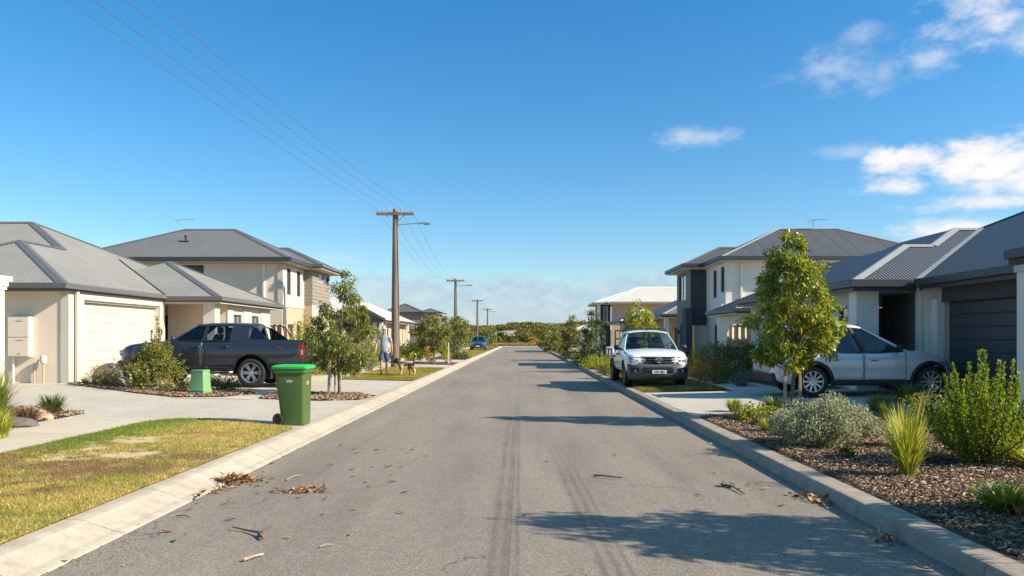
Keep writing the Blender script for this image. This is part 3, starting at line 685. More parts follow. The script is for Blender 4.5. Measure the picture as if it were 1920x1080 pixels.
def window(parent, face, plane, b0, b1, z0, z1, rev=0.08, frame=None, pane=None, mull=(), trans=(), fw=0.045):
    frame = frame or M['alu']; pane = pane or M['pane']
    def bx(mb, a0, a1, q0, q1, d0, d1):
        if face == 'x+': mb.box(plane-d1, plane-d0, a0, a1, q0, q1)
        elif face == 'x-': mb.box(plane+d0, plane+d1, a0, a1, q0, q1)
        else: mb.box(a0, a1, plane+d0, plane+d1, q0, q1)
    w = MB()
    bx(w, b0, b0+fw, z0, z1, rev-0.04, rev+0.02); bx(w, b1-fw, b1, z0, z1, rev-0.04, rev+0.02)
    bx(w, b0+fw, b1-fw, z0, z0+fw, rev-0.04, rev+0.02); bx(w, b0+fw, b1-fw, z1-fw, z1, rev-0.04, rev+0.02)
    for k in mull: bx(w, b0+(b1-b0)*k-0.02, b0+(b1-b0)*k+0.02, z0+fw, z1-fw, rev-0.03, rev+0.015)
    for k in trans: bx(w, b0+fw, b1-fw, z0+(z1-z0)*k-0.02, z0+(z1-z0)*k+0.02, rev-0.028, rev+0.013)
    o = w.build('window', frame, parent, world=True)
    g = MB(); bx(g, b0+fw*0.6, b1-fw*0.6, z0+fw*0.6, z1-fw*0.6, rev-0.008, rev+0.006)
    g.build('pane', pane, o, world=True)
    return o
def boxpart(parent, name, mat, *b, bevel=0, world=True):
    m = MB()
    for q in b: m.box(*q)
    return m.build(name, mat, parent, world=world, bevel=bevel)
def caps(parent, lines, mat, w=0.15, h=0.035):
    """ridge and hip capping: a shallow folded strip along each line"""
    for (p, q, n1, n2) in lines:
        m = MB(); p, q = Vector(p), Vector(q); t = (q-p).normalized()
        s1 = Vector(n1).normalized(); s2 = Vector(n2).normalized()
        e1 = s1.cross(t).normalized(); e2 = s2.cross(t).normalized()
        up = Vector((0, 0, 1))
        if e1.z > 0: e1 = -e1
        if e2.z > 0: e2 = -e2
        a = [x + up*h for x in (p, q)]
        o1 = [x + e1*w + s1*h*0.6 for x in (p, q)]; o2 = [x + e2*w + s2*h*0.6 for x in (p, q)]
        b = [x - up*0.03 for x in (p, q)]
        m.add([o1[0], a[0], o2[0], b[0], o1[1], a[1], o2[1], b[1]], [(0,1,5,4),(1,2,6,5),(2,3,7,6),(3,0,4,7),(0,3,2,1),(4,5,6,7)])
        m.build('ridge_cap', mat, parent, world=True)
def hiproof(parent, x0, x1, y0, y1, z, mat, capm, gutm, pitch=PITCH, cap=0.15, capmask=None, gsides='NSEW', gut=0.15, soffit=None, sof=None, dz=0.0):
    """hip roof over a rectangle of eaves; ridge along the longer side. Returns the roof object"""
    z += dz
    w, d = x1-x0, y1-y0
    if w >= d:
        h = d/2; A, B = (x0+h, y0+h, z+h*pitch), (x1-h, y0+h, z+h*pitch)
        faces = [((x0, y0, z), (x1, y0, z), B, A), ((x1, y0, z), (x1, y1, z), B), ((x1, y1, z), (x0, y1, z), A, B), ((x0, y1, z), (x0, y0, z), A)]
        cl = [((x0, y0, z), A, 's', 'w'), ((x1, y0, z), B, 's', 'e'), ((x1, y1, z), B, 'n', 'e'), ((x0, y1, z), A, 'n', 'w'), (A, B, 's', 'n')]
    else:
        h = w/2; A, B = (x0+h, y0+h, z+h*pitch), (x0+h, y1-h, z+h*pitch)
        faces = [((x0, y0, z), (x1, y0, z), A), ((x1, y0, z), (x1, y1, z), B, A), ((x1, y1, z), (x0, y1, z), B), ((x0, y1, z), (x0, y0, z), A, B)]
        cl = [((x0, y0, z), A, 's', 'w'), ((x1, y0, z), A, 's', 'e'), ((x1, y1, z), B, 'n', 'e'), ((x0, y1, z), B, 'n', 'w'), (A, B, 'e', 'w')]
    N = {'s': (0, -pitch, 1), 'n': (0, pitch, 1), 'e': (pitch, 0, 1), 'w': (-pitch, 0, 1)}
    mb = MB()
    for f in faces: mb.poly(f)
    mb.poly([(x0, y0, z-0.01), (x0, y1, z-0.01), (x1, y1, z-0.01), (x1, y0, z-0.01)])
    ro = mb.build('roof', mat, parent, world=True, fixn=False)
    ls = [(p, q, N[a], N[b]) for i, (p, q, a, b) in enumerate(cl) if (capmask is None or i in capmask) and (Vector(p)-Vector(q)).length > 0.05]
    caps(ro, ls, capm, cap)
    g = MB(); t = 0.11
    zt, zb = z+0.025, z+0.025-gut
    if 'S' in gsides: g.box(x0-t, x1+t, y0-t, y0, zb, zt)
    if 'N' in gsides: g.box(x0-t, x1+t, y1, y1+t, zb, zt)
    if 'W' in gsides: g.box(x0-t, x0, y0, y1, zb, zt)
    if 'E' in gsides: g.box(x1, x1+t, y0, y1, zb, zt)
    g.build('gutter', gutm, ro, world=True, bevel=0.012)
    if sof is not None:
        s = MB(); s.box(x0+0.003, x1-0.003, y0+0.003, y1-0.003, z-0.21, z-0.17)
        f = s.build('soffit', sof, ro, world=True)
        fb = MB()
        fb.box(x0+0.004, x1-0.004, y0+0.002, y0+0.03, z-0.169, z-0.012); fb.box(x0+0.004, x1-0.004, y1-0.03, y1-0.002, z-0.169, z-0.012)
        fb.box(x0+0.002, x0+0.03, y0+0.031, y1-0.031, z-0.169, z-0.012); fb.box(x1-0.03, x1-0.002, y0+0.031, y1-0.031, z-0.169, z-0.012)
        fb.build('fascia', gutm, ro, world=True)
    return ro
def pipe(parent, x, y, z0, z1, mat, r=0.045):
    m = MB(); m.tube([(x, y, z0), (x, y, z1)], r, 10); return m.build('downpipe', mat, parent, world=True, smooth=True)
def antenna(px, Y, zb, ztop, label, flip=1, wide=0.95, X=None):
    X = xat(px, Y) if X is None else X
    t = thing('tv_antenna', label, 'antenna', (X, Y, zb))
    m = MB(); m.tube([(0, 0, 0), (0, 0, ztop-zb)], 0.016, 6); m.build('mast', M['galv'], t)
    h = ztop-zb-0.05
    m = MB(); m.tube([(-0.16*flip, 0, h), (wide*flip, 0.1, h+0.06)], 0.014, 6)
    for k in range(9):
        x = (0.05+k*0.095)*flip*wide/0.95; l = 0.17-0.006*k
        m.tube([(x, -l, h+0.02), (x, l, h+0.03)], 0.006, 4)
    m.build('boom', M['galv'], t)
    m = MB(); m.tube([(-0.1*flip, 0, h), (-wide*flip*0.9, -0.2, h+0.22)], 0.007, 5); m.tube([(-0.1*flip, 0, h-0.02), (-wide*flip*0.35, 0.2, h-0.1)], 0.007, 5)
    m.build('dipole', M['galv'], t)
    return t

# ---- house A: single storey, cream, left
PZ = 0.30
A = thing('house', 'cream single storey house with wide pale garage door and grey tin roof', 'house', (-15.5, 28, PZ))
# garage
w = MB()
facade(w, 'y-', 21.2, -19.0, -12.62, PZ-0.3, 2.86)
facade(w, 'x+', -12.45, 21.62, 27.0, PZ-0.3, 2.86, [(21.86, 26.45, PZ-0.29, 2.56)], 0.12)
facade(w, 'x-', -19.0, 21.2, 27, PZ-0.3, 2.86)
w.poly([(-12.45, 27.0, PZ-0.3), (-19, 27.0, PZ-0.3), (-19, 27.0, 2.86), (-12.45, 27.0, 2.86)])
w.build('wall', M['cream'], A, world=True)
boxpart(A, 'corner_pier', M['cream_lite'], (-12.62, -12.40, 21.17, 21.62, PZ-0.3, 2.859))
boxpart(A, 'door_surround', M['cream_lite'], (-12.449, -12.36, 21.63, 21.855, PZ-0.29, 2.62), (-12.449, -12.36, 26.46, 26.68, PZ-0.29, 2.62), (-12.449, -12.36, 21.63, 26.68, 2.622, 2.80))
gd = boxpart(A, 'garage_door', M['door_cream'], (-12.62, -12.56, 21.87, 26.44, PZ-0.2, 2.55))
boxpart(A, 'downpipe', M['cream_lite'], (-12.36, -12.29, 21.40, 21.50, PZ, 2.84))
# wing
w = MB()
facade(w, 'x+', -10.75, 28.2, 33.0, PZ-0.3, 2.80, [(28.78, 29.72, 0.95, 2.42), (30.72, 31.66, 0.95, 2.42)], 0.1)
facade(w, 'y-', 28.2, -12.9, -10.75, PZ-0.3, 2.80)
facade(w, 'x+', -12.9, 28.2, 29.3, PZ-0.3, 2.8)
facade(w, 'y-', 29.3, -15.0, -12.9, PZ-0.3, 2.80, [(-13.75, -13.12, PZ, 2.4)], 0.12)
facade(w, 'y+', 33.0, -16, -10.75, PZ-0.3, 2.80)
w.build('wall', M['cream'], A, world=True)
boxpart(A, 'entry_door', M['dark_door'], (-13.74, -13.13, 29.40, 29.44, PZ, 2.39))
boxpart(A, 'pilaster', M['cream_lite'], (-10.749, -10.70, 28.19, 28.72, PZ-0.3, 2.79), (-10.749, -10.70, 29.78, 30.66, PZ-0.3, 2.79), (-10.749, -10.70, 31.72, 32.9, PZ-0.3, 2.79))
boxpart(A, 'porch_column', M['cream_lite'], (-11.08, -10.68, 26.92, 27.38, PZ-0.3, 2.78))
window(A, 'x+', -10.75, 28.80, 29.70, 0.97, 2.40, mull=(0.5,), pane=M['pane_blind']); window(A, 'x+', -10.75, 30.74, 31.64, 0.97, 2.40, mull=(0.5,), pane=M['pane_blind'])
# roofs: the main hip and the garage hip share one street-side slope
ez = 3.0
rm = MB()
c0, c1 = (-12.3, 20.8, ez), (-12.3, 35.6, ez)
apex = (-18.56, 29.3-0.1, ez+6.26*PITCH); gA = (-15.7, 24.2, ez+3.4*PITCH); gB = (-15.7, 26.45, ez+3.4*PITCH)
rm.poly([c0, c1, (-18.56, 29.34, ez+6.26*PITCH), gB, gA])
rm.poly([(-19.1, 20.8, ez), c0, gA]); rm.poly([(-19.1, 20.8, ez), gA, gB, (-19.1, 23.05, ez)])
apx = (-18.56, 29.34, ez+6.26*PITCH); apl = (-26, 29.34, ez+6.26*PITCH)
rm.poly([(-32, 23.05, ez), (-19.1, 23.05, ez), gB, apx, apl]); rm.poly([c1, (-32, 35.6, ez), apl, apx]); rm.poly([(-32, 35.6, ez), (-32, 23.05, ez), apl])
ra = rm.build('roof', M['roof_tan'], A, world=True, fixn=False)
N = {'s': (0, -PITCH, 1), 'n': (0, PITCH, 1), 'e': (PITCH, 0, 1), 'w': (-PITCH, 0, 1)}
caps(ra, [(c0, gA, N['s'], N['e']), (gA, gB, N['w'], N['e']), (gB, apx, N['s'], N['e']), (apx, apl, N['s'], N['n']), (c1, apx, N['n'], N['e']), ((-19.1, 20.8, ez), gA, N['s'], N['w'])], M['gutter_grey'], 0.16)
boxpart(ra, 'gutter', M['gutter_grey'], (-19.2, -12.19, 20.69, 20.8, ez-0.125, ez+0.025), (-12.3, -12.19, 20.8, 26.58, ez-0.125, ez+0.025), (-19.2, -19.1, 20.8, 23, ez-0.125, ez+0.025), bevel=0.012)
boxpart(ra, 'fascia', M['gutter_grey'], (-19.1, -12.305, 20.803, 20.83, ez-0.20, ez-0.01), (-12.33, -12.303, 20.832, 26.58, ez-0.20, ez-0.01))
boxpart(ra, 'soffit', M['cream_lite'], (-19.0, -12.31, 20.81, 27.0, ez-0.16, ez-0.12))
hiproof(A, -17, -10.4, 26.7, 33.7, 2.95, M['roof_tan'], M['gutter_grey'], M['gutter_grey'], sof=M['cream_lite'], gsides='SE', capmask=(1, 2, 4))
vm = MB(); vm.prism([(-12.29, 26.74, ez+0.02), (-15.62, 30.1, ez+1.57), (-15.70, 30.1, ez+1.60), (-12.37, 26.74, ez+0.05)], (0, 0, 0.012)); vm.build('valley_flashing', M['black'], ra, world=True)
# meter box, gas meter
mbx = boxpart(A, 'meter_box', M['cream'], (-13.98, -13.38, 21.02, 21.2, 1.02, 2.13), bevel=0.012)
boxpart(mbx, 'meter_door', M['cream'], (-13.96, -13.40, 21.004, 21.02, 1.05, 1.54), (-13.96, -13.40, 21.004, 21.02, 1.57, 2.11), bevel=0.004)
boxpart(mbx, 'lock', M['darkgrey'], (-13.70, -13.62, 20.998, 21.004, 1.10, 1.115))
boxpart(mbx, 'vent_slot', M['darkgrey'], (-13.74, -13.55, 20.998, 21.004, 1.995, 2.007))
boxpart(mbx, 'vent_slot', M['darkgrey'], (-13.74, -13.55, 20.998, 21.004, 1.47, 1.48))
pipe(A, -13.88, 21.12, PZ, 1.02, M['white_trim'], 0.03)
gm = MB(); gm.tube([(-13.02, 21.06, PZ), (-13.02, 21.06, 0.92)], 0.028, 8); gm.tube([(-13.30, 21.10, PZ), (-13.30, 21.10, 0.75), (-13.15, 21.08, 0.95)], 0.02, 8)
gp = gm.build('gas_pipe', M['tan'], A, world=True, smooth=True)
gmm = MB(); gmm.lathe([(0.0, 0.84), (0.07, 0.85), (0.08, 0.90), (0.08, 1.02), (0.055, 1.07), (0, 1.08)], 14, 'z', (-13.02, 21.06, 0)); gmm.build('gas_meter', M['cream_lite'], gp, world=True, smooth=True)

# ---- neighbouring porch at the left edge
NB = thing('porch', 'white porch post with moulded eave at the far left edge', 'porch', (-13.0, 18.6, 0.28))
xl = xat(9, 18.94)
boxpart(NB, 'post', M['cream_lite'], (xl-0.34, xl, 18.6, 18.94, 0.24, 2.72), bevel=0.01)
boxpart(NB, 'capital', M['white_trim'], (xl-0.38, xl+0.03, 18.56, 18.98, 2.72, 2.80), bevel=0.008)
boxpart(NB, 'beam', M['white_trim'], (xl-5.5, xl+0.06, 18.53, 18.99, 2.801, 2.93), bevel=0.008)
rfn = MB(); rfn.prism([(xl-5.5, 18.4, 2.931), (xl+0.08, 18.4, 2.931), (xl+0.10, 18.4, 3.05), (xl-5.5, 18.4, 3.05)], (0, 0.7, 0)); rfn.build('gutter', M['white_trim'], NB, world=True)

# ---- house B: two storeys, beige, left
B = thing('house', 'beige two storey house with grey hip roof behind the dark pickup', 'house', (-15, 40, 0.3))
z2 = 5.28
w = MB()
facade(w, 'y-', 36.5, -21, -11.28, 0.0, 5.05, [(-16.4, -15.0, 4.4, 4.98)], 0.1)
w.build('wall', M['cream'], B, world=True)
window(B, 'y-', 36.5, -16.38, -15.02, 4.42, 4.96, mull=(0.5,))
w = MB(); facade(w, 'x+', -11.25, 36.45, 40.02, 3.02, 5.04, [(37.05, 37.72, 3.62, 4.9), (38.72, 39.36, 3.62, 4.9)], 0.1)
w.poly([(-11.25, 36.45, 3.02), (-11.5, 36.45, 3.02), (-11.5, 36.45, 5.04), (-11.25, 36.45, 5.04)]); w.poly([(-11.25, 36.45, 3.02), (-11.25, 40.02, 3.02), (-11.5, 40.02, 3.02), (-11.5, 36.45, 3.02)])
w.build('wall', M['cream_lite'], B, world=True)
window(B, 'x+', -11.25, 37.07, 37.70, 3.64, 4.88); window(B, 'x+', -11.25, 38.74, 39.34, 3.64, 4.88)
w = MB(); facade(w, 'x+', -11.28, 36.5, 40.0, 0.0, 3.02, [(37.3, 38.2, 1.0, 2.2), (38.75, 39.5, 1.0, 2.2)], 0.1); w.build('wall', M['tan'], B, world=True)
window(B, 'x+', -11.28, 37.32, 38.18, 1.02, 2.18, mull=(0.5,)); window(B, 'x+', -11.28, 38.77, 39.48, 1.02, 2.18, mull=(0.5,))
w = MB(); facade(w, 'y-', 40.0, -11.6, -10.82, 3.25, 5.04); facade(w, 'x+', -10.82, 40.0, 43.6, 3.25, 5.04, [(41.3, 42.35, 4.5, 4.95), (42.45, 43.4, 4.5, 4.95)], 0.08); w.build('wall', M['clad'], B, world=True)
window(B, 'x+', -10.82, 41.32, 42.33, 4.52, 4.93, frame=M['alu_lite'], pane=M['pane_blind']); window(B, 'x+', -10.82, 42.47, 43.38, 4.52, 4.93)
w = MB(); facade(w, 'y-', 40.02, -11.6, -10.84, 0.0, 3.25); w.build('wall', M['tan'], B, world=True)
w = MB(); facade(w, 'x+', -10.84, 40.02, 43.6, 0.0, 3.25); w.build('wall', M['cream_lite'], B, world=True)
boxpart(B, 'downpipe', M['white_trim'], (-12.2, -12.1, 36.42, 36.495, 0.3, 5.0)); boxpart(B, 'downpipe', M['white_trim'], (-11.24, -11.16, 36.6, 36.7, 0.3, 3.0))
r1 = hiproof(B, -21.4, -10.8, 36, 44, z2, M['roof_grey'], M['gutter_grey'], M['gutter_dark'], sof=M['cream_lite'], gsides='SE', gut=0.2)
hiproof(B, -16, -10.25, 39.6, 44.4, z2, M['roof_grey'], M['gutter_grey'], M['gutter_grey'], sof=M['cream_lite'], gsides='SE', dz=0.012, capmask=(1, 2, 4))
vp = MB(); X, Y = xat(348, 38.2), 38.2; zr = z2+2.2*PITCH
vp.tube([(X, Y, zr-0.05), (X, Y, zr+0.27)], 0.045, 8); vp.lathe([(0.07, zr+0.24), (0.07, zr+0.30), (0, zr+0.31)], 10, 'z', (X, Y, 0)); vp.box(X-0.25, X+0.2, Y-0.12, Y+0.05, zr-0.04, zr+0.015); vp.build('vent_pipe', M['black'], r1, world=True)
antenna(336, 39.5, zat(430, 39.5), zat(411, 39.5), 'thin television aerial on the beige two storey roof', 1, 0.75)

# ---- house C: single storey, white roof
Cc = thing('house', 'single storey house with off white roof and white porch posts behind the man', 'house', (-14, 66, 0.3))
w = MB(); facade(w, 'x+', -11.2, 58.5, 77.4, 0, 2.85, [(63, 65, 0.9, 2.3), (68, 70, 0.9, 2.3)], 0.1); facade(w, 'y-', 58.5, -18, -11.2, 0, 2.85); w.build('wall', M['tan'], Cc, world=True)
window(Cc, 'x+', -11.2, 63.02, 64.98, 0.92, 2.28, mull=(0.5,)); window(Cc, 'x+', -11.2, 68.02, 69.98, 0.92, 2.28, mull=(0.5,))
hiproof(Cc, -18.5, -10.5, 56, 78, 2.98, M['roof_white'], M['cap_lite'], M['gutter_dark'], sof=M['white_trim'], gsides='SEN')
for yy in (60.5, 66.5, 72.5): boxpart(Cc, 'porch_post', M['white_trim'], (-10.85, -10.6, yy, yy+0.25, 0.2, 2.79))
gx0, gx1, gy = -13.5, -9.75, 55.5
gm = MB(); gm.add([(gx0+0.2, gy+0.2, 2.9), (gx1-0.2, gy+0.2, 2.9), ((gx0+gx1)/2, gy+0.2, 3.78)], [(0, 1, 2)]); gm.build('gable', M['clad'], Cc, world=True)
gm = MB(); ap = ((gx0+gx1)/2, 3.9)
for (xa, xb) in ((gx1, ap[0]), (gx0, ap[0])):
    gm.add([(xa, gy, 2.9), (xb, gy, ap[1]), (xb, 62, ap[1]), (xa, 62, 2.9), (xa, gy, 2.82), (xb, gy, ap[1]-0.08), (xb, 62, ap[1]-0.08), (xa, 62, 2.82)], [(0,1,2,3),(4,7,6,5),(0,4,5,1),(3,2,6,7),(0,3,7,4)])
gm.build('porch_roof', M['roof_white'], Cc, world=True)
gm = MB()
for (xa, xb) in ((gx1, ap[0]), (gx0, ap[0])): gm.prism([(xa, gy-0.03, 2.72), (xb, gy-0.03, ap[1]-0.16), (xb, gy-0.03, ap[1]+0.02), (xa, gy-0.03, 2.92)], (0, 0.027, 0))
gm.box(gx0+0.2, gx1-0.2, gy+0.12, gy+0.19, 2.66, 2.9); gm.build('barge_board', M['gutter_grey'], Cc, world=True)
for xx in (-10.15, -10.62, -12.9): boxpart(Cc, 'porch_post', M['white_trim'], (xx-0.12, xx+0.12, gy+0.3, gy+0.54, 0.2, 2.66))
boxpart(Cc, 'porch_wall', M['clad'], (-13.2, -10.0, 57.0, 57.1, 0.2, 2.66))

# ---- house D: far two storey, dark roof
D = thing('house', 'distant two storey house with dark brown grey roof above the left trees', 'house', (-15, 117, 0.3))
w = MB(); facade(w, 'y-', 113.6, -19.6, -12.3, 0, 5.1); facade(w, 'x+', -12.3, 113.6, 122, 0, 5.1); w.build('wall', M['mid_grey'], D, world=True)
hiproof(D, -20.5, -14.5, 113, 121, 5.3, M['roof_far'], M['gutter_dark'], M['gutter_dark'], gsides='SE', pitch=0.45)
hiproof(D, -15.5, -11.7, 113.3, 120, 5.25, M['roof_far'], M['gutter_dark'], M['gutter_dark'], gsides='SE', pitch=0.33)

# ---- house R1: dark roof and garage on the right
H = thing('house', 'pale house with charcoal garage door and steep slate grey roof on the right', 'house', (13, 20, 0.3))
gxw = 10.35
w = MB(); facade(w, 'x-', gxw, 13.6, 19.3, 0, 2.85, [(14.25, 18.95, 0.01, 2.5)], 0.15); facade(w, 'y-', 13.6, gxw, 17, 0, 2.85); w.build('wall', M['pale_grey'], H, world=True)
boxpart(H, 'garage_door', M['door_dark'], (gxw+0.13, gxw+0.18, 14.26, 18.94, 0.1, 2.49))
boxpart(H, 'door_header', M['charcoal'], (gxw-0.04, gxw-0.002, 14.0, 18.98, 2.42, 2.78))
boxpart(H, 'pier', M['white_wall'], (gxw-0.3, gxw-0.003, 19.3, 19.75, 0, 2.79), (gxw-0.14, gxw-0.002, 19.0, 19.29, 0, 2.5))
boxpart(H, 'downpipe', M['white_trim'], (gxw-0.4, gxw-0.32, 19.34, 19.43, 0.3, 2.85))
w = MB(); facade(w, 'x-', 8.75, 20.5, 29.5, 0, 2.8, [(20.75, 21.35, 0.9, 2.4), (25, 26.5, 0.9, 2.3)], 0.1)
facade(w, 'y-', 22.2, 9.3, 12, 0, 2.8, [(9.75, 10.7, 0.3, 2.42)], 0.12); facade(w, 'x+', 9.3, 20.5, 22.2, 0, 2.8); facade(w, 'y-', 20.5, 8.75, 9.3, 0, 2.8)
w.build('wall', M['pale_grey'], H, world=True)
boxpart(H, 'entry_door', M['brown_door'], (9.76, 10.69, 22.3, 22.35, 0.3, 2.41))
w = MB(); w.box(gxw, gxw+0.15, 19.3, 22.2, 0, 2.79); w.build('wall', M['mid_grey'], H, world=True)
boxpart(H, 'porch_column', M['white_wall'], (8.55, 9.12, 19.75, 20.2, 0, 2.79))
window(H, 'x-', 8.75, 20.77, 21.33, 0.92, 2.38); window(H, 'x-', 8.75, 25.02, 26.48, 0.92, 2.28, mull=(0.5,))
rz = 2.98
rm = MB()
e0, e1 = (9.85, 13.0, rz), (9.85, 27.3, rz); d = 7.15
a1 = (9.85+d, 13.0+d, rz+d*PITCH)
rm.poly([e0, e1, a1]); rm.poly([e0, a1, (17+7, 13+d, rz+d*PITCH), (31, 13.0, rz)]); rm.poly([e1, (31, 27.3, rz), (24, 13+d, rz+d*PITCH), a1])
rh = rm.build('roof', M['roof_dark'], H, world=True, fixn=False)
caps(rh, [(e0, a1, N['s'], N['w']), (e1, a1, N['n'], N['w'])], M['gutter_dark'], 0.15)
boxpart(rh, 'gutter', M['gutter_dark'], (9.73, 9.85, 12.89, 19.16, rz-0.15, rz+0.025), (9.73, 24, 12.89-0.11, 12.885, rz-0.15, rz+0.025), bevel=0.012)
boxpart(rh, 'fascia', M['gutter_dark'], (9.853, 9.88, 13.0, 19.16, rz-0.24, rz-0.012))
boxpart(rh, 'soffit', M['pale_grey'], (9.86, 10.4, 13.0, 19.16, rz-0.2, rz-0.15))
# the wing toward the street and the taller hip behind it share the camera-side slope
f0 = (8.28, 19.3, rz); 
s1 = (10.78, 21.8, rz+2.5*PITCH); s2 = (11.75, 21.8, rz+2.5*PITCH); s3 = (13.0, 23.25, rz+3.95*PITCH); s4 = (13.75, 23.25, rz+3.95*PITCH)
s2 = (11.55, 21.8, rz+2.5*PITCH)
rm = MB(); rm.poly([f0, (9.85, 19.3, rz), (13.8, 23.25, rz+3.95*PITCH), s3, s2, s1])
rm.poly([f0, s1, (10.78, 27.0, rz+2.5*PITCH), (8.28, 29.6, rz)]); rm.poly([s1, s2, (11.6, 27.0, rz+2.5*PITCH), (10.78, 27.0, rz+2.5*PITCH)])
rm.poly([s2, s3, (13.0, 26.5, rz+3.95*PITCH), (11.55, 27, rz+2.5*PITCH-0.01)])
rm.poly([(8.28, 29.6, rz), (10.78, 27.0, rz+2.5*PITCH), (16, 27, rz+2.5*PITCH), (16, 29.6, rz)])
rw = rm.build('roof', M['roof_dark'], H, world=True, fixn=False)
caps(rw, [(f0, s1, N['s'], N['w']), (s1, s2, N['s'], N['n']), (s2, s3, N['s'], N['w']), (s3, s4, N['s'], N['n'])], M['cap_lite'], 0.17)
boxpart(rw, 'gutter', M['gutter_dark'], (8.17, 9.728, 19.19, 19.3, rz-0.17, rz+0.025), (8.17, 8.28, 19.3, 29.6, rz-0.17, rz+0.025), bevel=0.012)
boxpart(rw, 'fascia', M['gutter_dark'], (8.285, 9.85, 19.303, 19.33, rz-0.27, rz-0.012), (8.283, 8.31, 19.332, 29.6, rz-0.27, rz-0.012))
boxpart(rw, 'soffit', M['white_wall'], (8.312, 12, 19.34, 29.5, rz-0.25, rz-0.2))
vm = MB(); vm.prism([(9.83, 19.32, rz+0.03), (13.72, 23.2, rz+1.84), (13.82, 23.1, rz+1.84), (9.93, 19.22, rz+0.03)], (0, 0, 0.02)); vm.build('valley_flashing', M['cap_lite'], rw, world=True)

# ---- neighbouring porch at the right edge
NR = thing('porch', 'white porch pillar with dark stepped eave at the far right edge', 'porch', (8, 12.3, 0.25))
xr = xat(1906, 12.72)
boxpart(NR, 'post', M['white_wall'], (xr, xr+0.42, 12.3, 12.72, 0.1, 2.62), bevel=0.01)
boxpart(NR, 'capital', M['pale_grey'], (xr-0.03, xr+0.45, 12.27, 12.75, 2.62, 2.74), bevel=0.008)
boxpart(NR, 'gutter', M['gutter_dark'], (xr-0.11, xr+5, 12.2, 12.9, 2.85, 3.0), bevel=0.012)
boxpart(NR, 'fascia', M['charcoal'], (xr-0.05, xr+5, 12.25, 12.85, 2.741, 2.849))
rm = MB(); rm.poly([(xr-0.1, 12.2, 3.001), (xr+5, 12.2, 3.001), (xr+5, 12.55, 3.25), (xr+0.25, 12.55, 3.17)]); rm.poly([(xr-0.1, 12.2, 3.001), (xr+0.25, 12.55, 3.17), (xr+5, 12.55, 3.25), (xr+5, 12.9, 3.001), (xr-0.1, 12.9, 3.001)])
rm.build('roof', M['roof_dark'], NR, world=True)

# ---- house R2: two storeys, pale walls and charcoal block
K = thing('house', 'pale two storey house with charcoal corner block and slate roof', 'house', (14, 41, 0.35))
z3 = 5.38
w = MB(); facade(w, 'y-', 37.0, 9.77, 20, 2.9, 5.15); facade(w, 'x-', 9.77, 37.0, 40.9, 2.9, 5.15, [(37.25, 37.95, 3.75, 5.0), (38.75, 39.45, 3.55, 4.95)], 0.12); w.build('wall', M['white_wall'], K, world=True)
w = MB(); facade(w, 'y-', 37.02, 9.79, 20, 0, 2.9); facade(w, 'x-', 9.79, 37.02, 40.9, 0, 2.9, [(38.0, 39.3, 0.6, 2.2)], 0.12)
w.build('wall', M['pale_grey'], K, world=True)
window(K, 'x-', 9.77, 37.27, 37.93, 3.77, 4.98); window(K, 'x-', 9.77, 38.77, 39.43, 3.57, 4.93); window(K, 'x-', 9.79, 38.02, 39.28, 0.62, 2.18, mull=(0.5,), frame=M['alu'])
boxpart(K, 'buttress', M['white_wall'], (9.45, 9.76, 36.6, 37.4, 0.1, 3.12))
boxpart(K, 'downpipe', M['white_trim'], (10.45, 10.55, 36.9, 36.998, 2.6, 5.1))
w = MB(); facade(w, 'x-', 8.94, 40.9, 44.5, 2.7, 5.15, [(42.1, 43.9, 3.55, 5.0)], 0.12); w.build('wall', M['mid_grey'], K, world=True)
window(K, 'x-', 8.94, 42.12, 43.88, 3.57, 4.98, mull=(0.55,), pane=M['pane_blind'])
w = MB(); facade(w, 'y-', 40.9, 8.94, 9.9, 2.2, 5.15); w.build('wall', M['charcoal'], K, world=True)
w = MB(); facade(w, 'x-', 8.96, 40.92, 44.5, 0, 2.7, [(42.2, 43.7, 0.3, 2.3)], 0.12); w.build('wall', M['mid_grey'], K, world=True)
boxpart(K, 'entry_door', M['dark_door'], (9.07, 9.12, 42.21, 43.69, 0.25, 2.29))
boxpart(K, 'wing_wall', M['charcoal'], (8.6, 8.938, 40.5, 41.4, 0, 3.1))
boxpart(K, 'porch_wall', M['pale_grey'], (9.2, 9.9, 41.0, 41.1, 0, 2.2))
for yy in (41.95, 43.95): boxpart(K, 'wall_lamp', M['black'], (8.86, 8.958, yy-0.06, yy+0.06, 1.75, 2.0), bevel=0.01)
r2 = hiproof(K, 9.42, 20.6, 36.5, 44.6, z3, M['roof_dark_seam'], M['cap_lite'], M['gutter_dark'], sof=M['white_wall'], gsides='SW', gut=0.2, cap=0.12)
hiproof(K, 8.46, 14.5, 40.3, 45.2, z3, M['roof_dark_seam'], M['gutter_grey'], M['gutter_dark'], sof=M['white_wall'], gsides='SW', dz=0.012, capmask=(0, 3, 4), gut=0.18)
antenna(1525, 40.2, zat(431, 40.2), zat(411, 40.2), 'thin television aerial on the slate two storey roof', 1, 0.8)
# single storey piece with small roof between R1 and R2
K2 = thing('carport', 'small pale lean-to with short slate hip roof beside the charcoal corner house', 'carport', (9, 31.5, 0.3))
w = MB(); facade(w, 'y-', 31.2, 8.95, 13, 0, 2.55, [(9.1, 10.4, 0.3, 2.1)], 0.12); facade(w, 'x-', 8.95, 31.2, 35, 0, 2.55); w.build('wall', M['white_wall'], K2, world=True)
boxpart(K2, 'door', M['brown_door'], (9.11, 10.39, 31.31, 31.35, 0.3, 2.09))
hiproof(K2, 8.5, 13, 30.7, 35.4, 2.7, M['roof_dark'], M['cap_lite'], M['gutter_dark'], sof=M['white_wall'], gsides='SW')

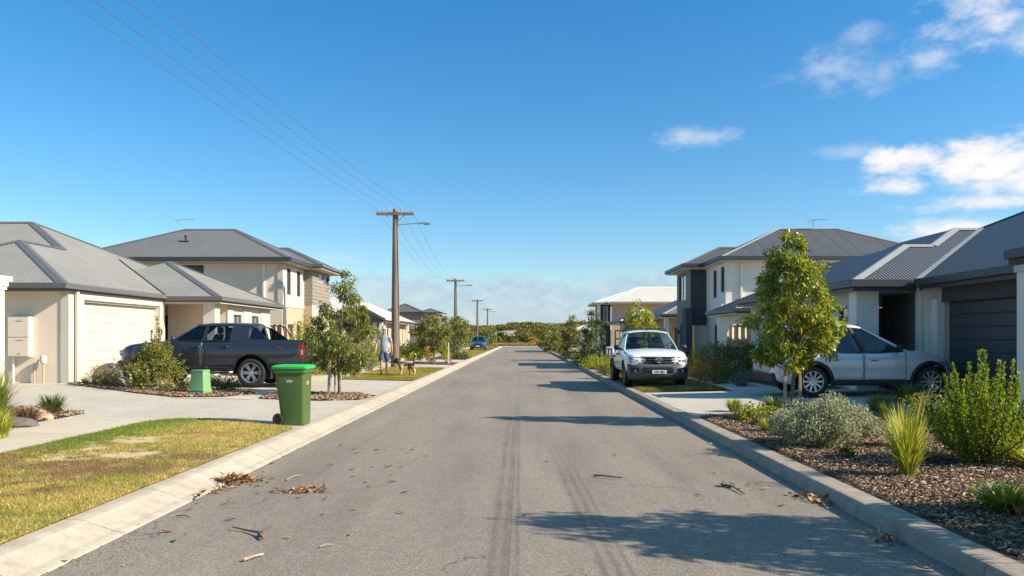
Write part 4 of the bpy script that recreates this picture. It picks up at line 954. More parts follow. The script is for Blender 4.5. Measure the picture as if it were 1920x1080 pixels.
# ---- house R3: two storeys, off white roof; R4: single storey in front of it
Q = thing('house', 'distant tan two storey house with off white hip roof on the right', 'house', (13, 85, 0.3))
w = MB(); facade(w, 'y-', 81.8, 9.5, 19, 0, 5.1); w.build('wall', M['tan'], Q, world=True)
w = MB(); facade(w, 'x-', 8.4, 82.6, 88, 0, 5.1, [(85, 87, 3.3, 4.9)], 0.1); facade(w, 'y-', 82.6, 8.4, 9.5, 0, 5.1, [(8.75, 9.2, 3.2, 4.9)], 0.1); w.build('wall', M['charcoal'], Q, world=True)
window(Q, 'y-', 82.6, 8.76, 9.19, 3.22, 4.88, frame=M['white_trim'], pane=M['pane_blind']); window(Q, 'x-', 8.4, 85.02, 86.98, 3.32, 4.88, frame=M['white_trim'], pane=M['pane_blind'])
boxpart(Q, 'corner_pier', M['white_trim'], (8.05, 8.38, 82.3, 82.6, 0, 5.08))
hiproof(Q, 9.05, 22, 81, 88.2, 5.3, M['roof_white'], M['white_trim'], M['cap_lite'], pitch=0.49, sof=M['white_trim'], gsides='SW')
hiproof(Q, 7.7, 16, 82.0, 89, 5.3, M['roof_white'], M['white_trim'], M['cap_lite'], pitch=0.36, sof=M['white_trim'], gsides='SW', dz=-0.02, capmask=(0, 3, 4))
U = thing('house', 'low tan house with pale grey tin roof between the two storey houses', 'house', (12, 62, 0.3))
w = MB(); facade(w, 'x-', 10.2, 58.6, 75, 0, 2.8, [(61, 63, 0.9, 2.2)], 0.1); facade(w, 'y-', 58.6, 10.2, 18, 0, 2.8, [(11.2, 12.6, 0.9, 2.3)], 0.1); w.build('wall', M['tan'], U, world=True)
window(U, 'x-', 10.2, 61.02, 62.98, 0.92, 2.18, mull=(0.5,)); window(U, 'y-', 58.6, 11.22, 12.58, 0.92, 2.28, mull=(0.5,))
hiproof(U, 9.6, 19, 58, 72, 2.95, M['roof_grey'], M['cap_lite'], M['gutter_dark'], sof=M['white_trim'], gsides='SW', cap=0.2)
hiproof(U, 8.4, 13, 66, 76, 2.98, M['roof_grey'], M['white_trim'], M['gutter_dark'], sof=M['white_trim'], gsides='SW')
for xx in (8.6, 9.5): boxpart(U, 'porch_post', M['white_trim'], (xx, xx+0.22, 66.3, 66.52, 0.2, 2.79))
w = MB(); facade(w, 'y-', 69, 8.8, 10.2, 0, 2.8, [(9.0, 9.9, 0.3, 2.3)], 0.1); w.build('wall', M['pale_grey'], U, world=True)
boxpart(U, 'garage_door', M['dark_door'], (9.01, 9.89, 69.09, 69.13, 0.3, 2.29))
U2 = thing('house', 'brown brick porch house with white post left of the charcoal corner house', 'house', (10, 49, 0.3))
w = MB(); facade(w, 'x-', 9.3, 48, 54, 0, 2.8); facade(w, 'y-', 48, 9.3, 15, 0, 2.8, [(9.5, 10.4, 0.3, 2.2)], 0.12); w.build('wall', M['tan'], U2, world=True)
boxpart(U2, 'door', M['brown_door'], (9.51, 10.39, 48.11, 48.15, 0.3, 2.19))
boxpart(U2, 'porch_post', M['white_trim'], (8.75, 9.02, 47.3, 47.57, 0.2, 2.8))
hiproof(U2, 8.55, 15, 47, 54.5, 2.97, M['roof_grey'], M['cap_lite'], M['gutter_dark'], sof=M['white_trim'], gsides='SW')
V = thing('house', 'tiny far house with bright white roof at the foot of the right dunes', 'house', (10, 125, 0.3))
w = MB(); facade(w, 'x-', 8.8, 123, 134, 0, 2.7); facade(w, 'y-', 123, 8.8, 18, 0, 2.7, [(10, 11.5, 0.9, 2.2)], 0.1); w.build('wall', M['cream'], V, world=True)
window(V, 'y-', 123, 10.02, 11.48, 0.92, 2.18)
hiproof(V, 8.3, 18, 122, 134, 2.85, M['roof_white'], M['white_trim'], M['white_trim'], gsides='SW', pitch=0.40)

# ---- fences
def fence(p, q, h0, h1, label, posts=4, drop=0.0):
    t = thing('fence', label, 'fence', (p[0], p[1], gz(p[0])))
    dx, dy = q[0]-p[0], q[1]-p[1]; L_ = math.hypot(dx, dy); n = max(2, int(L_/0.125)); m = MB()
    tx, ty = dx/L_, dy/L_; nx, ny = -ty, tx
    rows = []
    for i in range(n+1):
        s = i/n; x, y = dx*s, dy*s; k = 0.022*math.sin(i*math.pi) if 0 else (0.02 if i % 2 else -0.02)
        hh = h0+(h1-h0)*(0 if s < 1-drop or drop == 0 else ((s-(1-drop))/drop)**1.3)
        rows.append([(x+nx*k, y+ny*k, -0.1), (x+nx*k, y+ny*k, hh)])
    m.grid(rows); m.build('panel', M['fence'], t, solid=0.012)
    c = MB()
    top = [(r[1][0], r[1][1], r[1][2]) for r in rows]
    c.tube([(dx*i/n, dy*i/n, rows[i][1][2]+0.005) for i in range(0, n+1)], 0.032, 6); c.build('cap_rail', M['fence'], t)
    for k in range(posts):
        s = k/(posts-1); b = MB(); x, y = dx*s, dy*s; hh = rows[min(n, int(s*n))][1][2]
        b.box(x-0.035, x+0.035, y-0.035, y+0.035, -0.1, hh+0.01); b.build('post', M['fence'], t)
fence((-11.5, 34.4), (-9.9, 34.4), 1.83, 0.9, 'beige ribbed side fence stepping down behind the dark pickup', 3, 0.45)
fence((9.9, 30.2), (8.05, 30.2), 1.8, 1.5, 'beige ribbed side fence behind the shrubs right of the white ute', 3, 0.10)
fence((5.9+3, 56.5), (7.2, 56.5), 1.75, 1.75, 'distant beige ribbed fence left of the porch behind the white ute', 3)
# ------------------------------------------------------------------ vehicles (local: x forward, y left, z up, origin on the ground)
def interp(tab, x):
    xs = [p[0] for p in tab]; ys = [p[1] for p in tab]
    if x <= xs[0]: return ys[0]
    if x >= xs[-1]: return ys[-1]
    for i in range(len(xs)-1):
        if xs[i] <= x <= xs[i+1]:
            h = xs[i+1]-xs[i]; t = (x-xs[i])/h if h > 1e-9 else 0
            m0 = (ys[i+1]-ys[i-1])/(xs[i+1]-xs[i-1])*h if i > 0 else ys[i+1]-ys[i]
            m1 = (ys[i+2]-ys[i])/(xs[i+2]-xs[i])*h if i < len(xs)-2 else ys[i+1]-ys[i]
            d = ys[i+1]-ys[i]
            if d == 0: m0 = m1 = 0
            elif d > 0: m0, m1 = max(0, min(m0, 3*d)), max(0, min(m1, 3*d))
            else: m0, m1 = min(0, max(m0, 3*d)), min(0, max(m1, 3*d))
            t2, t3 = t*t, t*t*t
            return (2*t3-3*t2+1)*ys[i]+(t3-2*t2+t)*m0+(-2*t3+3*t2)*ys[i+1]+(t3-t2)*m1
def carbody(root, P, paint):
    """lower body as one smooth shell with wheel openings; doors come out as parts of their own"""
    xr, xf = P['xr'], P['xf']; sill = P['sill']
    def low(x):
        z = interp(sill, x)
        for (xc, zc, r) in P['arches']:
            if abs(x-xc) < r: z = max(z, zc+math.sqrt(r*r-(x-xc)**2))
        return z
    X = set(np.linspace(xr, xf, 60).round(4)); X |= {xr+0.02, xr+0.05, xf-0.02, xf-0.05, xf-0.08}
    for (xc, zc, r) in P['arches']:
        X = {x for x in X if not (abs(x-xc) < r+0.03)}
        X |= {xc+r*math.cos(a) for a in np.linspace(0, math.pi, 25)} | {xc-r-0.003, xc+r+0.003}
    gaps = []
    for (d0, d1, zl) in P['doors']:
        for dd in (d0, d1):
            X = {x for x in X if abs(x-dd) > 0.012}; X |= {dd-0.0035, dd+0.0035}; gaps.append(dd)
    X = sorted(X); ns = 14; nd = 7
    rows = []
    for x in X:
        zt = interp(P['top'], x); zl = min(low(x), zt-0.03); w = interp(P['width'], x); z0 = interp(sill, x)
        side = []
        for k in range(ns):
            s = k/(ns-1); z = zl+(zt-zl)*s
            q = (z-z0)/(zt-z0)
            y = w*interp(P['sect'], q)
            side.append((x, y, z))
        yt = side[-1][1]; deck = []
        cr = interp(P['crown'], x)
        for k in range(1, nd+1):
            y = yt*(1-k/nd); deck.append((x, y, zt+cr*(1-(y/yt)**2.2)+(0.012 if k == 1 else 0.012)))
        rows.append(side+deck)
    nc = ns+nd
    body = MB(); doors = {i: {1: MB(), -1: MB()} for i in range(len(P['doors']))}
    cab0, cab1 = P['cabin']
    for i in range(len(X)-1):
        xm = (X[i]+X[i+1])/2
        for j in range(nc-1):
            q = [rows[i][j], rows[i][j+1], rows[i+1][j+1], rows[i+1][j]]
            zm = sum(p[2] for p in q)/4
            for sg in (1, -1):
                qq = [(p[0], p[1]*sg, p[2]) for p in q]
                if j < ns-1:
                    if any(abs(xm-g) < 0.0034 for g in gaps) and zm > P['doors'][0][2]: body.poly(qq, 1); continue
                    dn = [k for k, (d0, d1, zl) in enumerate(P['doors']) if d0 < xm < d1 and zm > zl]
                    if dn: doors[dn[0]][sg].poly(qq); continue
                    clad = P.get('clad', 0)
                    arch = P.get('flare', 0) > 0 and any(abs(xm-xc) < r+0.07 and (xm-xc)**2+(zm-zc)**2 < (r+P.get('flare', 0))**2 for (xc, zc, r) in P['arches'])
                    body.poly(qq, 2 if (arch or zm < clad) else 0)
                else:
                    body.poly(qq, 1 if cab0 < xm < cab1 else 0)
    for r in (rows[0], rows[-1]):
        full = [(p[0], p[1], p[2]) for p in r] + [(p[0], -p[1], p[2]) for p in r[::-1][1:]]
        body.poly(full, 0)
    b = body.build('body', [paint, M['black'], M.get(P.get('cladmat', 'black'))], root, smooth=True, angle=40)
    md = b.modifiers.new('solid', 'SOLIDIFY'); md.thickness = 0.012; md.offset = -1
    out = []
    for k in doors:
        for sg in (1, -1):
            o = doors[k][sg].build('door', [paint], root, smooth=True, angle=40)
            md = o.modifiers.new('solid', 'SOLIDIFY'); md.thickness = 0.012; md.offset = -1
            out.append((k, sg, o))
    # dark floor pan and wheel housings
    u = MB(); zmin = min(p[1] for p in sill)
    u.box(xr+0.15, xf-0.15, -interp(P['width'], 0)*0.80, interp(P['width'], 0)*0.80, zmin+0.02, zmin+0.16)
    u.box(P['arches'][0][0]+0.5, P['arches'][1][0]-0.5, -interp(P['width'], 0)*0.9, interp(P['width'], 0)*0.9, zmin+0.03, zmin+0.1)
    u.build('underbody', M['black'], root)
    for (xc, zc, r) in P['arches']:
        for sg in (1, -1):
            h = MB(); w = interp(P['width'], xc); A_ = [math.pi*t/14-0.12 if t == 0 else (math.pi*t/14+0.12 if t == 14 else math.pi*t/14) for t in range(15)]
            ro = [(xc+(r+0.015)*math.cos(a), sg*(w*0.955), zc+(r+0.015)*math.sin(a)) for a in A_]
            ri = [(xc+(r+0.015)*math.cos(a), sg*(w*0.5), zc+(r+0.015)*math.sin(a)) for a in A_]
            h.grid([ro, ri]); h.poly(ri); h.build('wheel_housing', M['black'], root, solid=0.006)
    return out, low
def wheel(root, x, y, r, w, sg, style, rimmat, nsp=6):
    o = bpy.data.objects.new('wheel', None); col.objects.link(o); o.parent = root; o.location = (x, y, r); o['kind_of_part'] = 'wheel'
    del o['kind_of_part']; o.empty_display_size = 0.1
    h = w/2; rr = r*0.70
    t = MB(); t.lathe([(rr*0.97, -h*0.9), (rr+0.02, -h), (r*0.93, -h*0.98), (r*0.985, -h*0.78), (r, -h*0.4), (r, h*0.4), (r*0.985, h*0.78), (r*0.93, h*0.98), (rr+0.02, h), (rr*0.97, h*0.9), (rr*0.95, 0)], 44, 'y')
    t.build('tyre', M['rubber'], o, smooth=True, angle=50)
    m = MB(); f = sg
    m.lathe([(rr*0.99, f*h*0.90), (rr*0.985, f*h*1.0), (rr*0.93, f*h*0.99), (rr*0.90, f*h*0.80), (rr*0.88, -f*h*0.6)], 40, 'y')
    hz = f*h*0.72
    m.lathe([(0.001, hz+f*0.012), (rr*0.13, hz+f*0.012), (rr*0.19, hz), (rr*0.2, hz-f*0.06)], 20, 'y')
    if style == 'steel':
        m.lathe([(rr*0.2, hz-f*0.01), (rr*0.42, hz+f*0.015), (rr*0.62, hz-f*0.02), (rr*0.9, hz-f*0.045)], 32, 'y')
        for k in range(8):
            a = 2*math.pi*k/8; cx, cz = rr*0.74*math.cos(a), rr*0.74*math.sin(a)
    else:
        for k in range(nsp):
            a0 = 2*math.pi*k/nsp
            for off in ((-0.13, 0.13) if style == 'twin' else (0,)):
                a = a0+off; ca, sa = math.cos(a), math.sin(a); wd = rr*(0.06 if style == 'twin' else 0.065)
                i0, i1 = rr*0.15, rr*0.93
                p = []
                for (rad, ww, yy) in ((i0, wd*1.3, hz+f*0.004), (i1, wd*(0.9 if style == 'twin' else 1.5), f*h*0.86)):
                    for s_ in (-1, 1):
                        p.append((rad*ca-s_*ww*sa, yy, rad*sa+s_*ww*ca))
                p2 = [(q[0], q[1]-f*0.03, q[2]) for q in p]
                m.hexa([p[0], p[1], p[3], p[2], p2[0], p2[1], p2[3], p2[2]])
    m.build('rim', rimmat, o, smooth=True, angle=30)
    d = MB(); d.lathe([(0.001, -f*h*0.1), (rr*0.88, -f*h*0.1)], 24, 'y'); d.lathe([(0.001, f*h*0.22), (rr*0.62, f*h*0.22), (rr*0.62, f*h*0.12)], 24, 'y')
    d.build('brake_disc', M['darkgrey'], o)
    return o
def rbox(root, name, mat, x0, x1, y0, y1, z0, z1, bevel=0.02):
    m = MB(); m.box(x0, x1, y0, y1, z0, z1); return m.build(name, mat, root, bevel=bevel)
def greenhouse(root, P, paint, glass, rear_glass=None):
    """hollow cabin: roof shell, pillars, clear panes, seats seen through them"""
    rear_glass = rear_glass or glass
    yb = lambda x: interp(P['gwb'], x); yr = lambda x: interp(P['gwt'], x)
    zb = lambda x: interp(P['top'], x)+0.005; zr = lambda x: interp(P['roof'], x)
    cols = P['cols']      # (x at belt, x at roof) from the windscreen pillar to the tail: pairs of pillar edges
    TT = 0.90
    def pt(xb, xt, t, sg, ins=0.0):
        bulge = 0.012*math.sin(math.pi*min(1, t))
        y = yb(xb)*(1-t)+yr(xt)*t + bulge - ins
        return (xb*(1-t)+xt*t, sg*y, zb(xb)*(1-t)+zr(xt)*t)
    nt = 5
    for sg in (1, -1):
        fr = MB()
        for k in range(0, len(cols), 2):
            (b0, t0), (b1, t1) = cols[k], cols[k+1]
            rows = [[pt(b0, t0, TT*i/nt, sg), pt(b1, t1, TT*i/nt, sg)] for i in range(nt+1)]
            rows2 = [[pt(b0, t0, TT*i/nt, sg, 0.05), pt(b1, t1, TT*i/nt, sg, 0.05)] for i in range(nt+1)]
            m_ = 1 if k in P.get('blackpillars', ()) else 0
            fr.grid(rows, m_); fr.grid(rows2, m_)
            for c_ in (0, 1): fr.grid([[r[c_], r2[c_]] for r, r2 in zip(rows, rows2)], m_)
        n = 24; xb0, xt0 = cols[0]; xb1, xt1 = cols[-1]
        rail = []
        for i in range(n+1):
            s = i/n; xb_, xt_ = xb0+(xb1-xb0)*s, xt0+(xt1-xt0)*s
            # follow the pillar shear: keep roof stations, place rail base at the same fraction
            rail.append([pt(xb_, xt_, TT, sg), pt(xb_, xt_, 1.0, sg)])
        fr.grid(rail)
        fr.grid([[(p[0][0], p[0][1]-sg*0.05, p[0][2]), (p[1][0], p[1][1]-sg*0.05, p[1][2])] for p in rail])
        fr.grid([[p[0], (p[0][0], p[0][1]-sg*0.05, p[0][2])] for p in rail])
        fr.build('pillar', [paint, M['black']], root, smooth=True, angle=50)
    # roof skin
    n = 26; xf, xt1 = cols[0][1], cols[-1][1]; rows = []
    for i in range(n+1):
        x = xf+(xt1-xf)*i/n; r = []
        for j in range(-8, 9):
            y = yr(x)*j/8; r.append((x, y, zr(x)+P.get('rcrown', 0.05)*(1-abs(j/8)**2.4)))
        rows.append(r)
    rf = MB(); rf.grid(rows); rf.build('roof', paint, root, smooth=True, angle=60, solid=0.03)
    # windscreen and rear window, bowed
    def screen(xb_, xt_, name, bow, t1=0.985, g=None, hdr=None):
        rows = []
        for i in range(7):
            t = i/6*t1; r = []
            for j in range(-8, 9):
                q = j/8
                p = pt(xb_, xt_, t, 1, 0.02); r.append((p[0]+bow*(1-q*q), p[1]*q, p[2]+(0.06*(1-q*q)*t if True else 0)))
            rows.append(r)
        m = MB(); m.grid(rows); m.build(name, g or glass, root, smooth=True, angle=180)
    screen(*cols[0], 'windscreen', P.get('bow', 0.10)); screen(*cols[-1], 'rear_window', -P.get('rbow', 0.06), g=rear_glass)
    # side panes
    for sg in (1, -1):
        for k in range(1, len(cols)-1, 2):
            (b0, t0), (b1, t1) = cols[k], cols[k+1]
            m = MB(); m.grid([[pt(b0, t0, TT*i/4, sg, 0.018), pt(b1, t1, TT*i/4, sg, 0.018)] for i in range(5)])
            m.build('side_window', glass if k == 1 else rear_glass, root, smooth=True, angle=180)
            s = MB()
            lo = [pt(b0+(b1-b0)*i/6, t0+(t1-t0)*i/6, 0.0, sg, -0.006) for i in range(7)]
            s.tube(lo, 0.012, 6); s.build('window_trim', M['black'], root)
    # seats, wheel, dash
    fl = P['floor']
    for (sx, sy) in P['seats']:
        m = MB(); zz = zb(sx)
        m.hexa([(sx-0.08, sy-0.25, fl), (sx+0.06, sy-0.25, fl), (sx+0.06, sy+0.25, fl), (sx-0.08, sy+0.25, fl), (sx-0.26, sy-0.2, zz+0.18), (sx-0.16, sy-0.2, zz+0.18), (sx-0.16, sy+0.2, zz+0.18), (sx-0.26, sy+0.2, zz+0.18)])
        m.box(sx-0.27, sx-0.19, sy-0.13, sy+0.13, zz+0.20, zz+0.38); m.box(sx-0.24, sx-0.21, sy-0.06, sy+0.06, zz+0.17, zz+0.21)
        m.build('seat', M['seat'], root, bevel=0.03)
    dx = P['dash']; m = MB(); w = yb(dx)-0.06
    m.hexa([(dx-0.45, -w, fl), (dx+0.2, -w, fl), (dx+0.2, w, fl), (dx-0.45, w, fl), (dx-0.35, -w, zb(dx)+0.03), (dx+0.12, -w, zb(dx)-0.01), (dx+0.12, w, zb(dx)-0.01), (dx-0.35, w, zb(dx)+0.03)])
    m.build('dashboard', M['black'], root, bevel=0.03)
    m = MB(); cx, cy, cz = dx-0.5, P.get('wheel_y', -0.36), zb(dx)+0.03
    m.tube([(cx-0.09*math.sin(a)*0.5, cy+0.18*math.cos(a), cz+0.17*math.sin(a)) for a in np.linspace(0, 2*math.pi, 21)], 0.014, 6, cap=False)
    m.build('steering_wheel', M['black'], root, smooth=True)
def mirror(root, x, y, z, sg, paint):
    m = MB(); m.lathe([(0.0, -0.12), (0.06, -0.115), (0.085, -0.06), (0.09, 0.03), (0.075, 0.1), (0, 0.12)], 14, 'y', (0, 0, 0))
    m.v = [(p[0]*0.7+x, p[1]*0.88+sg*(y+0.12), p[2]*0.88+z) for p in m.v]
    m.build('mirror', paint, root, smooth=True, angle=180)
    m = MB(); m.box(x-0.03, x+0.03, min(sg*(y-0.03), sg*(y+0.06)), max(sg*(y-0.03), sg*(y+0.06)), z-0.07, z-0.02); m.build('mirror_arm', M['black'], root, bevel=0.008)
def handle(door, x, y, z, sg, mat):
    m = MB(); m.tube([(x-0.10, sg*(y-0.004), z), (x-0.07, sg*(y+0.03), z), (x+0.07, sg*(y+0.03), z+0.003), (x+0.10, sg*(y-0.004), z+0.003)], [0.012, 0.016, 0.016, 0.012], 8); m.build('handle', mat, door, smooth=True)
    m = MB(); m.prism([(x+0.075*math.cos(a), sg*(y+0.004), z-0.004+0.024*math.sin(a)) for a in np.linspace(0, 2*math.pi, 17)[:-1]], (0, sg*0.004, 0)); m.build('handle_recess', M['black'], door)
def text(body, size, parent, mat, loc, rot, name='lettering', ext=0.002):
    c = bpy.data.curves.new(name, 'FONT'); c.body = body; c.size = size; c.extrude = ext; c.align_x = 'CENTER'; c.align_y = 'CENTER'
    o = bpy.data.objects.new(name, c); dg = bpy.context.evaluated_depsgraph_get()
    me = bpy.data.meshes.new_from_object(o); bpy.data.objects.remove(o)
    o = bpy.data.objects.new(name, me); col.objects.link(o); me.materials.clear(); me.materials.append(mat)
    o.parent = parent; o.location = loc; o.rotation_euler = rot; return o

def sidey(P, x, z):
    z0, zt = interp(P['sill'], x), interp(P['top'], x)
    return interp(P['width'], x)*interp(P['sect'], max(0, min(1, (z-z0)/(zt-z0))))
def trims(root, P, w, mat, zs):
    """plastic wheel arch lips and sill strips that follow the body side"""
    for sg in (1, -1):
        for (xc, zc, r) in P['arches']:
            A_ = np.linspace(-0.10, math.pi+0.10, 30); m = MB()
            m.grid([[(xc+q*math.cos(a), sg*(sidey(P, xc+q*math.cos(a), zc+q*math.sin(a))+o), zc+q*math.sin(a)) for a in A_] for q, o in ((r-0.004, -0.02), (r-0.002, 0.012), (r+w*0.8, 0.012), (r+w, 0.004))])
            m.build('arch_trim', mat, root, smooth=True, angle=60)
        (xa, _, ra), (xb, _, rb) = P['arches']; m = MB(); X_ = np.linspace(xa+ra+0.002, xb-rb-0.002, 14)
        m.grid([[(x, sg*(sidey(P, x, z)+o), z) for x in X_] for z, o in ((interp(P['sill'], 0)-0.01, -0.03), (interp(P['sill'], 0), 0.008), (zs-0.01, 0.011), (zs, 0.002))]); m.build('sill_trim', mat, root, smooth=True, angle=60)
# ---- dark dual-cab pickup on the left
Y0 = 21.62; XC = -8.35
pk = thing('pickup_truck', 'dark blue grey dual cab pickup parked across the left driveway', 'pickup', (XC, Y0, gz(XC)+0.008), math.pi)
P = dict(xr=-2.5, xf=2.5, sill=[(-2.5, 0.52), (-1.8, 0.44), (2.0, 0.42), (2.5, 0.40)],
    top=[(-2.5, 1.19), (-2.46, 1.225), (-2.3, 1.235), (-1.0, 1.235), (0.95, 1.225), (1.15, 1.205), (1.9, 1.155), (2.3, 1.10), (2.44, 1.03), (2.5, 0.96)],
    width=[(-2.5, 0.86), (-2.46, 0.90), (-2.3, 0.925), (-1.1, 0.945), (0, 0.94), (1.75, 0.95), (2.15, 0.90), (2.38, 0.80), (2.5, 0.68)],
    sect=[(0, 0.93), (0.12, 0.975), (0.45, 0.998), (0.62, 1.0), (0.80, 0.985), (0.92, 0.965), (0.98, 0.94), (1, 0.915)],
    crown=[(-2.5, 0.0), (-1.7, 0.0), (1.0, 0.03), (1.6, 0.06), (2.5, 0.03)],
    arches=[(-1.1, 0.40, 0.475), (1.73, 0.40, 0.475)], doors=[(-0.565, 0.185, 0.52), (0.205, 1.20, 0.52)], cabin=(-1.0, 1.05), flare=0.045, cladmat='navy_flare',
    gwb=[(-1.6, 0.86), (0, 0.87), (1.05, 0.84)], gwt=[(-1.2, 0.62), (0, 0.655), (0.45, 0.62)],
    roof=[(-1.15, 1.655), (-0.9, 1.68), (-0.3, 1.695), (0.2, 1.685), (0.45, 1.655)],
    cols=[(1.12, 0.44), (1.02, 0.40), (0.245, 0.18), (0.155, 0.09), (-0.50, -0.55), (-0.62, -0.66), (-0.66, -0.70), (-1.02, -0.98)], blackpillars=(2,),
    floor=0.7, seats=[(0.15, 0.38), (0.15, -0.38), (-0.62, 0.36), (-0.62, -0.36)], dash=0.85)
P['cols'] = [(1.12, 0.44), (1.0, 0.38), (0.245, 0.18), (0.155, 0.09), (-0.50, -0.55), (-1.02, -0.98)]
M['navy_flare'] = M['navy']
ds, _ = carbody(pk, P, M['navy']); greenhouse(pk, P, M['navy'], M['car_glass'], M['car_glass'])
for k, sg, d in ds: handle(d, {0: -0.40, 1: 0.36}[k], 0.925, 1.08, sg, M['navy'])
for x in (-1.1, 1.73):
    for sg in (1, -1): wheel(pk, x, sg*0.80, 0.385, 0.26, sg, 'twin', M['rim'], 6)
for sg in (1, -1):
    # sail panel with its own window behind the cab
    y0, y1 = 0.845, 0.66; m = MB()
    def sp(x, t): return (x, sg*(y0*(1-t)+y1*t), 1.24+(1.655-1.24)*t)
    for q in ([sp(-1.62, 0), sp(-1.50, 0), sp(-1.20, 0.82), sp(-1.0, 0.98)],
              [sp(-1.0, 0.98), sp(-1.20, 0.82), sp(-1.04, 0.82), sp(-0.97, 1.0)], [sp(-1.50, 0), sp(-1.04, 0), sp(-1.04, 0.1), sp(-1.465, 0.1)]):
        m.prism(q, (0, -sg*0.045, 0))
    m.build('sports_bar', M['navy'], pk)
    m = MB(); m.prism([sp(-1.465, 0.1), sp(-1.06, 0.1), sp(-1.06, 0.82), sp(-1.20, 0.82)], (0, -sg*0.008, 0)); m.build('sail_window', M['car_glass_dark'], pk)
    mirror(pk, 0.92, 0.90, 1.30, sg, M['navy'])
    m = MB(); m.prism([(-2.50, sg*0.845, 0.78), (-2.50, sg*0.90, 0.78), (-2.30, sg*0.935, 0.84), (-2.22, sg*0.94, 1.02), (-2.36, sg*0.93, 1.20), (-2.49, sg*0.885, 1.20)], (0, -sg*0.03, 0))
    t = MB(); zs_ = [0.76, 0.9, 1.04, 1.19]; xa = [-2.40, -2.365, -2.36, -2.395]
    rows = []
    for z, x in zip(zs_, xa):
        rows.append([(x, sg*(interp(P['width'], x)*interp(P['sect'], (z-0.5)/(1.235-0.5))+0.008), z), (-2.44, sg*(interp(P['width'], -2.44)*interp(P['sect'], (z-0.5)/0.735)+0.012), z), (-2.485, sg*(interp(P['width'], -2.485)*interp(P['sect'], (z-0.5)/0.735)+0.012), z), (-2.512, sg*0.80, z)])
    t.grid(rows); tl = t.build('tail_light', M['lamp_red'], pk, solid=0.012)
    c = MB(); rows2 = [[(p[0]-0.003, p[1]+sg*0.004, p[2]) for p in [(rows[0][1][0], rows[0][1][1], z), (rows[0][2][0], rows[0][2][1], z)]] for z in (0.87, 1.0)]
    c.grid(rows2); c.build('reverse_lamp', M['lamp_clear'], tl, solid=0.006)
    text('4x4', 0.10, pk, M['ink_red'], (-1.88, sg*0.942, 1.06), (R(90), 0, R(180) if sg > 0 else 0), 'badge')
tg = rbox(pk, 'tailgate', M['navy'], -2.525, -2.50, -0.79, 0.79, 0.72, 1.20, 0.012)
m = MB(); m.lathe([(0, -2.532), (0.05, -2.532), (0.055, -2.524)], 20, 'x', (0, 0, 0)); m.v = [(p[0], p[1]*1.5, p[2]+1.0) for p in m.v]; m.build('badge', M['chrome'], tg, smooth=True)
rbox(tg, 'handle', M['black'], -2.535, -2.525, -0.12, 0.12, 1.10, 1.145, 0.004)
rbox(pk, 'rear_bumper', M['darkgrey'], -2.62, -2.45, -0.86, 0.86, 0.47, 0.66, 0.03)
rbox(pk, 'bed_cover', M['black'], -2.44, -1.08, -0.78, 0.78, 1.225, 1.262, 0.012)
rbox(pk, 'grille', M['black'], 2.42, 2.515, -0.55, 0.55, 0.74, 0.98, 0.02)
rbox(pk, 'front_bumper', M['navy'], 2.3, 2.56, -0.80, 0.80, 0.42, 0.72, 0.06)
for sg in (1, -1):
    rbox(pk, 'headlight', M['lamp_clear'], 2.30, 2.49, min(sg*0.5, sg*0.80), max(sg*0.5, sg*0.80), 0.84, 1.0, 0.03)
    rbox(pk, 'mudflap', M['black'], -1.64, -1.62, min(sg*0.68, sg*0.92), max(sg*0.68, sg*0.92), 0.22, 0.60, 0.004)
    rbox(pk, 'side_step', M['black'], -0.5, 1.15, min(sg*0.82, sg*0.93), max(sg*0.82, sg*0.93), 0.36, 0.42, 0.015)

# ---- silver wagon on the right driveway
XS = 7.72; YS = 18.38
sv = thing('car', 'silver five door suv nose in to the charcoal garage door', 'car', (XS, YS, gz(XS)+0.008), 0)
P = dict(xr=-2.27, xf=2.15, sill=[(-2.27, 0.40), (-1.9, 0.31), (-1.5, 0.27), (1.6, 0.26), (2.0, 0.28), (2.15, 0.36)],
    top=[(-2.27, 0.86), (-2.25, 0.99), (-2.18, 1.05), (-1.6, 1.045), (-0.9, 1.02), (0.3, 1.0), (0.85, 1.015), (1.05, 1.01), (1.5, 0.975), (1.85, 0.90), (2.06, 0.80), (2.15, 0.66)],
    width=[(-2.27, 0.70), (-2.2, 0.80), (-2.05, 0.86), (-1.5, 0.90), (-0.6, 0.905), (0.4, 0.905), (1.3, 0.905), (1.7, 0.86), (1.95, 0.76), (2.15, 0.58)],
    sect=[(0, 0.95), (0.15, 0.978), (0.4, 0.988), (0.65, 1.0), (0.82, 0.985), (0.93, 0.955), (1, 0.91)],
    crown=[(-2.27, 0.02), (0.9, 0.02), (1.3, 0.06), (2.15, 0.05)],
    arches=[(-1.12, 0.345, 0.40), (1.54, 0.345, 0.40)], doors=[(-0.82, 0.04, 0.40), (0.06, 0.98, 0.40)], cabin=(-2.15, 0.9), clad=0, flare=0,
    gwb=[(-2.2, 0.78), (-1.5, 0.82), (0, 0.835), (0.95, 0.80)], gwt=[(-1.85, 0.54), (-0.8, 0.60), (-0.2, 0.60), (0.1, 0.57)],
    roof=[(-1.88, 1.50), (-1.5, 1.575), (-0.9, 1.63), (-0.5, 1.64), (-0.15, 1.625), (0.1, 1.585)],
    cols=[(1.12, 0.06), (0.97, -0.02), (0.085, -0.175), (0.0, -0.25), (-0.80, -0.88), (-0.87, -0.94), (-1.75, -1.50), (-2.17, -1.86)], blackpillars=(2, 4),
    floor=0.5, seats=[(0.1, 0.36), (0.1, -0.36), (-0.78, 0.36), (-0.78, -0.36)], dash=0.72, bow=0.14)
trims(sv, P, 0.075, M['black'], 0.39)
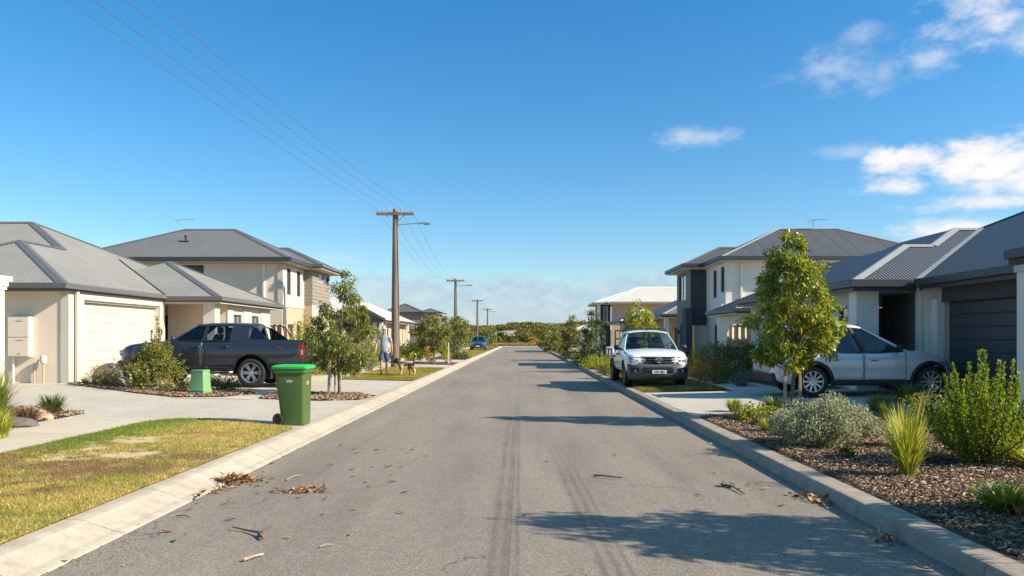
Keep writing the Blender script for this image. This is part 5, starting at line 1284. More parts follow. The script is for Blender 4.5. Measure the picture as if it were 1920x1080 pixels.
ds, _ = carbody(sv, P, M['silver']); greenhouse(sv, P, M['silver'], M['car_glass'], M['car_glass_dark'])
for k, sg, d in ds: handle(d, {0: -0.62, 1: 0.26}[k], 0.90, 0.845, sg, M['silver'])
for x in (-1.12, 1.54):
    for sg in (1, -1): wheel(sv, x, sg*0.785, 0.345, 0.22, sg, 'single', M['rim'], 10)
for sg in (1, -1):
    mirror(sv, 0.80, 0.84, 1.10, sg, M['black'])
    t = MB(); rows = []
    for z in (0.80, 0.88, 0.97):
        f_ = lambda x: interp(P['width'], x)*interp(P['sect'], (z-0.38)/(1.05-0.38))+0.010
        rows.append([(x, sg*f_(x), z) for x in (-1.86, -2.0, -2.1, -2.2, -2.25)]+[(-2.285, sg*0.56, z)])
    t.grid(rows); t.build('tail_light', M['lamp_red'], sv, solid=0.012)
    t = MB(); rows = []
    for z in (0.68, 0.74, 0.80):
        f_ = lambda x: interp(P['width'], x)*interp(P['sect'], (z-0.3)/(interp(P['top'], x)-0.3))+0.010
        rows.append([(x, sg*f_(x), z) for x in (1.62, 1.8, 1.95, 2.08)])
    t.grid(rows); t.build('headlight', M['lamp_clear'], sv, solid=0.012)
    rbox(sv, 'reflector', M['lamp_red'], -2.31, -2.26, min(sg*0.58, sg*0.72), max(sg*0.58, sg*0.72), 0.46, 0.52, 0.01)
rbox(sv, 'rear_bumper', M['black'], -2.31, -1.75, -0.80, 0.80, 0.30, 0.55, 0.06)
tgt = rbox(sv, 'tailgate', M['silver'], -2.292, -2.25, -0.66, 0.66, 0.56, 0.98, 0.02)
pl = rbox(tgt, 'number_plate', M['plate_white'], -2.302, -2.292, -0.26, 0.26, 0.68, 0.79, 0.003)
rbox(sv, 'front_bumper', M['silver'], 1.9, 2.19, -0.60, 0.60, 0.30, 0.56, 0.06); rbox(sv, 'grille', M['black'], 2.1, 2.175, -0.42, 0.42, 0.56, 0.70, 0.02)
m = MB()
m.prism([(-2.05, -0.55, 1.52), (-1.84, -0.57, 1.56), (-1.84, 0.57, 1.56), (-2.05, 0.55, 1.52)], (0, 0, 0.03)); m.build('spoiler', M['silver'], sv, bevel=0.01)

# short upright tail: the rear overhang of the hatch is drawn in
def shorten(o):
    for c in o.children:
        if c.type == 'MESH' and c.location.length < 1e-6:
            for v in c.data.vertices:
                if v.co.x < -1.55: v.co.x = -1.55+(v.co.x+1.55)*0.64
        if c.location.length < 1e-6: shorten(c)
shorten(sv)
# ---- white tray-back ute facing the camera on the right verge
XU = 3.86; YF = 21.75; LU = 5.2
ut = thing('ute', 'white single cab ute with grey bumper parked half on the verge', 'ute', (XU, YF+LU/2, gz(XU)+0.012), -math.pi/2)
P = dict(xr=-0.62, xf=2.56, sill=[(-0.62, 0.42), (1.9, 0.40), (2.3, 0.42), (2.56, 0.5)],
    top=[(-0.62, 1.055), (0.9, 1.055), (1.25, 1.05), (1.5, 1.035), (2.0, 0.985), (2.38, 0.915), (2.5, 0.85), (2.56, 0.76)],
    width=[(-0.62, 0.85), (0.5, 0.865), (1.7, 0.90), (2.2, 0.875), (2.42, 0.80), (2.52, 0.735), (2.56, 0.68)],
    sect=[(0, 0.94), (0.12, 0.98), (0.5, 1.0), (0.75, 0.99), (0.9, 0.965), (1, 0.925)],
    crown=[(-0.62, 0.0), (1.2, 0.03), (1.6, 0.055), (2.56, 0.03)],
    arches=[(-5.0, 0.3, 0.2), (1.72, 0.355, 0.43)], doors=[(-0.02, 1.18, 0.48)], cabin=(-0.6, 1.15), flare=0.0,
    gwb=[(-0.6, 0.81), (0.5, 0.82), (1.3, 0.80)], gwt=[(-0.5, 0.60), (0.2, 0.635), (0.6, 0.615)],
    roof=[(-0.58, 1.57), (-0.3, 1.60), (0.1, 1.605), (0.45, 1.585), (0.62, 1.555)],
    cols=[(1.34, 0.60), (1.24, 0.55), (0.10, 0.06), (-0.02, -0.04), (-0.46, -0.44), (-0.6, -0.56)],
    floor=0.6, seats=[(0.28, 0.36), (0.28, -0.36)], dash=1.05, bow=0.10)
P['arches'] = [(-1.9, 0.355, 0.01), (1.72, 0.355, 0.43)]
ds, _ = carbody(ut, P, M['white_paint']); greenhouse(ut, P, M['white_paint'], M['car_glass'])
for k, sg, d in ds: handle(d, 0.16, 0.86, 0.92, sg, M['black'])
for x in (-1.32, 1.72):
    for sg in (1, -1): wheel(ut, x, sg*0.755, 0.355, 0.23, sg, 'steel', M['steel_rim'])
for sg in (1, -1):
    mirror(ut, 1.12, 0.87, 1.13, sg, M['black'])
# front end
m = MB()
fy = [(-1, 0.0)]
prof = []
for j in range(-12, 13):
    q = j/12; y = 0.865*q; x = 2.68-0.06*q*q-0.20*abs(q)**7; prof.append((x, y))
rows = [[(x-dx_, y*k, z) for x, y in prof] for (z, dx_, k) in ((0.22, 0.10, 0.93), (0.26, 0.03, 0.97), (0.36, 0.0, 1.0), (0.50, 0.0, 1.0), (0.60, 0.025, 1.0), (0.665, 0.06, 0.99), (0.685, 0.10, 0.98))]
m.grid(rows); bp = m.build('front_bumper', M['bumper'], ut, smooth=True, angle=50, solid=0.05)
rbox(bp, 'air_intake', M['black'], 2.60, 2.688, -0.42, 0.42, 0.43, 0.60, 0.03)
for sg in (1, -1):
    mm = MB(); mm.lathe([(0, 2.64), (0.035, 2.645), (0.045, 2.60)], 16, 'x', (0, sg*0.66, 0.49)); mm.build('fog_lamp', M['galv'], bp, smooth=True)
    mm = MB(); mm.prism([(2.56, sg*0.56, 0.40), (2.64, sg*0.56, 0.57), (2.53, sg*0.79, 0.58), (2.50, sg*0.78, 0.42)], (0.055, 0, 0)); mm.build('fog_lamp_recess', M['black'], bp, bevel=0.01)
gr = MB(); gr.grid([[(2.60-0.05*(y/0.5)**2-d_, y, z) for y in np.linspace(-0.50, 0.50, 9)] for z, d_ in ((0.68, 0.0), (0.78, 0.015), (0.875, 0.045))])
gr = gr.build('grille', M['black'], ut, solid=0.02)
for z, d_ in ((0.725, 0.0), (0.795, 0.012), (0.86, 0.035)):
    b = MB(); b.tube([(2.612-0.05*(y/0.5)**2-d_, y, z) for y in np.linspace(-0.47, 0.47, 9)], 0.012, 6); b.build('grille_bar', M['darkgrey'], gr)
b = MB(); b.tube([(2.575-0.05*(y/0.5)**2, y, 0.885) for y in np.linspace(-0.5, 0.5, 9)], 0.016, 6); b.build('grille_bar', M['white_paint'], gr)
em = MB()
for (ry, rz_) in ((0.10, 0.068), (0.035, 0.064), (0.068, 0.026)):
    zc = 0.782 + (0.026 if rz_ == 0.026 else 0)
    em.tube([(2.635, ry*math.cos(a), zc+rz_*math.sin(a)) for a in np.linspace(0, 2*math.pi, 25)], 0.011, 6, cap=False)
em.build('emblem', M['chrome'], gr, smooth=True)
for sg in (1, -1):
    mm = MB(); rows = []
    for (z, y_in, y_out) in ((0.685, 0.50, 0.78), (0.76, 0.51, 0.835), (0.845, 0.53, 0.845), (0.875, 0.56, 0.82)):
        rows.append([((2.575-0.02*k-0.075*k*k) - (z-0.685)*0.30, sg*(y_in+(y_out-y_in)*k), z) for k in (0, 0.25, 0.5, 0.75, 1.0)])
    mm.grid(rows); hl = mm.build('headlight', M['lamp_clear'], ut, solid=0.03, smooth=True)
    for yy in (0.60, 0.71):
        b = MB(); b.lathe([(0.0, 2.575), (0.035, 2.57), (0.04, 2.50)], 14, 'x', (-0.06*(yy-0.5), sg*yy, 0.77)); b.build('headlight_lens', M['chrome'], hl, smooth=True)
pl = rbox(bp, 'number_plate', M['plate_white'], 2.69, 2.698, -0.20, 0.20, 0.405, 0.505, 0.003)
text('25B 3JN', 0.088, pl, M['ink'], (2.70, 0, 0.455), (R(90), 0, R(90)), 'lettering')
# wipers, bonnet scoop line, sticker
for y0_ in (-0.1, 0.45):
    w_ = MB(); w_.tube([(1.42, y0_, 1.085), (1.22, y0_-0.42, 1.17)], 0.008, 5); w_.build('wiper', M['black'], ut)
rbox(ut, 'roof_aerial', M['black'], 0.40, 0.46, -0.02, 0.02, 1.62, 1.66, 0.008)
stk = MB(); stk.prism([(1.13, 0.60, 1.17), (1.13, 0.70, 1.17), (1.06, 0.69, 1.21), (1.06, 0.60, 1.21)], (0.012, 0, 0.012)); 
# tray with headboard and chassis
tr = rbox(ut, 'tray', M['galv'], -2.6, -0.72, -0.90, 0.90, 0.78, 0.86, 0.01)
for sg in (1, -1):
    rbox(tr, 'drop_side', M['white_paint'], -2.58, -0.76, min(sg*0.905, sg*0.935), max(sg*0.905, sg*0.935), 0.84, 1.10, 0.008)
    for xx in (-2.5, -1.65, -0.8): rbox(tr, 'latch', M['black'], xx-0.03, xx+0.03, min(sg*0.936, sg*0.955), max(sg*0.936, sg*0.955), 0.86, 1.06, 0.004)
rbox(tr, 'tail_board', M['white_paint'], -2.62, -2.59, -0.90, 0.90, 0.84, 1.10, 0.008)
hb = MB()
for yy in (-0.82, -0.27, 0.27, 0.82): hb.tube([(-0.74, yy, 0.86), (-0.74, yy, 1.64)], 0.022, 8)
for zz in (1.12, 1.38, 1.64): hb.tube([(-0.74, -0.84, zz), (-0.74, 0.84, zz)], 0.022, 8)
hb.build('headboard', M['black'], tr, smooth=True)
rr_ = MB()
for xx in (-0.35, 0.25): rr_.tube([(xx, -0.63, 1.60), (xx, -0.60, 1.70), (xx, 0.60, 1.70), (xx, 0.63, 1.60)], 0.018, 8)
rr_.build('roof_rack', M['black'], ut, smooth=True)
ch = MB(); ch.box(-2.55, -0.6, -0.42, -0.32, 0.42, 0.58); ch.box(-2.55, -0.6, 0.32, 0.42, 0.42, 0.58); ch.tube([(-1.32, -0.66, 0.355), (-1.32, 0.66, 0.355)], 0.06, 8); ch.box(-1.45, -1.2, -0.12, 0.12, 0.25, 0.5); ch.build('chassis', M['black'], ut)
for sg in (1, -1):
    gd_ = MB(); A_ = np.linspace(0.15, math.pi-0.15, 10)
    gd_.grid([[(-1.32+0.42*math.cos(a), sg*y, 0.355+0.41*math.sin(a)) for a in A_] for y in (0.62, 0.88)]); gd_.build('mudguard', M['black'], ut, solid=0.01)

# ---- far blue car on the left verge
xb, yb_ = at(896, 657.5)
fc = thing('car', 'small dark blue car parked on the far left verge near the road end', 'car', (xb, yb_+2, gz(xb)+0.02), -math.pi/2)
P = dict(xr=-2.2, xf=2.1, sill=[(-2.2, 0.36), (-1.5, 0.26), (1.6, 0.26), (2.1, 0.34)],
    top=[(-2.2, 0.85), (-2.15, 1.0), (-1.4, 1.02), (0.8, 0.98), (1.0, 0.97), (1.7, 0.88), (2.0, 0.78), (2.1, 0.66)],
    width=[(-2.2, 0.7), (-2.0, 0.84), (-1.2, 0.88), (1.2, 0.88), (1.75, 0.84), (2.0, 0.74), (2.1, 0.62)],
    sect=[(0, 0.95), (0.15, 0.985), (0.6, 1.0), (0.85, 0.975), (1, 0.92)], crown=[(-2.2, 0.02), (0.9, 0.02), (1.3, 0.05), (2.1, 0.04)],
    arches=[(-1.25, 0.33, 0.385), (1.35, 0.33, 0.385)], doors=[(-0.8, 0.04, 0.36), (0.06, 0.95, 0.36)], cabin=(-2.1, 0.85), flare=0,
    gwb=[(-2.2, 0.76), (0, 0.82), (0.95, 0.79)], gwt=[(-1.8, 0.54), (-0.5, 0.59), (0.1, 0.56)], roof=[(-1.85, 1.42), (-0.9, 1.52), (-0.3, 1.52), (0.15, 1.46)],
    cols=[(1.05, 0.12), (0.92, 0.04), (0.1, -0.1), (-0.02, -0.22), (-0.82, -0.86), (-0.94, -0.98), (-1.7, -1.5), (-2.1, -1.82)], floor=0.5, seats=[(0.1, 0.36), (0.1, -0.36)], dash=0.7)
ds, _ = carbody(fc, P, M['blue_paint']); greenhouse(fc, P, M['blue_paint'], M['car_glass'])
for x in (-1.25, 1.35):
    for sg in (1, -1): wheel(fc, x, sg*0.77, 0.33, 0.2, sg, 'single', M['rim'], 6)
for sg in (1, -1):
    rbox(fc, 'headlight', M['lamp_clear'], 1.85, 2.09, min(sg*0.42, sg*0.74), max(sg*0.42, sg*0.74), 0.62, 0.78, 0.03); mirror(fc, 0.72, 0.82, 1.05, sg, M['blue_paint'])
rbox(fc, 'grille', M['black'], 2.0, 2.12, -0.4, 0.4, 0.56, 0.70, 0.02); rbox(fc, 'number_plate', M['plate_white'], 2.12, 2.135, -0.2, 0.2, 0.42, 0.52, 0.003)
# ------------------------------------------------------------------ bin, service pillar, boulder
bx_, by_ = -3.755, 12.75
bn = thing('wheelie_bin', 'green wheelie bin with bright green lid on the driveway edge by the kerb', 'bin', (bx_, by_, gz(bx_)+0.008)); bn.scale = (0.82, 0.9, 1.0)
def rring(hx, hy, z, r, cx=0.0, n=5):
    p = []
    for (sx, sy, a0) in ((1, 1, 0), (-1, 1, 90), (-1, -1, 180), (1, -1, 270)):
        for k in range(n+1):
            a = R(a0+90*k/n); p.append((cx+sx*(hx-r)+r*math.cos(a), sy*(hy-r)+r*math.sin(a), z))
    return p
m = MB()
prof = [(0.225, 0.215, 0.0, 0.06, 0.045), (0.232, 0.222, 0.03, 0.06, 0.045), (0.29, 0.265, 0.80, 0.06, 0.0), (0.294, 0.268, 0.845, 0.06, 0.0), (0.322, 0.292, 0.85, 0.06, 0.0), (0.326, 0.295, 0.93, 0.06, 0.0), (0.30, 0.27, 0.93, 0.05, 0), (0.28, 0.25, 0.6, 0.05, 0)]
m.grid([rring(hx, hy, z, r, cx) for hx, hy, z, r, cx in prof], closed=True); m.poly(rring(0.225, 0.215, 0.0, 0.06, 0.045))
bb = m.build('body', M['bin_green'], bn, smooth=True, angle=45)
m = MB()
lp = [(0.345, 0.305, 0.915, 0.05, 0.0), (0.352, 0.312, 0.93, 0.05, 0), (0.352, 0.312, 0.955, 0.05, 0), (0.33, 0.29, 0.972, 0.06, 0), (0.27, 0.235, 0.982, 0.06, 0.0), (0.25, 0.215, 0.972, 0.05, 0.0), (0.10, 0.10, 0.985, 0.05, 0.0)]
m.grid([rring(hx, hy, z, r, cx) for hx, hy, z, r, cx in lp], closed=True); m.poly(rring(0.10, 0.10, 0.985, 0.05, 0)); m.poly(rring(0.345, 0.305, 0.915, 0.05, 0))
m.build('lid', M['lid_green'], bn, smooth=True, angle=50)
m = MB(); m.tube([(-0.33, -0.24, 0.90), (-0.385, -0.23, 0.91), (-0.385, 0.23, 0.91), (-0.33, 0.24, 0.90)], 0.016, 8); m.build('handle', M['bin_green'], bn, smooth=True)
for sg in (1, -1):
    o = bpy.data.objects.new('wheel', None); col.objects.link(o); o.parent = bn; o.location = (-0.235, sg*0.255, 0.10); o.empty_display_size = 0.05
    m = MB(); m.lathe([(0.062, -0.026), (0.088, -0.028), (0.1, -0.018), (0.1, 0.018), (0.088, 0.028), (0.062, 0.026), (0.062, -0.026)], 28, 'y'); m.build('tyre', M['rubber'], o, smooth=True)
    m = MB(); m.lathe([(0, 0.022*sg), (0.018, 0.022*sg), (0.025, 0.01*sg), (0.062, 0.006*sg), (0.062, -0.01*sg), (0, -0.01*sg)], 20, 'y')
    for k in range(5):
        a = 2*math.pi*k/5; m.hexa([(0.018*math.cos(a)-0.006*math.sin(a), 0.004*sg, 0.018*math.sin(a)+0.006*math.cos(a)), (0.06*math.cos(a)-0.006*math.sin(a), 0.004*sg, 0.06*math.sin(a)+0.006*math.cos(a)), (0.06*math.cos(a)+0.006*math.sin(a), 0.004*sg, 0.06*math.sin(a)-0.006*math.cos(a)), (0.018*math.cos(a)+0.006*math.sin(a), 0.004*sg, 0.018*math.sin(a)-0.006*math.cos(a)), (0.018*math.cos(a)-0.006*math.sin(a), 0.018*sg, 0.018*math.sin(a)+0.006*math.cos(a)), (0.06*math.cos(a)-0.006*math.sin(a), 0.014*sg, 0.06*math.sin(a)+0.006*math.cos(a)), (0.06*math.cos(a)+0.006*math.sin(a), 0.014*sg, 0.06*math.sin(a)-0.006*math.cos(a)), (0.018*math.cos(a)+0.006*math.sin(a), 0.018*sg, 0.018*math.sin(a)-0.006*math.cos(a))])
    m.build('rim', M['black'], o, smooth=True, angle=30)
m = MB(); m.tube([(-0.235, -0.25, 0.1), (-0.235, 0.25, 0.1)], 0.012, 8); m.build('axle', M['black'], bn)
# stickers lie on the slightly sloping faces
def onface(z): return 0.222+(0.265-0.222)*(z-0.03)/0.77
m = MB(); a, b = onface(0.70)+0.002, onface(0.735)+0.002; m.prism([(-0.06, -a, 0.70), (0.05, -a, 0.70), (0.05, -b, 0.735), (-0.06, -b, 0.735)], (0, -0.002, 0)); s1_ = m.build('sticker', M['sticker'], bn)
for k in range(5): 
    m = MB(); x = -0.05+k*0.02; m.prism([(x, -a-0.0025, 0.708), (x+0.011, -a-0.0025, 0.708), (x+0.011, -b-0.0022, 0.728), (x, -b-0.0022, 0.728)], (0, -0.0012, 0)); m.build('character', M['bin_green'], s1_)
m = MB(); m.lathe([(0, -onface(0.80)-0.004), (0.014, -onface(0.80)-0.003), (0.014, -onface(0.80)+0.004)], 12, 'y', (-0.01, 0, 0.80)); m.build('stud', M['bin_green'], bn)
fx = lambda z: 0.277+0.013*(z-0.03)/0.77*4.4
m = MB(); m.prism([(0.2905, -0.13, 0.655), (0.2905, 0.02, 0.655), (0.2945, 0.02, 0.715), (0.2945, -0.13, 0.715)], (0.003, 0, 0)); m.build('sticker', M['sticker_o'], bn)

px_, py_ = at(376, 739.5)
sp_ = thing('service_pillar', 'low green tapered service pillar at the corner of the mulch bed', 'service pillar', (px_, py_, gz(px_)+0.01), R(-14))
m = MB(); m.grid([rring(hx, hy, z, r) for hx, hy, z, r in ((0.205, 0.165, -0.02, 0.02), (0.205, 0.165, 0.10, 0.02), (0.188, 0.15, 0.125, 0.02), (0.165, 0.13, 0.53, 0.02), (0.172, 0.136, 0.535, 0.02), (0.172, 0.136, 0.565, 0.02), (0.165, 0.13, 0.575, 0.02))], closed=True)
m.poly(rring(0.165, 0.13, 0.575, 0.02)); m.build('body', M['pillar_green'], sp_, smooth=True, angle=30)
def blob(name, mat, loc, r, label, cat, seed, flat=0.75, jag=0.25, sub=4, pits=3.0):
    bm = bmesh.new(); bmesh.ops.create_icosphere(bm, subdivisions=sub, radius=1.0)
    from mathutils import noise as mn
    for v in bm.verts:
        n = mn.fractal(v.co*1.1+Vector((seed*7.3, seed, 0)), 0.8, 2.0, 5); v.co *= 1+jag*n
        v.co.x *= r[0]; v.co.y *= r[1]; v.co.z *= r[2]
    me = bpy.data.meshes.new(name); bm.to_mesh(me); bm.free(); me.materials.append(mat)
    me.polygons.foreach_set('use_smooth', [True]*len(me.polygons))
    o = bpy.data.objects.new(name, me); col.objects.link(o); o.location = loc
    return tag(o, label, cat)
X, Y = xat(208, 20.9), 20.9
blob('boulder', M['boulder'], (X, Y, gz(X)+0.16), (0.46, 0.42, 0.44), 'smooth round grey boulder in front of the pale garage door', 'boulder', 3, jag=0.05)
X, Y = at(303, 730); blob('rock', M['rock'], (X, Y, gz(X)+0.06), (0.30, 0.22, 0.19), 'tan rough rock between the bush and the green service pillar', 'rock', 5, jag=0.3)
X, Y = at(232, 724); blob('rock', M['rock'], (X, Y, gz(X)+0.06), (0.24, 0.18, 0.17), 'small tan rock at the left foot of the bush by the pickup', 'rock', 8, jag=0.3)
X, Y = at(68, 788); blob('rock', M['rock'], (X, Y, gz(X)+0.05), (0.24, 0.17, 0.14), 'orange tan rock beside the dry brown grass at the left edge', 'rock', 12, jag=0.3)
X, Y = at(25, 800); blob('rock', M['boulder'], (X, Y, gz(X)+0.02), (0.34, 0.24, 0.12), 'flat pale grey rock low in the left edge bed', 'rock', 15, jag=0.25)

# ------------------------------------------------------------------ power poles and lines
def power_pole(px, Y, ztop, label, X=None, lamp=True, base_r=0.19, pts=None):
    X = xat(px, Y) if X is None else X
    t = thing('power_pole', label, 'power pole', (X, Y, gz(X)), 0, 'timber power poles down the left verge'); h = ztop-gz(X)
    m = MB(); m.tube([(0, 0, -0.1), (0, 0, h*0.5), (0, 0, h-0.08), (0, 0, h)], [base_r, base_r*0.78, base_r*0.58, base_r*0.5], 14); m.build('pole', M['pole'], t, smooth=True, angle=60)
    m = MB(); m.box(-0.85, 0.85, -0.20, -0.08, h-0.30, h-0.17)
    ca = m.build('crossarm', M['pole'], t, bevel=0.008)
    for x in (-0.76, -0.28, 0.28, 0.76):
        s = MB(); s.lathe([(0.012, h-0.17), (0.014, h-0.10), (0.034, h-0.10), (0.036, h-0.075), (0.02, h-0.065), (0.034, h-0.05), (0.03, h-0.02), (0, h-0.01)], 10, 'z', (x, -0.14, 0)); s.build('insulator', M['galv'], ca, smooth=True)
    m = MB()
    for s in (-1, 1): m.tube([(s*0.42, -0.14, h-0.30), (s*0.1, -0.12, h-0.62)], 0.016, 6)
    m.build('brace', M['galv'], t)
    m = MB(); m.tube([(base_r*0.4, -0.1, h-0.4), (base_r*0.62, -0.1, h*0.62), (base_r*0.95, -0.08, 0.1)], 0.022, 6); m.build('conduit', M['darkgrey'], t)
    if lamp:
        a = MB(); a.tube([(0, -0.08, h-0.72), (1.1, -0.05, h-0.66)], 0.024, 8); ar = a.build('lamp_arm', M['galv'], t, smooth=True)
        b = MB(); zz = h-0.66
        b.hexa([(1.08, -0.11, zz-0.035), (1.62, -0.12, zz-0.02), (1.62, 0.02, zz-0.02), (1.08, 0.01, zz-0.035), (1.10, -0.09, zz+0.07), (1.52, -0.10, zz+0.05), (1.52, 0.0, zz+0.05), (1.10, -0.01, zz+0.07)])
        lh = b.build('lamp_head', M['galv'], ar, bevel=0.015)
        b = MB(); b.hexa([(1.30, -0.10, zz-0.075), (1.58, -0.10, zz-0.06), (1.58, 0, zz-0.06), (1.30, 0, zz-0.075), (1.28, -0.11, zz-0.03), (1.6, -0.11, zz-0.022), (1.6, 0.01, zz-0.022), (1.28, 0.01, zz-0.03)]); b.build('lens', M['lamp_clear'], lh, bevel=0.012)
    return (X, Y, ztop)
p1 = power_pole(741.5, 35.3, zat(392, 35.3), 'nearest tall timber power pole with lamp arm standing behind the man', base_r=0.215)
p2 = power_pole(854, 73.0, zat(522, 73), 'second timber power pole rising behind the round verge trees')
p3 = power_pole(895, 113.0, zat(561, 113), 'third timber power pole above the parked blue car', lamp=False)
p4 = power_pole(914, 148.0, zat(578, 148), 'farthest small power pole against the dune scrub')
p0 = (-7.55, -3.0, 7.6)
def wires(a, b, sag, labels):
    for i, x in enumerate((-0.76, -0.28, 0.28, 0.76)):
        t = MB(); pts = []
        for k in range(33):
            s = k/32; sg_ = sag*(1+0.08*i)
            pts.append((a[0]+(b[0]-a[0])*s+x, a[1]+(b[1]-a[1])*s-0.14, a[2]-0.02+(b[2]-a[2])*s-4*sg_*s*(1-s)))
        t.tube(pts, 0.0055, 5)
        o = t.build('power_line', M['wire'], None, smooth=True); tag(o, labels[i], 'power line', 'overhead power lines')
nm = ('leftmost', 'second from the left', 'third from the left', 'rightmost')
wires(p0, p1, 0.35, [f'{n} of four overhead wires from the nearest pole toward the camera' for n in nm])
wires(p1, p2, 1.0, [f'{n} of four sagging wires between the nearest and second pole' for n in nm])
wires(p2, p3, 1.0, [f'{n} of four thin wires between the second and third pole' for n in nm])
wires(p3, p4, 0.9, [f'{n} of four faint wires between the two farthest poles' for n in nm])

# ------------------------------------------------------------------ figures
def skin(name, nodes, edges, mat, parent, sub=2, root=0):
    me = bpy.data.meshes.new(name); me.from_pydata([n[0] for n in nodes], edges, [])
    o = bpy.data.objects.new(name, me); col.objects.link(o)
    md = o.modifiers.new('skin', 'SKIN'); md.use_smooth_shade = True; md.branch_smoothing = 0.5
    if not me.skin_vertices: me.attributes.new
    bm = bmesh.new(); bm.from_mesh(me); lay = bm.verts.layers.skin.verify()
    bm.verts.ensure_lookup_table()
    for i, n in enumerate(nodes):
        r = n[1]; bm.verts[i][lay].radius = (r, r) if not hasattr(r, '__len__') else r
        bm.verts[i][lay].use_root = (i == root)
    bm.to_mesh(me); bm.free()
    if sub:
        s = o.modifiers.new('sub', 'SUBSURF'); s.levels = sub; s.render_levels = sub
    dg = bpy.context.evaluated_depsgraph_get(); dg.update()
    m2 = bpy.data.meshes.new_from_object(o.evaluated_get(dg)); m2.name = name
    bpy.data.objects.remove(o)
    m2.materials.clear(); m2.materials.append(mat)
    m2.polygons.foreach_set('use_smooth', [True]*len(m2.polygons))
    o = bpy.data.objects.new(name, m2); col.objects.link(o)
    if parent is not None: o.parent = parent
    return o
hx_, hy_ = xat(720, 28.4), 28.4

man = thing('person', 'man in grey t-shirt, denim shorts and pale cap walking a dog on the grass', 'person', (hx_, hy_, gz(hx_)+0.03), R(6))
man.scale = (0.88, 0.92, 1.0)
# faces the camera (-y); walking: his left leg (image right) back, right leg forward
N_ = []; E_ = []
def chain(pts, start=None):
    idx = [] if start is None else [start]
    for p, r in pts:
        N_.append((p, r)); i = len(N_)-1
        if idx: E_.append((idx[-1], i))
        idx.append(i)
    return idx
sp = chain([((0, 0.02, 0.95), (0.145, 0.115)), ((0, 0.015, 1.08), (0.145, 0.115)), ((0, 0.02, 1.22), (0.155, 0.115)), ((0, 0.03, 1.36), (0.15, 0.10)), ((0, 0.025, 1.46), (0.085, 0.075)), ((0, 0.0, 1.54), (0.055, 0.06)), ((0, -0.02, 1.60), (0.066, 0.082)), ((0, -0.02, 1.68), (0.076, 0.098)), ((0, -0.015, 1.755), (0.062, 0.078))])
sh = {}
for s, sw in ((-1, -0.10), (1, 0.07)):
    a = chain([((s*0.13, 0.03, 1.42), 0.075), ((s*0.20, 0.03, 1.40), 0.066), ((s*0.27, 0.03+sw*0.3, 1.25), 0.056), ((s*0.31, 0.03+sw*0.6, 1.12), 0.047), ((s*0.33, 0.0+sw, 0.98), 0.042), ((s*0.335, -0.04+sw*1.3, 0.87), 0.026), ((s*0.335, -0.05+sw*1.4, 0.82), (0.022, 0.04))], sp[3])
    w_ = a[-1]; c = N_[w_][0]
    for k in range(4):
        fy_ = -0.03+k*0.02
        chain([((c[0], c[1]+fy_, c[2]-0.045), 0.0105), ((c[0]-s*0.008, c[1]+fy_-0.004, c[2]-0.08-0.008*(k in (1, 2))), 0.0095), ((c[0]-s*0.022, c[1]+fy_-0.006, c[2]-0.105-0.008*(k in (1, 2))), 0.0085)], w_)
    chain([((c[0]-s*0.012, c[1]-0.045, c[2]-0.02), 0.0115), ((c[0]-s*0.018, c[1]-0.058, c[2]-0.055), 0.0095)], w_)
    sh[s] = c
legs = {}
for s, st in ((-1, -0.14), (1, 0.16)):
    l = chain([((s*0.095, 0.02, 0.86), 0.105), ((s*0.105, 0.02+st*0.25, 0.70), 0.095), ((s*0.108, 0.0+st*0.45, 0.50), 0.068), ((s*0.108, 0.02+st*0.7, 0.36), 0.068), ((s*0.107, 0.04+st*0.95, 0.20), 0.050), ((s*0.105, 0.04+st, 0.09), 0.036), ((s*0.107, -0.05+st, 0.045), 0.036), ((s*0.112, -0.14+st, 0.035), 0.03)], sp[0])
    legs[s] = [N_[i][0] for i in l]
body = skin('body', N_, E_, M['skin'], man)
# face: nose, ears, sunglasses, hair, cap
m = MB(); m.lathe([(0, -0.02), (0.014, -0.012), (0.017, 0.0), (0.009, 0.028), (0, 0.035)], 8, 'z', (0, -0.117, 1.655)); m.build('nose', M['skin'], man, smooth=True)
for s in (-1, 1):
    m = MB(); m.lathe([(0, -0.03), (0.012, -0.02), (0.014, 0.01), (0, 0.03)], 8, 'z', (s*0.078, -0.01, 1.66)); m.build('ear', M['skin'], man, smooth=True)
m = MB()
for s in (-1, 1): m.lathe([(0, -0.116), (0.024, -0.114), (0.026, -0.095), (0, -0.09)], 12, 'y', (s*0.032, 0, 1.685))
m.tube([(-0.078, -0.01, 1.69), (-0.06, -0.1, 1.69), (0, -0.115, 1.69), (0.06, -0.1, 1.69), (0.078, -0.01, 1.69)], 0.005, 6); m.build('sunglasses', M['black'], man, smooth=True)
m = MB(); m.tube([(-0.026, -0.104, 1.615), (0, -0.109, 1.613), (0.026, -0.104, 1.615)], 0.006, 6); m.build('mouth', M['ink_red'], man)
m = MB(); m.lathe([(0.081, 1.63), (0.086, 1.68), (0.084, 1.71), (0.07, 1.72)], 16, 'z', (0, 0.005, 0)); m.v = [(p[0]*0.98, max(p[1]*1.22, -0.03), p[2]) for p in m.v]; m.build('hair', M['hair'], man, smooth=True)
m = MB(); m.lathe([(0.092, 1.71), (0.094, 1.74), (0.085, 1.785), (0.055, 1.815), (0, 1.825)], 20, 'z', (0, -0.015, 0)); m.v = [(p[0]*0.94, p[1]*1.16, p[2]) for p in m.v]
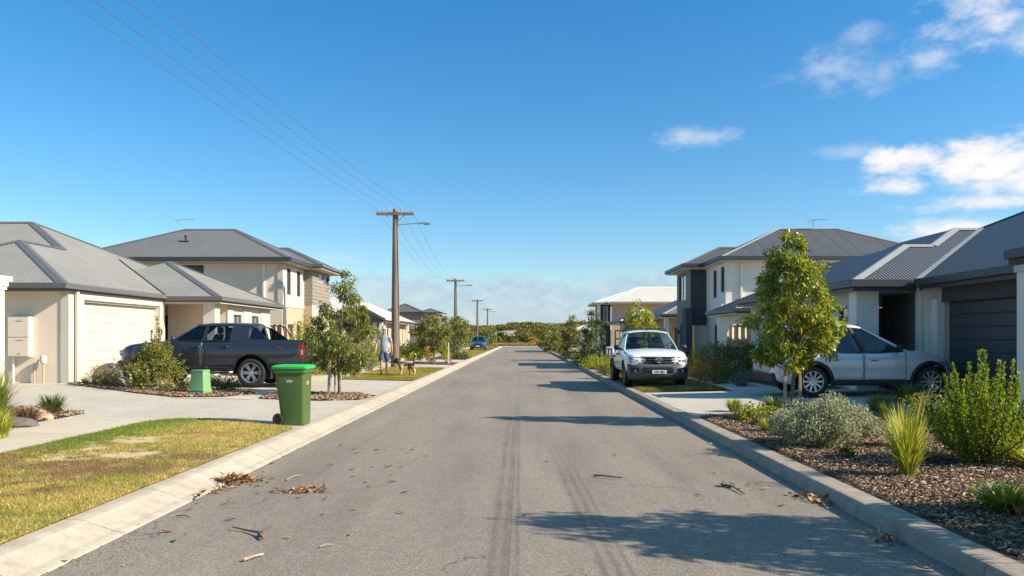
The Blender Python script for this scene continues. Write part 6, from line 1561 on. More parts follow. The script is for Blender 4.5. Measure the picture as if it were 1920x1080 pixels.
m.add([(math.sin(a)*(0.085 if k == 0 else 0.082), -0.015-math.cos(a)*(0.10 if k == 0 else 0.185), (1.718 if k == 0 else 1.70)-dz_) for dz_ in (0, 0.008) for a in np.linspace(-1.2, 1.2, 9) for k in (0, 1)],
      [(2*i+b, 2*i+1+b, 2*i+3+b, 2*i+2+b) for b in (0, 18) for i in range(8)]); m.build('cap', M['cap'], man, smooth=True, angle=60)
# clothes
N_ = []; E_ = []
t_ = chain([((0, 0.02, 0.80), (0.178, 0.150)), ((0, 0.02, 0.92), (0.192, 0.160)), ((0, 0.015, 1.08), (0.198, 0.168)), ((0, 0.02, 1.22), (0.198, 0.16)), ((0, 0.03, 1.36), (0.188, 0.135)), ((0, 0.025, 1.455), (0.115, 0.10)), ((0, 0.02, 1.49), (0.08, 0.08))])
for s, sw in ((-1, -0.10), (1, 0.07)):
    chain([((s*0.13, 0.03, 1.42), 0.09), ((s*0.22, 0.03, 1.395), 0.088), ((s*0.265, 0.03+sw*0.3, 1.26), 0.080), ((s*0.278, 0.03+sw*0.4, 1.17), 0.078)], t_[4])
skin('t_shirt', N_, E_, M['shirt'], man)
N_ = []; E_ = []
t_ = chain([((0, 0.02, 0.98), (0.165, 0.14)), ((0, 0.02, 0.90), (0.18, 0.15))])
for s, st in ((-1, -0.14), (1, 0.16)):
    chain([((s*0.095, 0.02, 0.85), 0.138), ((s*0.112, 0.02+st*0.25, 0.68), 0.125), ((s*0.116, 0.01+st*0.4, 0.46), 0.115)], t_[1])
skin('shorts', N_, E_, M['denim'], man)
for s in (-1, 1):
    a = legs[s]; N_ = []; E_ = []
    chain([((a[5][0], a[5][1]+0.03, 0.06), (0.045, 0.05)), ((a[6][0], a[6][1], 0.05), (0.05, 0.045)), ((a[7][0], a[7][1]-0.02, 0.035), (0.046, 0.032))]); skin('shoe', N_, E_, M['shoe'], man, 2)

# the dog: merle coat, head low on the man's side, tail up to the right
def coat():
    m, nt, out = newmat('merle_coat'); v = coords(nt)
    n1 = noise(nt, v, 7.5, 3, 0.55, 0.4); n2 = noise(nt, v, 60, 3, 0.7)
    sx = nt.nodes.new('ShaderNodeSeparateXYZ'); nt.links.new(v, sx.inputs[0])
    c = ramp(nt, n1, [(0.40, (0.016, 0.014, 0.013)), (0.49, (0.05, 0.042, 0.038)), (0.55, (0.22, 0.165, 0.12)), (0.62, (0.50, 0.39, 0.28))])
    lowm = mth(nt, 'MULTIPLY', mth(nt, 'SUBTRACT', 0.34, sx.outputs[2]), 6.0, clamp=True)
    c = mixc(nt, mth(nt, 'MULTIPLY', lowm, 0.8), c, ramp(nt, n1, [(0.4, (0.36, 0.20, 0.10)), (0.6, (0.58, 0.46, 0.34))]))
    c = mixc(nt, 0.5, c, ramp(nt, n2, [(0.3, (0.6,)*3), (0.7, (1.3,)*3)]), 'MULTIPLY')
    principled(nt, out, c, 0.9, 0, bump(nt, n2, 0.8, 0.012), 0, 0.2); return m
M['coat'] = coat()
dx_, dy_ = xat(763, 28.2), 28.15
dog = thing('dog', 'mottled black, tan and white dog standing with lowered head beside the man', 'dog', (dx_, dy_, gz(dx_)+0.03), R(28)); dog.scale = (1.12, 1.12, 1.12)
N_ = []; E_ = []
# local: head towards -x
s_ = chain([((0.16, 0, 0.46), (0.13, 0.14)), ((0.05, 0, 0.45), (0.14, 0.15)), ((-0.09, 0, 0.435), (0.15, 0.175)), ((-0.20, 0, 0.46), (0.135, 0.165)), ((-0.29, 0, 0.49), (0.11, 0.12)), ((-0.355, 0, 0.50), (0.092, 0.095)), ((-0.42, 0, 0.475), (0.058, 0.058)), ((-0.475, 0, 0.465), (0.03, 0.028))])
chain([((0.235, 0, 0.50), (0.06, 0.06)), ((0.285, 0, 0.56), 0.045), ((0.30, 0, 0.63), 0.052), ((0.285, 0, 0.70), 0.045), ((0.26, 0, 0.735), 0.014)], s_[0])
for y, d in ((-0.085, -0.03), (0.085, 0.05)):
    chain([((-0.20, y, 0.36), 0.08), ((-0.185+d*0.3, y, 0.26), 0.058), ((-0.20+d, y, 0.15), 0.043), ((-0.205+d, y, 0.05), 0.036), ((-0.235+d, y, 0.02), 0.028)], s_[3])
for y, d in ((-0.085, 0.04), (0.085, -0.04)):
    chain([((0.165, y, 0.38), 0.10), ((0.125+d*0.4, y, 0.27), 0.07), ((0.20+d, y, 0.165), 0.046), ((0.19+d, y, 0.06), 0.036), ((0.16+d, y, 0.02), 0.028)], s_[0])
skin('body', N_, E_, M['coat'], dog)
for s in (-1, 1):
    m = MB(); m.prism([(-0.35, s*0.06, 0.585), (-0.31, s*0.075, 0.585), (-0.33, s*0.115, 0.49), (-0.37, s*0.108, 0.50)], (0, s*0.012, 0)); m.build('ear', M['black'], dog, bevel=0.004)
    m = MB(); m.lathe([(0, -0.009), (0.009, 0), (0, 0.009)], 8, 'z', (-0.415, s*0.034, 0.522)); m.build('eye', M['black'], dog, smooth=True)
m = MB(); m.lathe([(0, -0.014), (0.014, 0), (0, 0.012)], 8, 'z', (-0.505, 0, 0.468)); m.build('nose', M['black'], dog, smooth=True)
m = MB(); m.tube([(-0.27+0.085*math.cos(a)*0.35, 0.088*math.sin(a), 0.495+0.088*math.cos(a)) for a in np.linspace(0, 2*math.pi, 17)], 0.010, 6, cap=False); m.build('collar', M['ink_red'], dog)
bpy.context.view_layer.update()
hp = man.matrix_world @ Vector((sh[1][0], sh[1][1]-0.02, sh[1][2]-0.07)); cp = dog.matrix_world @ Vector((-0.27, 0, 0.58))
m = MB(); m.tube([tuple(hp*(1-k/12)+cp*(k/12)-Vector((0, 0, 0.10*4*(k/12)*(1-k/12)))) for k in range(13)], 0.007, 6); ls = m.build('leash', M['black'], None, smooth=True); tag(ls, 'thin dark leash from the hand of the man down to the dog', 'leash')
# ------------------------------------------------------------------ plants
def leaves_mesh(name, P, D, ln, wd, mat, parent=None, fold=0.15, droop=0.0, updir=None):
    """P base points, D directions, one folded blade-shaped leaf each"""
    n = len(P); D = D/np.linalg.norm(D, axis=1, keepdims=True)
    A = rng.normal(size=(n, 3)); Sd = np.cross(D, A); Sd /= np.linalg.norm(Sd, axis=1, keepdims=True)+1e-9; Nn = np.cross(Sd, D)
    ln = ln*(0.6+0.7*rng.random(n))[:, None]; wd = wd*(0.7+0.6*rng.random(n))[:, None]
    dr = np.array([0, 0, -1.0])[None]*droop*ln
    v0 = P; v1 = P+D*ln*0.45+Sd*wd*0.5+Nn*wd*fold+dr*0.25; v2 = P+D*ln+dr; v3 = P+D*ln*0.45-Sd*wd*0.5+Nn*wd*fold+dr*0.25
    V = np.stack([v0, v1, v2, v3], 1).reshape(-1, 3); Fq = np.arange(4*n).reshape(-1, 4)
    return np_mesh(name, V, Fq, mat, parent)
def unit(n):
    v = rng.normal(size=(n, 3)); return v/np.linalg.norm(v, axis=1, keepdims=True)
def crownpoints(env, nclump, nleaf, cr, off=(0, 0), inner=0.25, squash=0.8):
    """clump centres inside an outline of revolution (list of z, r), leaves around each"""
    zs_ = np.array([e[0] for e in env]); rs_ = np.array([e[1] for e in env])
    zz = np.linspace(zs_[0], zs_[-1], 60); rr = np.interp(zz, zs_, rs_); w = (rr+0.05)**1.3; w /= w.sum()
    cz = rng.choice(zz, nclump, p=w)+rng.normal(0, 0.03, nclump); a = np.arange(nclump)*2.399+rng.random(nclump)*0.9
    r = np.interp(cz, zs_, rs_)*(inner+(1-inner)*np.sqrt(rng.random(nclump)))*(0.82+0.34*rng.random(nclump))
    C = np.stack([off[0]*(cz-zs_[0])+r*np.cos(a), off[1]*(cz-zs_[0])+r*np.sin(a), cz], 1)
    k = rng.integers(0, nclump, nleaf); cs = cr*(0.6+0.8*rng.random(nclump))
    q = unit(nleaf)*(rng.random(nleaf)**0.45)[:, None]*cs[k][:, None]*np.array([1, 1, squash])[None]
    return C, C[k]+q, q, k
def tree(label, loc, H, env, tr, nclump, nleaf, cr, ln, wd, mat, bark='bark', droop=0.4, lean=(0, 0), grp=None, name='tree', hang=0.6, cat='tree', fork=0.35, branch=True):
    t = thing(name, label, cat, loc, 0, grp)
    C, Pn, q, k = crownpoints(env, nclump, nleaf, cr, lean)
    D = q/(np.linalg.norm(q, axis=1, keepdims=True)+1e-6)*0.7 + rng.normal(0, 0.5, (nleaf, 3)); D[:, 2] -= hang
    leaves_mesh('crown', Pn, D, ln, wd, mat, t, 0.2, droop)
    m = MB(); zt = env[-1][0]*0.93; z0 = env[0][0]; wob = lambda z: (lean[0]*max(0, z-z0)+0.03*math.sin(z*2.1+loc[0]), lean[1]*max(0, z-z0)+0.03*math.cos(z*1.7+loc[1]))
    zs_ = np.linspace(-0.05, zt, 14); m.tube([(*wob(z), z) for z in zs_], [max(0.006, tr*(1-0.9*(max(z, 0)/zt)**0.8)) for z in zs_], 8)
    if branch:
        for c in C[:70]:
            zb = c[2]-0.25-0.55*math.hypot(c[0], c[1]); lo_ = z0*0.85+0.02; zb = zb if zb > lo_ else lo_+rng.random()*max(0.05, min(0.5, c[2]-lo_)); zb = min(zb, zt*0.9); b = wob(zb); rb = max(0.005, tr*0.42*(1-0.8*zb/zt))
            mid = ((b[0]+c[0])*0.5, (b[1]+c[1])*0.5, zb+(c[2]-zb)*0.42+0.02)
            m.tube([(b[0], b[1], zb), mid, tuple(c)], [rb, rb*0.6, 0.003], 5, cap=False)
    m.build('trunk', M[bark], t, smooth=True, angle=180, fixn=False); return t
def shrub(label, px, py, wpx, hpx, mat, n=1500, ln=0.07, wd=0.03, nclump=26, droop=0.1, up=0.4, cr=None, name='shrub', Y=None, stems=10, bot=0.12, cat='shrub', top=1.0, lenk=1.0, depth=1.0, gap=0.25, loc=None, dims=None):
    """placed by where its foot, width and height stand in the photograph, turned into metres there"""
    if loc is None:
        X, Yg = at(px, py) if Y is None else (xat(px, Y), Y); k = Yg/F; W, Hh = wpx*k/2, hpx*k
    else: (X, Yg), (W, Hh) = loc, dims
    t = thing(name, label, cat, (X, Yg, gz(X)+0.01))
    env = [(Hh*bot*0.3, W*0.45), (Hh*0.25, W*0.92), (Hh*0.5, W*1.0), (Hh*0.75, W*0.78*top+W*0.05), (Hh*0.95, W*0.32*top+0.01)]
    C, Pn, q, k = crownpoints(env, nclump, n, cr or W*0.36, inner=gap)
    Pn[:, 2] = np.maximum(Pn[:, 2], 0.015)
    D = q/(np.linalg.norm(q, axis=1, keepdims=True)+1e-6)*0.6 + rng.normal(0, 0.45, (n, 3)); D[:, 2] += up
    leaves_mesh('foliage', Pn, D, ln, wd, mat, t, 0.2, droop)
    m = MB()
    for c in C[:stems]:
        m.tube([(c[0]*0.08, c[1]*0.08, -0.02), (c[0]*0.5, c[1]*0.5, c[2]*0.55), tuple(c)], [0.012, 0.008, 0.003], 5, cap=False)
    m.build('stem', M['bark'], t, smooth=True, angle=180, fixn=False); return t
def tussock(label, px, py, h, spread, n, w, mat, droop=0.6, name='grass_tussock', base=0.06, tall=0.0, cat='plant', loc=None, stiff=0.5):
    X, Yg = at(px, py) if loc is None else loc
    a = rng.random(n)*2*np.pi; r0 = base*np.sqrt(rng.random(n)); hh = h*(0.45+0.6*rng.random(n)); out = spread*(0.15+0.9*rng.random(n)**0.8)*(0.6+0.6*rng.random(n))
    if tall: k = rng.random(n) < 0.1; hh[k] *= 1+tall
    ca, sa = np.cos(a), np.sin(a); T = [0, 0.3, 0.6, 0.85, 1.0]; V = []
    for i, t in enumerate(T):
        rr = r0+out*t**1.5; z = hh*(t*(1+droop*0.5)-droop*0.5*t**2.6)*np.where(out > spread*0.75, 1-0.3*t, 1); ww = w*(1-t**2.2)*(0.5+0.5*min(1, t*4+0.4))
        c = np.stack([rr*ca, rr*sa, z], 1); s = np.stack([-sa*ww, ca*ww, 0*ww*np.ones(n)], 1); V += [c-s, c+s]
    V = np.stack(V, 1); nv = V.shape[1]; b = (np.arange(n)*nv)[:, None, None]
    fq = np.array([[2*i, 2*i+1, 2*i+3, 2*i+2] for i in range(len(T)-1)])[None]
    o = np_mesh(name, V.reshape(-1, 3), (b+fq).reshape(-1, 4), M[mat]); o.location = (X, Yg, gz(X)+0.015); o.rotation_euler = (0, 0, 0)
    return tag(o, label, cat)
def stake(px, py, h, label, loc=None, r=0.024, mat='stake', lean=0):
    X, Yg = at(px, py) if loc is None else loc
    m = MB(); m.hexa([(-r, -r, -0.1), (r, -r, -0.1), (r, r, -0.1), (-r, r, -0.1), (-r*0.9+lean, -r*0.9, h), (r*0.9+lean, -r*0.9, h), (r*0.9+lean, r*0.9, h+0.006), (-r*0.9+lean, r*0.9, h-0.008)])
    o = m.build('tree_stake', M[mat], None, bevel=0.004); o.location = (X, Yg, gz(X)); return tag(o, label, 'stake')
G = lambda x: gz(x)+0.01
def spires(label, px, py, W, H, n, nl, mat, ln, wd, loc=None):
    X, Yg = at(px, py) if loc is None else loc; t = thing('shrub', label, 'shrub', (X, Yg, gz(X)+0.01)); P_ = []; D_ = []; m = MB()
    for i in range(n):
        a = i*2.399+rng.random()*0.5; r = math.sqrt((i+0.5)/n); tip = np.array([W*r*math.cos(a)*(0.85+0.35*rng.random()), W*r*math.sin(a)*(0.85+0.35*rng.random()), H*(1-0.55*r**1.5)*(0.60+0.46*rng.random())])
        b = np.array([tip[0]*0.12, tip[1]*0.12, 0.0]); c = np.array([tip[0]*0.85, tip[1]*0.85, tip[2]*0.45])
        ts = rng.random(nl)**0.75; ts = 0.12+0.9*ts
        q = ((1-ts)**2)[:, None]*b+(2*ts*(1-ts))[:, None]*c+(ts**2)[:, None]*tip
        sp_r = (0.10*(1-ts)+0.016)[:, None]; q = q+unit(nl)*sp_r*(rng.random(nl)**0.5)[:, None]
        P_.append(q); d = unit(nl)*0.75+np.array([tip[0]*0.5, tip[1]*0.5, 0.9]); D_.append(d)
        m.tube([tuple(b), tuple(0.25*b+0.5*c+0.25*tip), tuple(tip)], [0.013, 0.008, 0.003], 5, cap=False)
    P_ = np.concatenate(P_); P_[:, 2] = np.maximum(P_[:, 2], 0.02)
    leaves_mesh('foliage', P_, np.concatenate(D_), ln, wd, mat, t, 0.2, 0.0); m.build('stem', M['bark'], t, smooth=True, angle=180, fixn=False)
# near right tree and its stakes
X, Y = at(1487, 772); Y = 13.6; X = xat(1487, Y)
tree('young glossy leaved tree with a full teardrop crown in the near right bed', (X, Y, G(X)), 3.5,
     [(0.88, 0.34), (1.1, 0.58), (1.4, 0.76), (1.7, 0.80), (2.1, 0.62), (2.5, 0.47), (2.85, 0.38), (3.1, 0.25), (3.28, 0.06)], 0.045, 150, 14500, 0.125, 0.092, 0.034, M['leaf_a'], 'bark', 0.25, hang=0.35)
stake(0, 0, 0.95, 'weathered timber stake left of the near right tree trunk', (xat(1472, Y-0.25), Y-0.25), 0.026)
stake(0, 0, 0.98, 'weathered timber stake right of the near right tree trunk', (xat(1500, Y+0.3), Y+0.3), 0.026)
# tree just outside the right edge, its shadow falls across the road
tree('leafy tree beyond the right frame edge that throws the nearest road shadow', (5.85, 5.0, G(5.85)), 3.9,
     [(0.9, 0.25), (1.3, 0.72), (1.9, 0.92), (2.5, 0.76), (3.1, 0.42), (3.7, 0.10)], 0.06, 70, 7000, 0.22, 0.12, 0.045, M['leaf_a'], 'bark', 0.4)
# left staked tree
X, Y = xat(634, 18.9), 18.9
tree('young gum tree with drooping olive leaves and stakes in the left mulch bed', (X, Y, G(X)), 3.2,
     [(0.62, 0.40), (0.85, 0.75), (1.2, 0.92), (1.6, 0.86), (1.95, 0.66), (2.35, 0.46), (2.7, 0.30), (3.0, 0.10)], 0.045, 105, 10000, 0.135, 0.092, 0.028, M['leaf_b'], 'bark', 0.4, lean=(0.09, 0), hang=0.6)
stake(0, 0, 1.22, 'grey weathered stake left of the left tree, leaning slightly', (xat(616, Y-0.35), Y-0.35), 0.03, lean=0.04)
stake(0, 0, 1.0, 'thin stake close to the trunk of the left tree', (xat(628, Y+0.2), Y+0.2), 0.016)
# left verge trees
X, Y = xat(813, 42.2), 42.2
tree('round dense olive crowned verge tree past the nearest power pole', (X, Y, G(X)), 2.9, [(0.8, 0.3), (1.2, 0.95), (1.8, 1.05), (2.3, 0.85), (2.75, 0.35)], 0.06, 70, 4200, 0.24, 0.14, 0.06, M['leaf_olive'], 'bark_pale', 0.4)
stake(0, 0, 1.15, 'pale stake right of the round olive verge tree', (xat(841, 42), 42), 0.035, 'stake_white')
X, Y = xat(856, 52), 52
tree('smaller pale green verge tree between two power poles', (X, Y, G(X)), 2.7, [(0.7, 0.3), (1.1, 0.8), (1.7, 0.9), (2.3, 0.6), (2.8, 0.15)], 0.05, 45, 2400, 0.26, 0.15, 0.065, M['leaf_b'], 'bark_pale', 0.4)
X, Y = xat(864, 66), 66
tree('bushy yellow green verge tree in front of the second power pole', (X, Y, G(X)), 2.9, [(0.4, 0.5), (1.0, 0.85), (1.8, 0.85), (2.4, 0.6), (2.9, 0.2)], 0.05, 50, 2400, 0.32, 0.17, 0.075, M['leaf_olive'], 'bark_pale', 0.3)
X, Y = xat(918, 118), 118
tree('tiny far verge tree at the end of the left kerb', (X, Y, G(X)), 3.2, [(0.6, 0.5), (1.4, 1.3), (2.4, 1.1), (3.3, 0.3)], 0.07, 40, 1300, 0.4, 0.25, 0.11, M['leaf_b'], 'bark_pale', 0.3)
# right verge trees
X, Y = xat(1196, 34.2), 34.2
tree('bright yellow green tree directly behind the white ute', (X, Y, G(X)), 3.1, [(0.7, 0.3), (1.2, 0.62), (1.7, 0.72), (2.3, 0.55), (2.75, 0.34), (3.05, 0.08)], 0.05, 62, 3800, 0.19, 0.11, 0.045, M['leaf_lime'], 'bark_pale', 0.4)
X, Y = xat(1109, 51), 51
tree('dark green conical tree left of the white ute', (X, Y, G(X)), 3.6, [(0.3, 0.7), (1.0, 0.92), (1.7, 0.75), (2.4, 0.55), (3.0, 0.36), (3.5, 0.08)], 0.06, 60, 3600, 0.24, 0.14, 0.055, M['leaf_dark'], 'bark', 0.3)
X, Y = xat(1071, 53), 53
tree('yellow and green slender tree on the right verge beyond the ute', (X, Y, G(X)), 3.1, [(0.6, 0.4), (1.1, 0.72), (1.8, 0.66), (2.4, 0.40), (3.0, 0.12)], 0.05, 46, 2700, 0.22, 0.14, 0.055, M['leaf_olive'], 'bark_pale', 0.35)
X, Y = xat(1034, 78), 78
tree('broad bushy tree near the far end of the right kerb', (X, Y, G(X)), 2.9, [(0.3, 0.8), (1.0, 1.25), (1.8, 1.1), (2.5, 0.6), (2.9, 0.15)], 0.06, 48, 2400, 0.34, 0.18, 0.08, M['leaf_b'], 'bark', 0.3)
X, Y = xat(1052, 92), 92
tree('far slender tree with a pale stake at the right road end', (X, Y, G(X)), 2.9, [(0.5, 0.5), (1.2, 0.95), (2.0, 0.8), (2.8, 0.2)], 0.06, 36, 1300, 0.34, 0.2, 0.09, M['leaf_olive'], 'bark_pale', 0.3)
# shrubs, left
shrub('airy green bush hiding the nose of the dark pickup', 290, 716, 108, 84, M['leaf_olive'], 3000, 0.065, 0.034, 46, up=0.25, Y=19.6, top=0.75)
spires('tall sparse sprigs rising out of the bush by the pickup', 0, 0, 0.50, 1.98, 30, 190, M['leaf_olive'], 0.055, 0.028, loc=(xat(290, 19.9), 19.9))
shrub('low spread of green leaves right of the rock by the pickup', 335, 727, 70, 38, M['leaf_olive'], 900, 0.06, 0.03, 18, Y=18.9)
shrub('round straw coloured bush left of the pickup bush', 196, 725, 52, 38, M['leaf_straw'], 1500, 0.07, 0.014, 22, up=0.7)
shrub('dark green low shrub between straw bush and boulder', 226, 722, 30, 24, M['leaf_dark'], 420, 0.06, 0.03, 10)
tussock('fresh green grass tuft in front of the pickup bush', 262, 729, 0.40, 0.22, 420, 0.006, 'blade_green', 0.3, base=0.14)
shrub('dark green ground shrub right of the green service pillar', 418, 732, 58, 30, M['leaf_dark'], 1300, 0.075, 0.022, 22, up=0.3, droop=0.2)
tussock('low thin green sprout at the left garage corner', 160, 720, 0.22, 0.28, 90, 0.006, 'blade_green', 0.9)
tussock('spiky dark green strap plant in the left bed beside the path', 97, 778, 0.36, 0.34, 330, 0.0085, 'blade_dark', 0.5, base=0.10)
tussock('tall yellow green grass clump cut by the left frame edge', -22, 806, 0.92, 0.42, 900, 0.007, 'blade_green', 0.4, base=0.16, tall=0.2)
tussock('short lime grass clump in front of the tall left edge grass', -8, 822, 0.40, 0.34, 420, 0.007, 'blade_lime', 0.6, base=0.14)
tussock('dry collapsed brown grass beside the spiky plant', 48, 790, 0.25, 0.46, 500, 0.006, 'litterblade', 1.2, base=0.18) if 'litterblade' in M else None
shrub('green and gold hedge bush behind the wheelie bin', 572, 690, 96, 104, M['leaf_lime'], 3600, 0.085, 0.042, 46, Y=27.2)
shrub('deep green bush behind the stakes of the left tree', 632, 690, 104, 84, M['leaf_lime'], 3000, 0.085, 0.042, 40, Y=28.8)
shrub('bright yellow green shrub beside the man at the path edge', 697, 674, 46, 54, M['leaf_lime'], 2000, 0.085, 0.04, 28, Y=33.5)
shrub('blue grey rounded shrub at the foot of the gum tree garden', 692, 681, 18, 26, M['leaf_blue'], 500, 0.06, 0.03, 12, Y=31.5)
shrub('green and gold hedge behind the nearest power pole', 768, 672, 66, 34, M['leaf_lime'], 1700, 0.12, 0.06, 26, Y=42)
shrub('tall dark green hedge under the white roof', 765, 658, 64, 34, M['leaf_dark'], 1500, 0.13, 0.06, 24, Y=47.5)
shrub('small yellow cushion shrub right of the power pole', 755, 672, 22, 16, M['leaf_lime'], 500, 0.07, 0.03, 12, Y=39)
shrub('orange brown grassy bush past the power pole', 801, 663, 26, 22, M['leaf_orange'], 800, 0.14, 0.035, 16, up=0.9, Y=50)
shrub('green garden bush beside the orange brown bush', 786, 655, 30, 26, M['leaf_olive'], 700, 0.13, 0.06, 16, Y=56)
shrub('low clipped green ball at the base of the round verge tree', 807, 682, 15, 15, M['leaf_olive'], 420, 0.06, 0.03, 10, Y=41.4)
shrub('small brown green ball beside the pale stake', 838, 679, 18, 13, M['leaf_orange'], 420, 0.06, 0.03, 10, Y=43)
shrub('low dark green groundcover shrub along the far left bed', 864, 671, 34, 12, M['leaf_dark'], 900, 0.09, 0.045, 20, Y=51.5)
for i, (px, Yy, w_, h_, mt, lab) in enumerate(((845, 62, 26, 22, 'leaf_olive', 'olive garden bush left of the second pole'), (830, 58, 24, 18, 'leaf_lime', 'lime garden bush under the round verge tree'), (884, 100, 20, 20, 'leaf_olive', 'small tree like bush just behind the blue car'), (905, 100, 22, 18, 'leaf_b', 'grey green bush right of the blue car'))):
    shrub(lab, px, 0, w_, h_, M[mt], 700, 0.16, 0.08, 14, Y=Yy)
# shrubs, right: behind and beside the ute
shrub('feathery grey green bush right of the white ute', 1333, 690, 76, 66, M['leaf_olive'], 3000, 0.13, 0.017, 40, up=0.6, Y=26.2, droop=0.3)
shrub('large dark leafy bush in front of the ribbed fence', 1378, 697, 92, 74, M['leaf_dark'], 2600, 0.10, 0.04, 40, up=0.4, Y=24.6)
shrub('bright lime shrub at the right corner of the ute', 1298, 690, 44, 44, M['leaf_lime'], 1500, 0.07, 0.04, 24, Y=27.4)
shrub('pinkish brown grassy bush beside the path right of the ute', 1312, 700, 42, 34, M['leaf_orange'], 1100, 0.09, 0.018, 20, up=0.8, Y=24.9)
shrub('dark rounded groundcover mound along the right path', 1350, 708, 78, 28, M['leaf_dark'], 1700, 0.06, 0.03, 30, Y=23.2)
shrub('blue green low shrub behind the silver car', 1395, 718, 50, 28, M['leaf_blue'], 1000, 0.06, 0.03, 18, Y=21.9)
shrub('upright green bush between fence and near right tree', 1420, 690, 56, 62, M['leaf_olive'], 1700, 0.11, 0.02, 26, up=0.8, Y=25.8)
shrub('tall spiky shrub at the fence end behind the near right tree', 1450, 690, 56, 76, M['leaf_dark'], 1500, 0.20, 0.02, 26, up=0.7, Y=24.6)
# right verge beyond the ute
shrub('yellow green groundcover on the verge left of the ute', 1118, 690, 66, 20, M['leaf_lime'], 1600, 0.09, 0.04, 28, Y=36.6)
shrub('green tuft of groundcover at the kerb left of the ute', 1134, 706, 34, 19, M['leaf_olive'], 900, 0.09, 0.03, 16, Y=29.2)
shrub('dark groundcover patch beside the dark letterbox posts', 1092, 686, 42, 24, M['leaf_dark'], 1100, 0.09, 0.04, 20, Y=39.5)
shrub('round dark shrub along the far right verge', 1062, 671, 36, 15, M['leaf_dark'], 700, 0.1, 0.05, 16, Y=52.5)
shrub('lime bush beside the tiny fence left of the ute', 1112, 656, 28, 22, M['leaf_lime'], 800, 0.1, 0.05, 16, Y=47)
shrub('small lime bush behind the tray of the ute', 1140, 668, 30, 20, M['leaf_lime'], 700, 0.1, 0.05, 14, Y=44)
shrub('orange and green round bush near the far right kerb', 1034, 655, 13, 13, M['leaf_orange'], 400, 0.16, 0.08, 10, Y=86)
shrub('grey green far bush by the right kerb end', 1047, 655, 20, 20, M['leaf_olive'], 500, 0.2, 0.09, 12, Y=72)
shrub('pale straw bush at the very end of the right kerb', 1014, 647, 18, 14, M['leaf_straw'], 500, 0.3, 0.1, 12, Y=124)
# dark letterbox between posts
X, Y = xat(1117, 38.2), 38.2
lb = thing('letterbox', 'dark box letterbox between two short posts on the right verge', 'letterbox', (X, Y, gz(X)))
rbox(lb, 'box', M['black'], -0.24, 0.24, -0.15, 0.15, 0.22, 0.86, 0.02)
for s in (-1, 1): rbox(lb, 'post', M['stake'], s*0.29-0.035, s*0.29+0.035, -0.035, 0.035, -0.05, 0.92, 0.006)
# near right bed
tussock('tall lime and straw sword grass in the near right bed', 1703, 897, 0.72, 0.30, 330, 0.0085, 'blade_lime', 0.25, base=0.07, tall=0.25)
tussock('yellow grass clump behind the tall sword grass', 1692, 842, 0.50, 0.30, 330, 0.006, 'blade_lime', 0.3, base=0.12)
tussock('dark green strap leaved clump left of the stakes', 1452, 772, 0.30, 0.32, 260, 0.010, 'blade_dark', 0.7, base=0.10)
tussock('dark strap plant in shade in front of the silver car', 1700, 757, 0.42, 0.50, 260, 0.010, 'blade_dark', 0.8, base=0.14)
tussock('green and yellow strap plant low at the right frame edge', 1885, 965, 0.24, 0.36, 340, 0.012, 'blade_green', 1.15, base=0.12)
tussock('bronze strap leaves lying by the right frame edge', 1925, 978, 0.14, 0.26, 90, 0.012, 'blade_orange', 1.3, base=0.08)
tussock('small lime strap plant at the lower right frame edge', 1935, 880, 0.30, 0.34, 160, 0.010, 'blade_lime', 0.7, base=0.1)
tussock('loose green groundcover tuft at the near bed corner', 1376, 772, 0.24, 0.24, 200, 0.012, 'blade_green', 0.9, base=0.08)
shrub('low pale green groundcover beside the kerb under the stakes', 1412, 790, 78, 24, M['leaf_lime'], 900, 0.06, 0.03, 22, up=0.2)
spires('big bright green bush with upright feathery spires on the right', 1838, 872, 0.62, 1.36, 64, 300, M['leaf_lime2'], 0.034, 0.016)
shrub('wide silver grey mounded bush right of the near right tree', 1540, 838, 150, 84, M['leaf_grey'], 12000, 0.040, 0.022, 52, up=0.4, cr=0.17, gap=0.5)
shrub('smaller silver grey bush merging into the mounded one', 1606, 822, 70, 48, M['leaf_grey'], 4000, 0.040, 0.024, 50, up=0.4, cr=0.11, gap=0.5)
shrub('tiny dark green sprig in the mulch below the silver bush', 1588, 862, 34, 30, M['leaf_dark'], 420, 0.04, 0.016, 14, up=0.6)
shrub('dark shaded shrub between the big feathery bush and the white pillar', 0, 0, 0, 0, M['leaf_dark'], 1500, 0.07, 0.035, 26, loc=(8.3, 11.2), dims=(0.62, 0.85))
shrub('blue grey low shrub under the right side of the big feathery bush', 0, 0, 0, 0, M['leaf_blue'], 900, 0.05, 0.02, 20, loc=(6.35, 9.9), dims=(0.4, 0.42))

shrub('low olive groundcover in the mulch in front of the stakes', 1445, 800, 60, 26, M['leaf_olive'], 900, 0.05, 0.025, 22)
tussock('small straw and green tuft near the kerb by the silver bush', 1478, 822, 0.20, 0.2, 160, 0.006, 'blade_lime', 0.8, base=0.07)
tussock('dark green strap clump behind the silver bush near the driveway', 1668, 790, 0.34, 0.36, 240, 0.010, 'blade_dark', 0.7, base=0.1)
shrub('fresh green shrub behind the sword grass at the bed edge', 1745, 800, 110, 60, M['leaf_olive'], 1500, 0.05, 0.026, 30, up=0.5)
tussock('brown dead grass strands at the foot of the big feathery bush', 1745, 868, 0.16, 0.42, 160, 0.005, 'litterblade', 1.2, base=0.10)
tussock('pale yellow strap tuft at the right frame edge behind the low plants', 1912, 868, 0.30, 0.34, 180, 0.009, 'blade_lime', 0.8, base=0.1)
tussock('wide dark strap clump at the driveway edge right of the silver bush', 1650, 775, 0.36, 0.40, 260, 0.010, 'blade_dark', 0.7, base=0.12)
shrub('low grey green ground shrub at the foot of the near right tree', 1500, 786, 60, 26, M['leaf_olive'], 900, 0.05, 0.024, 22)
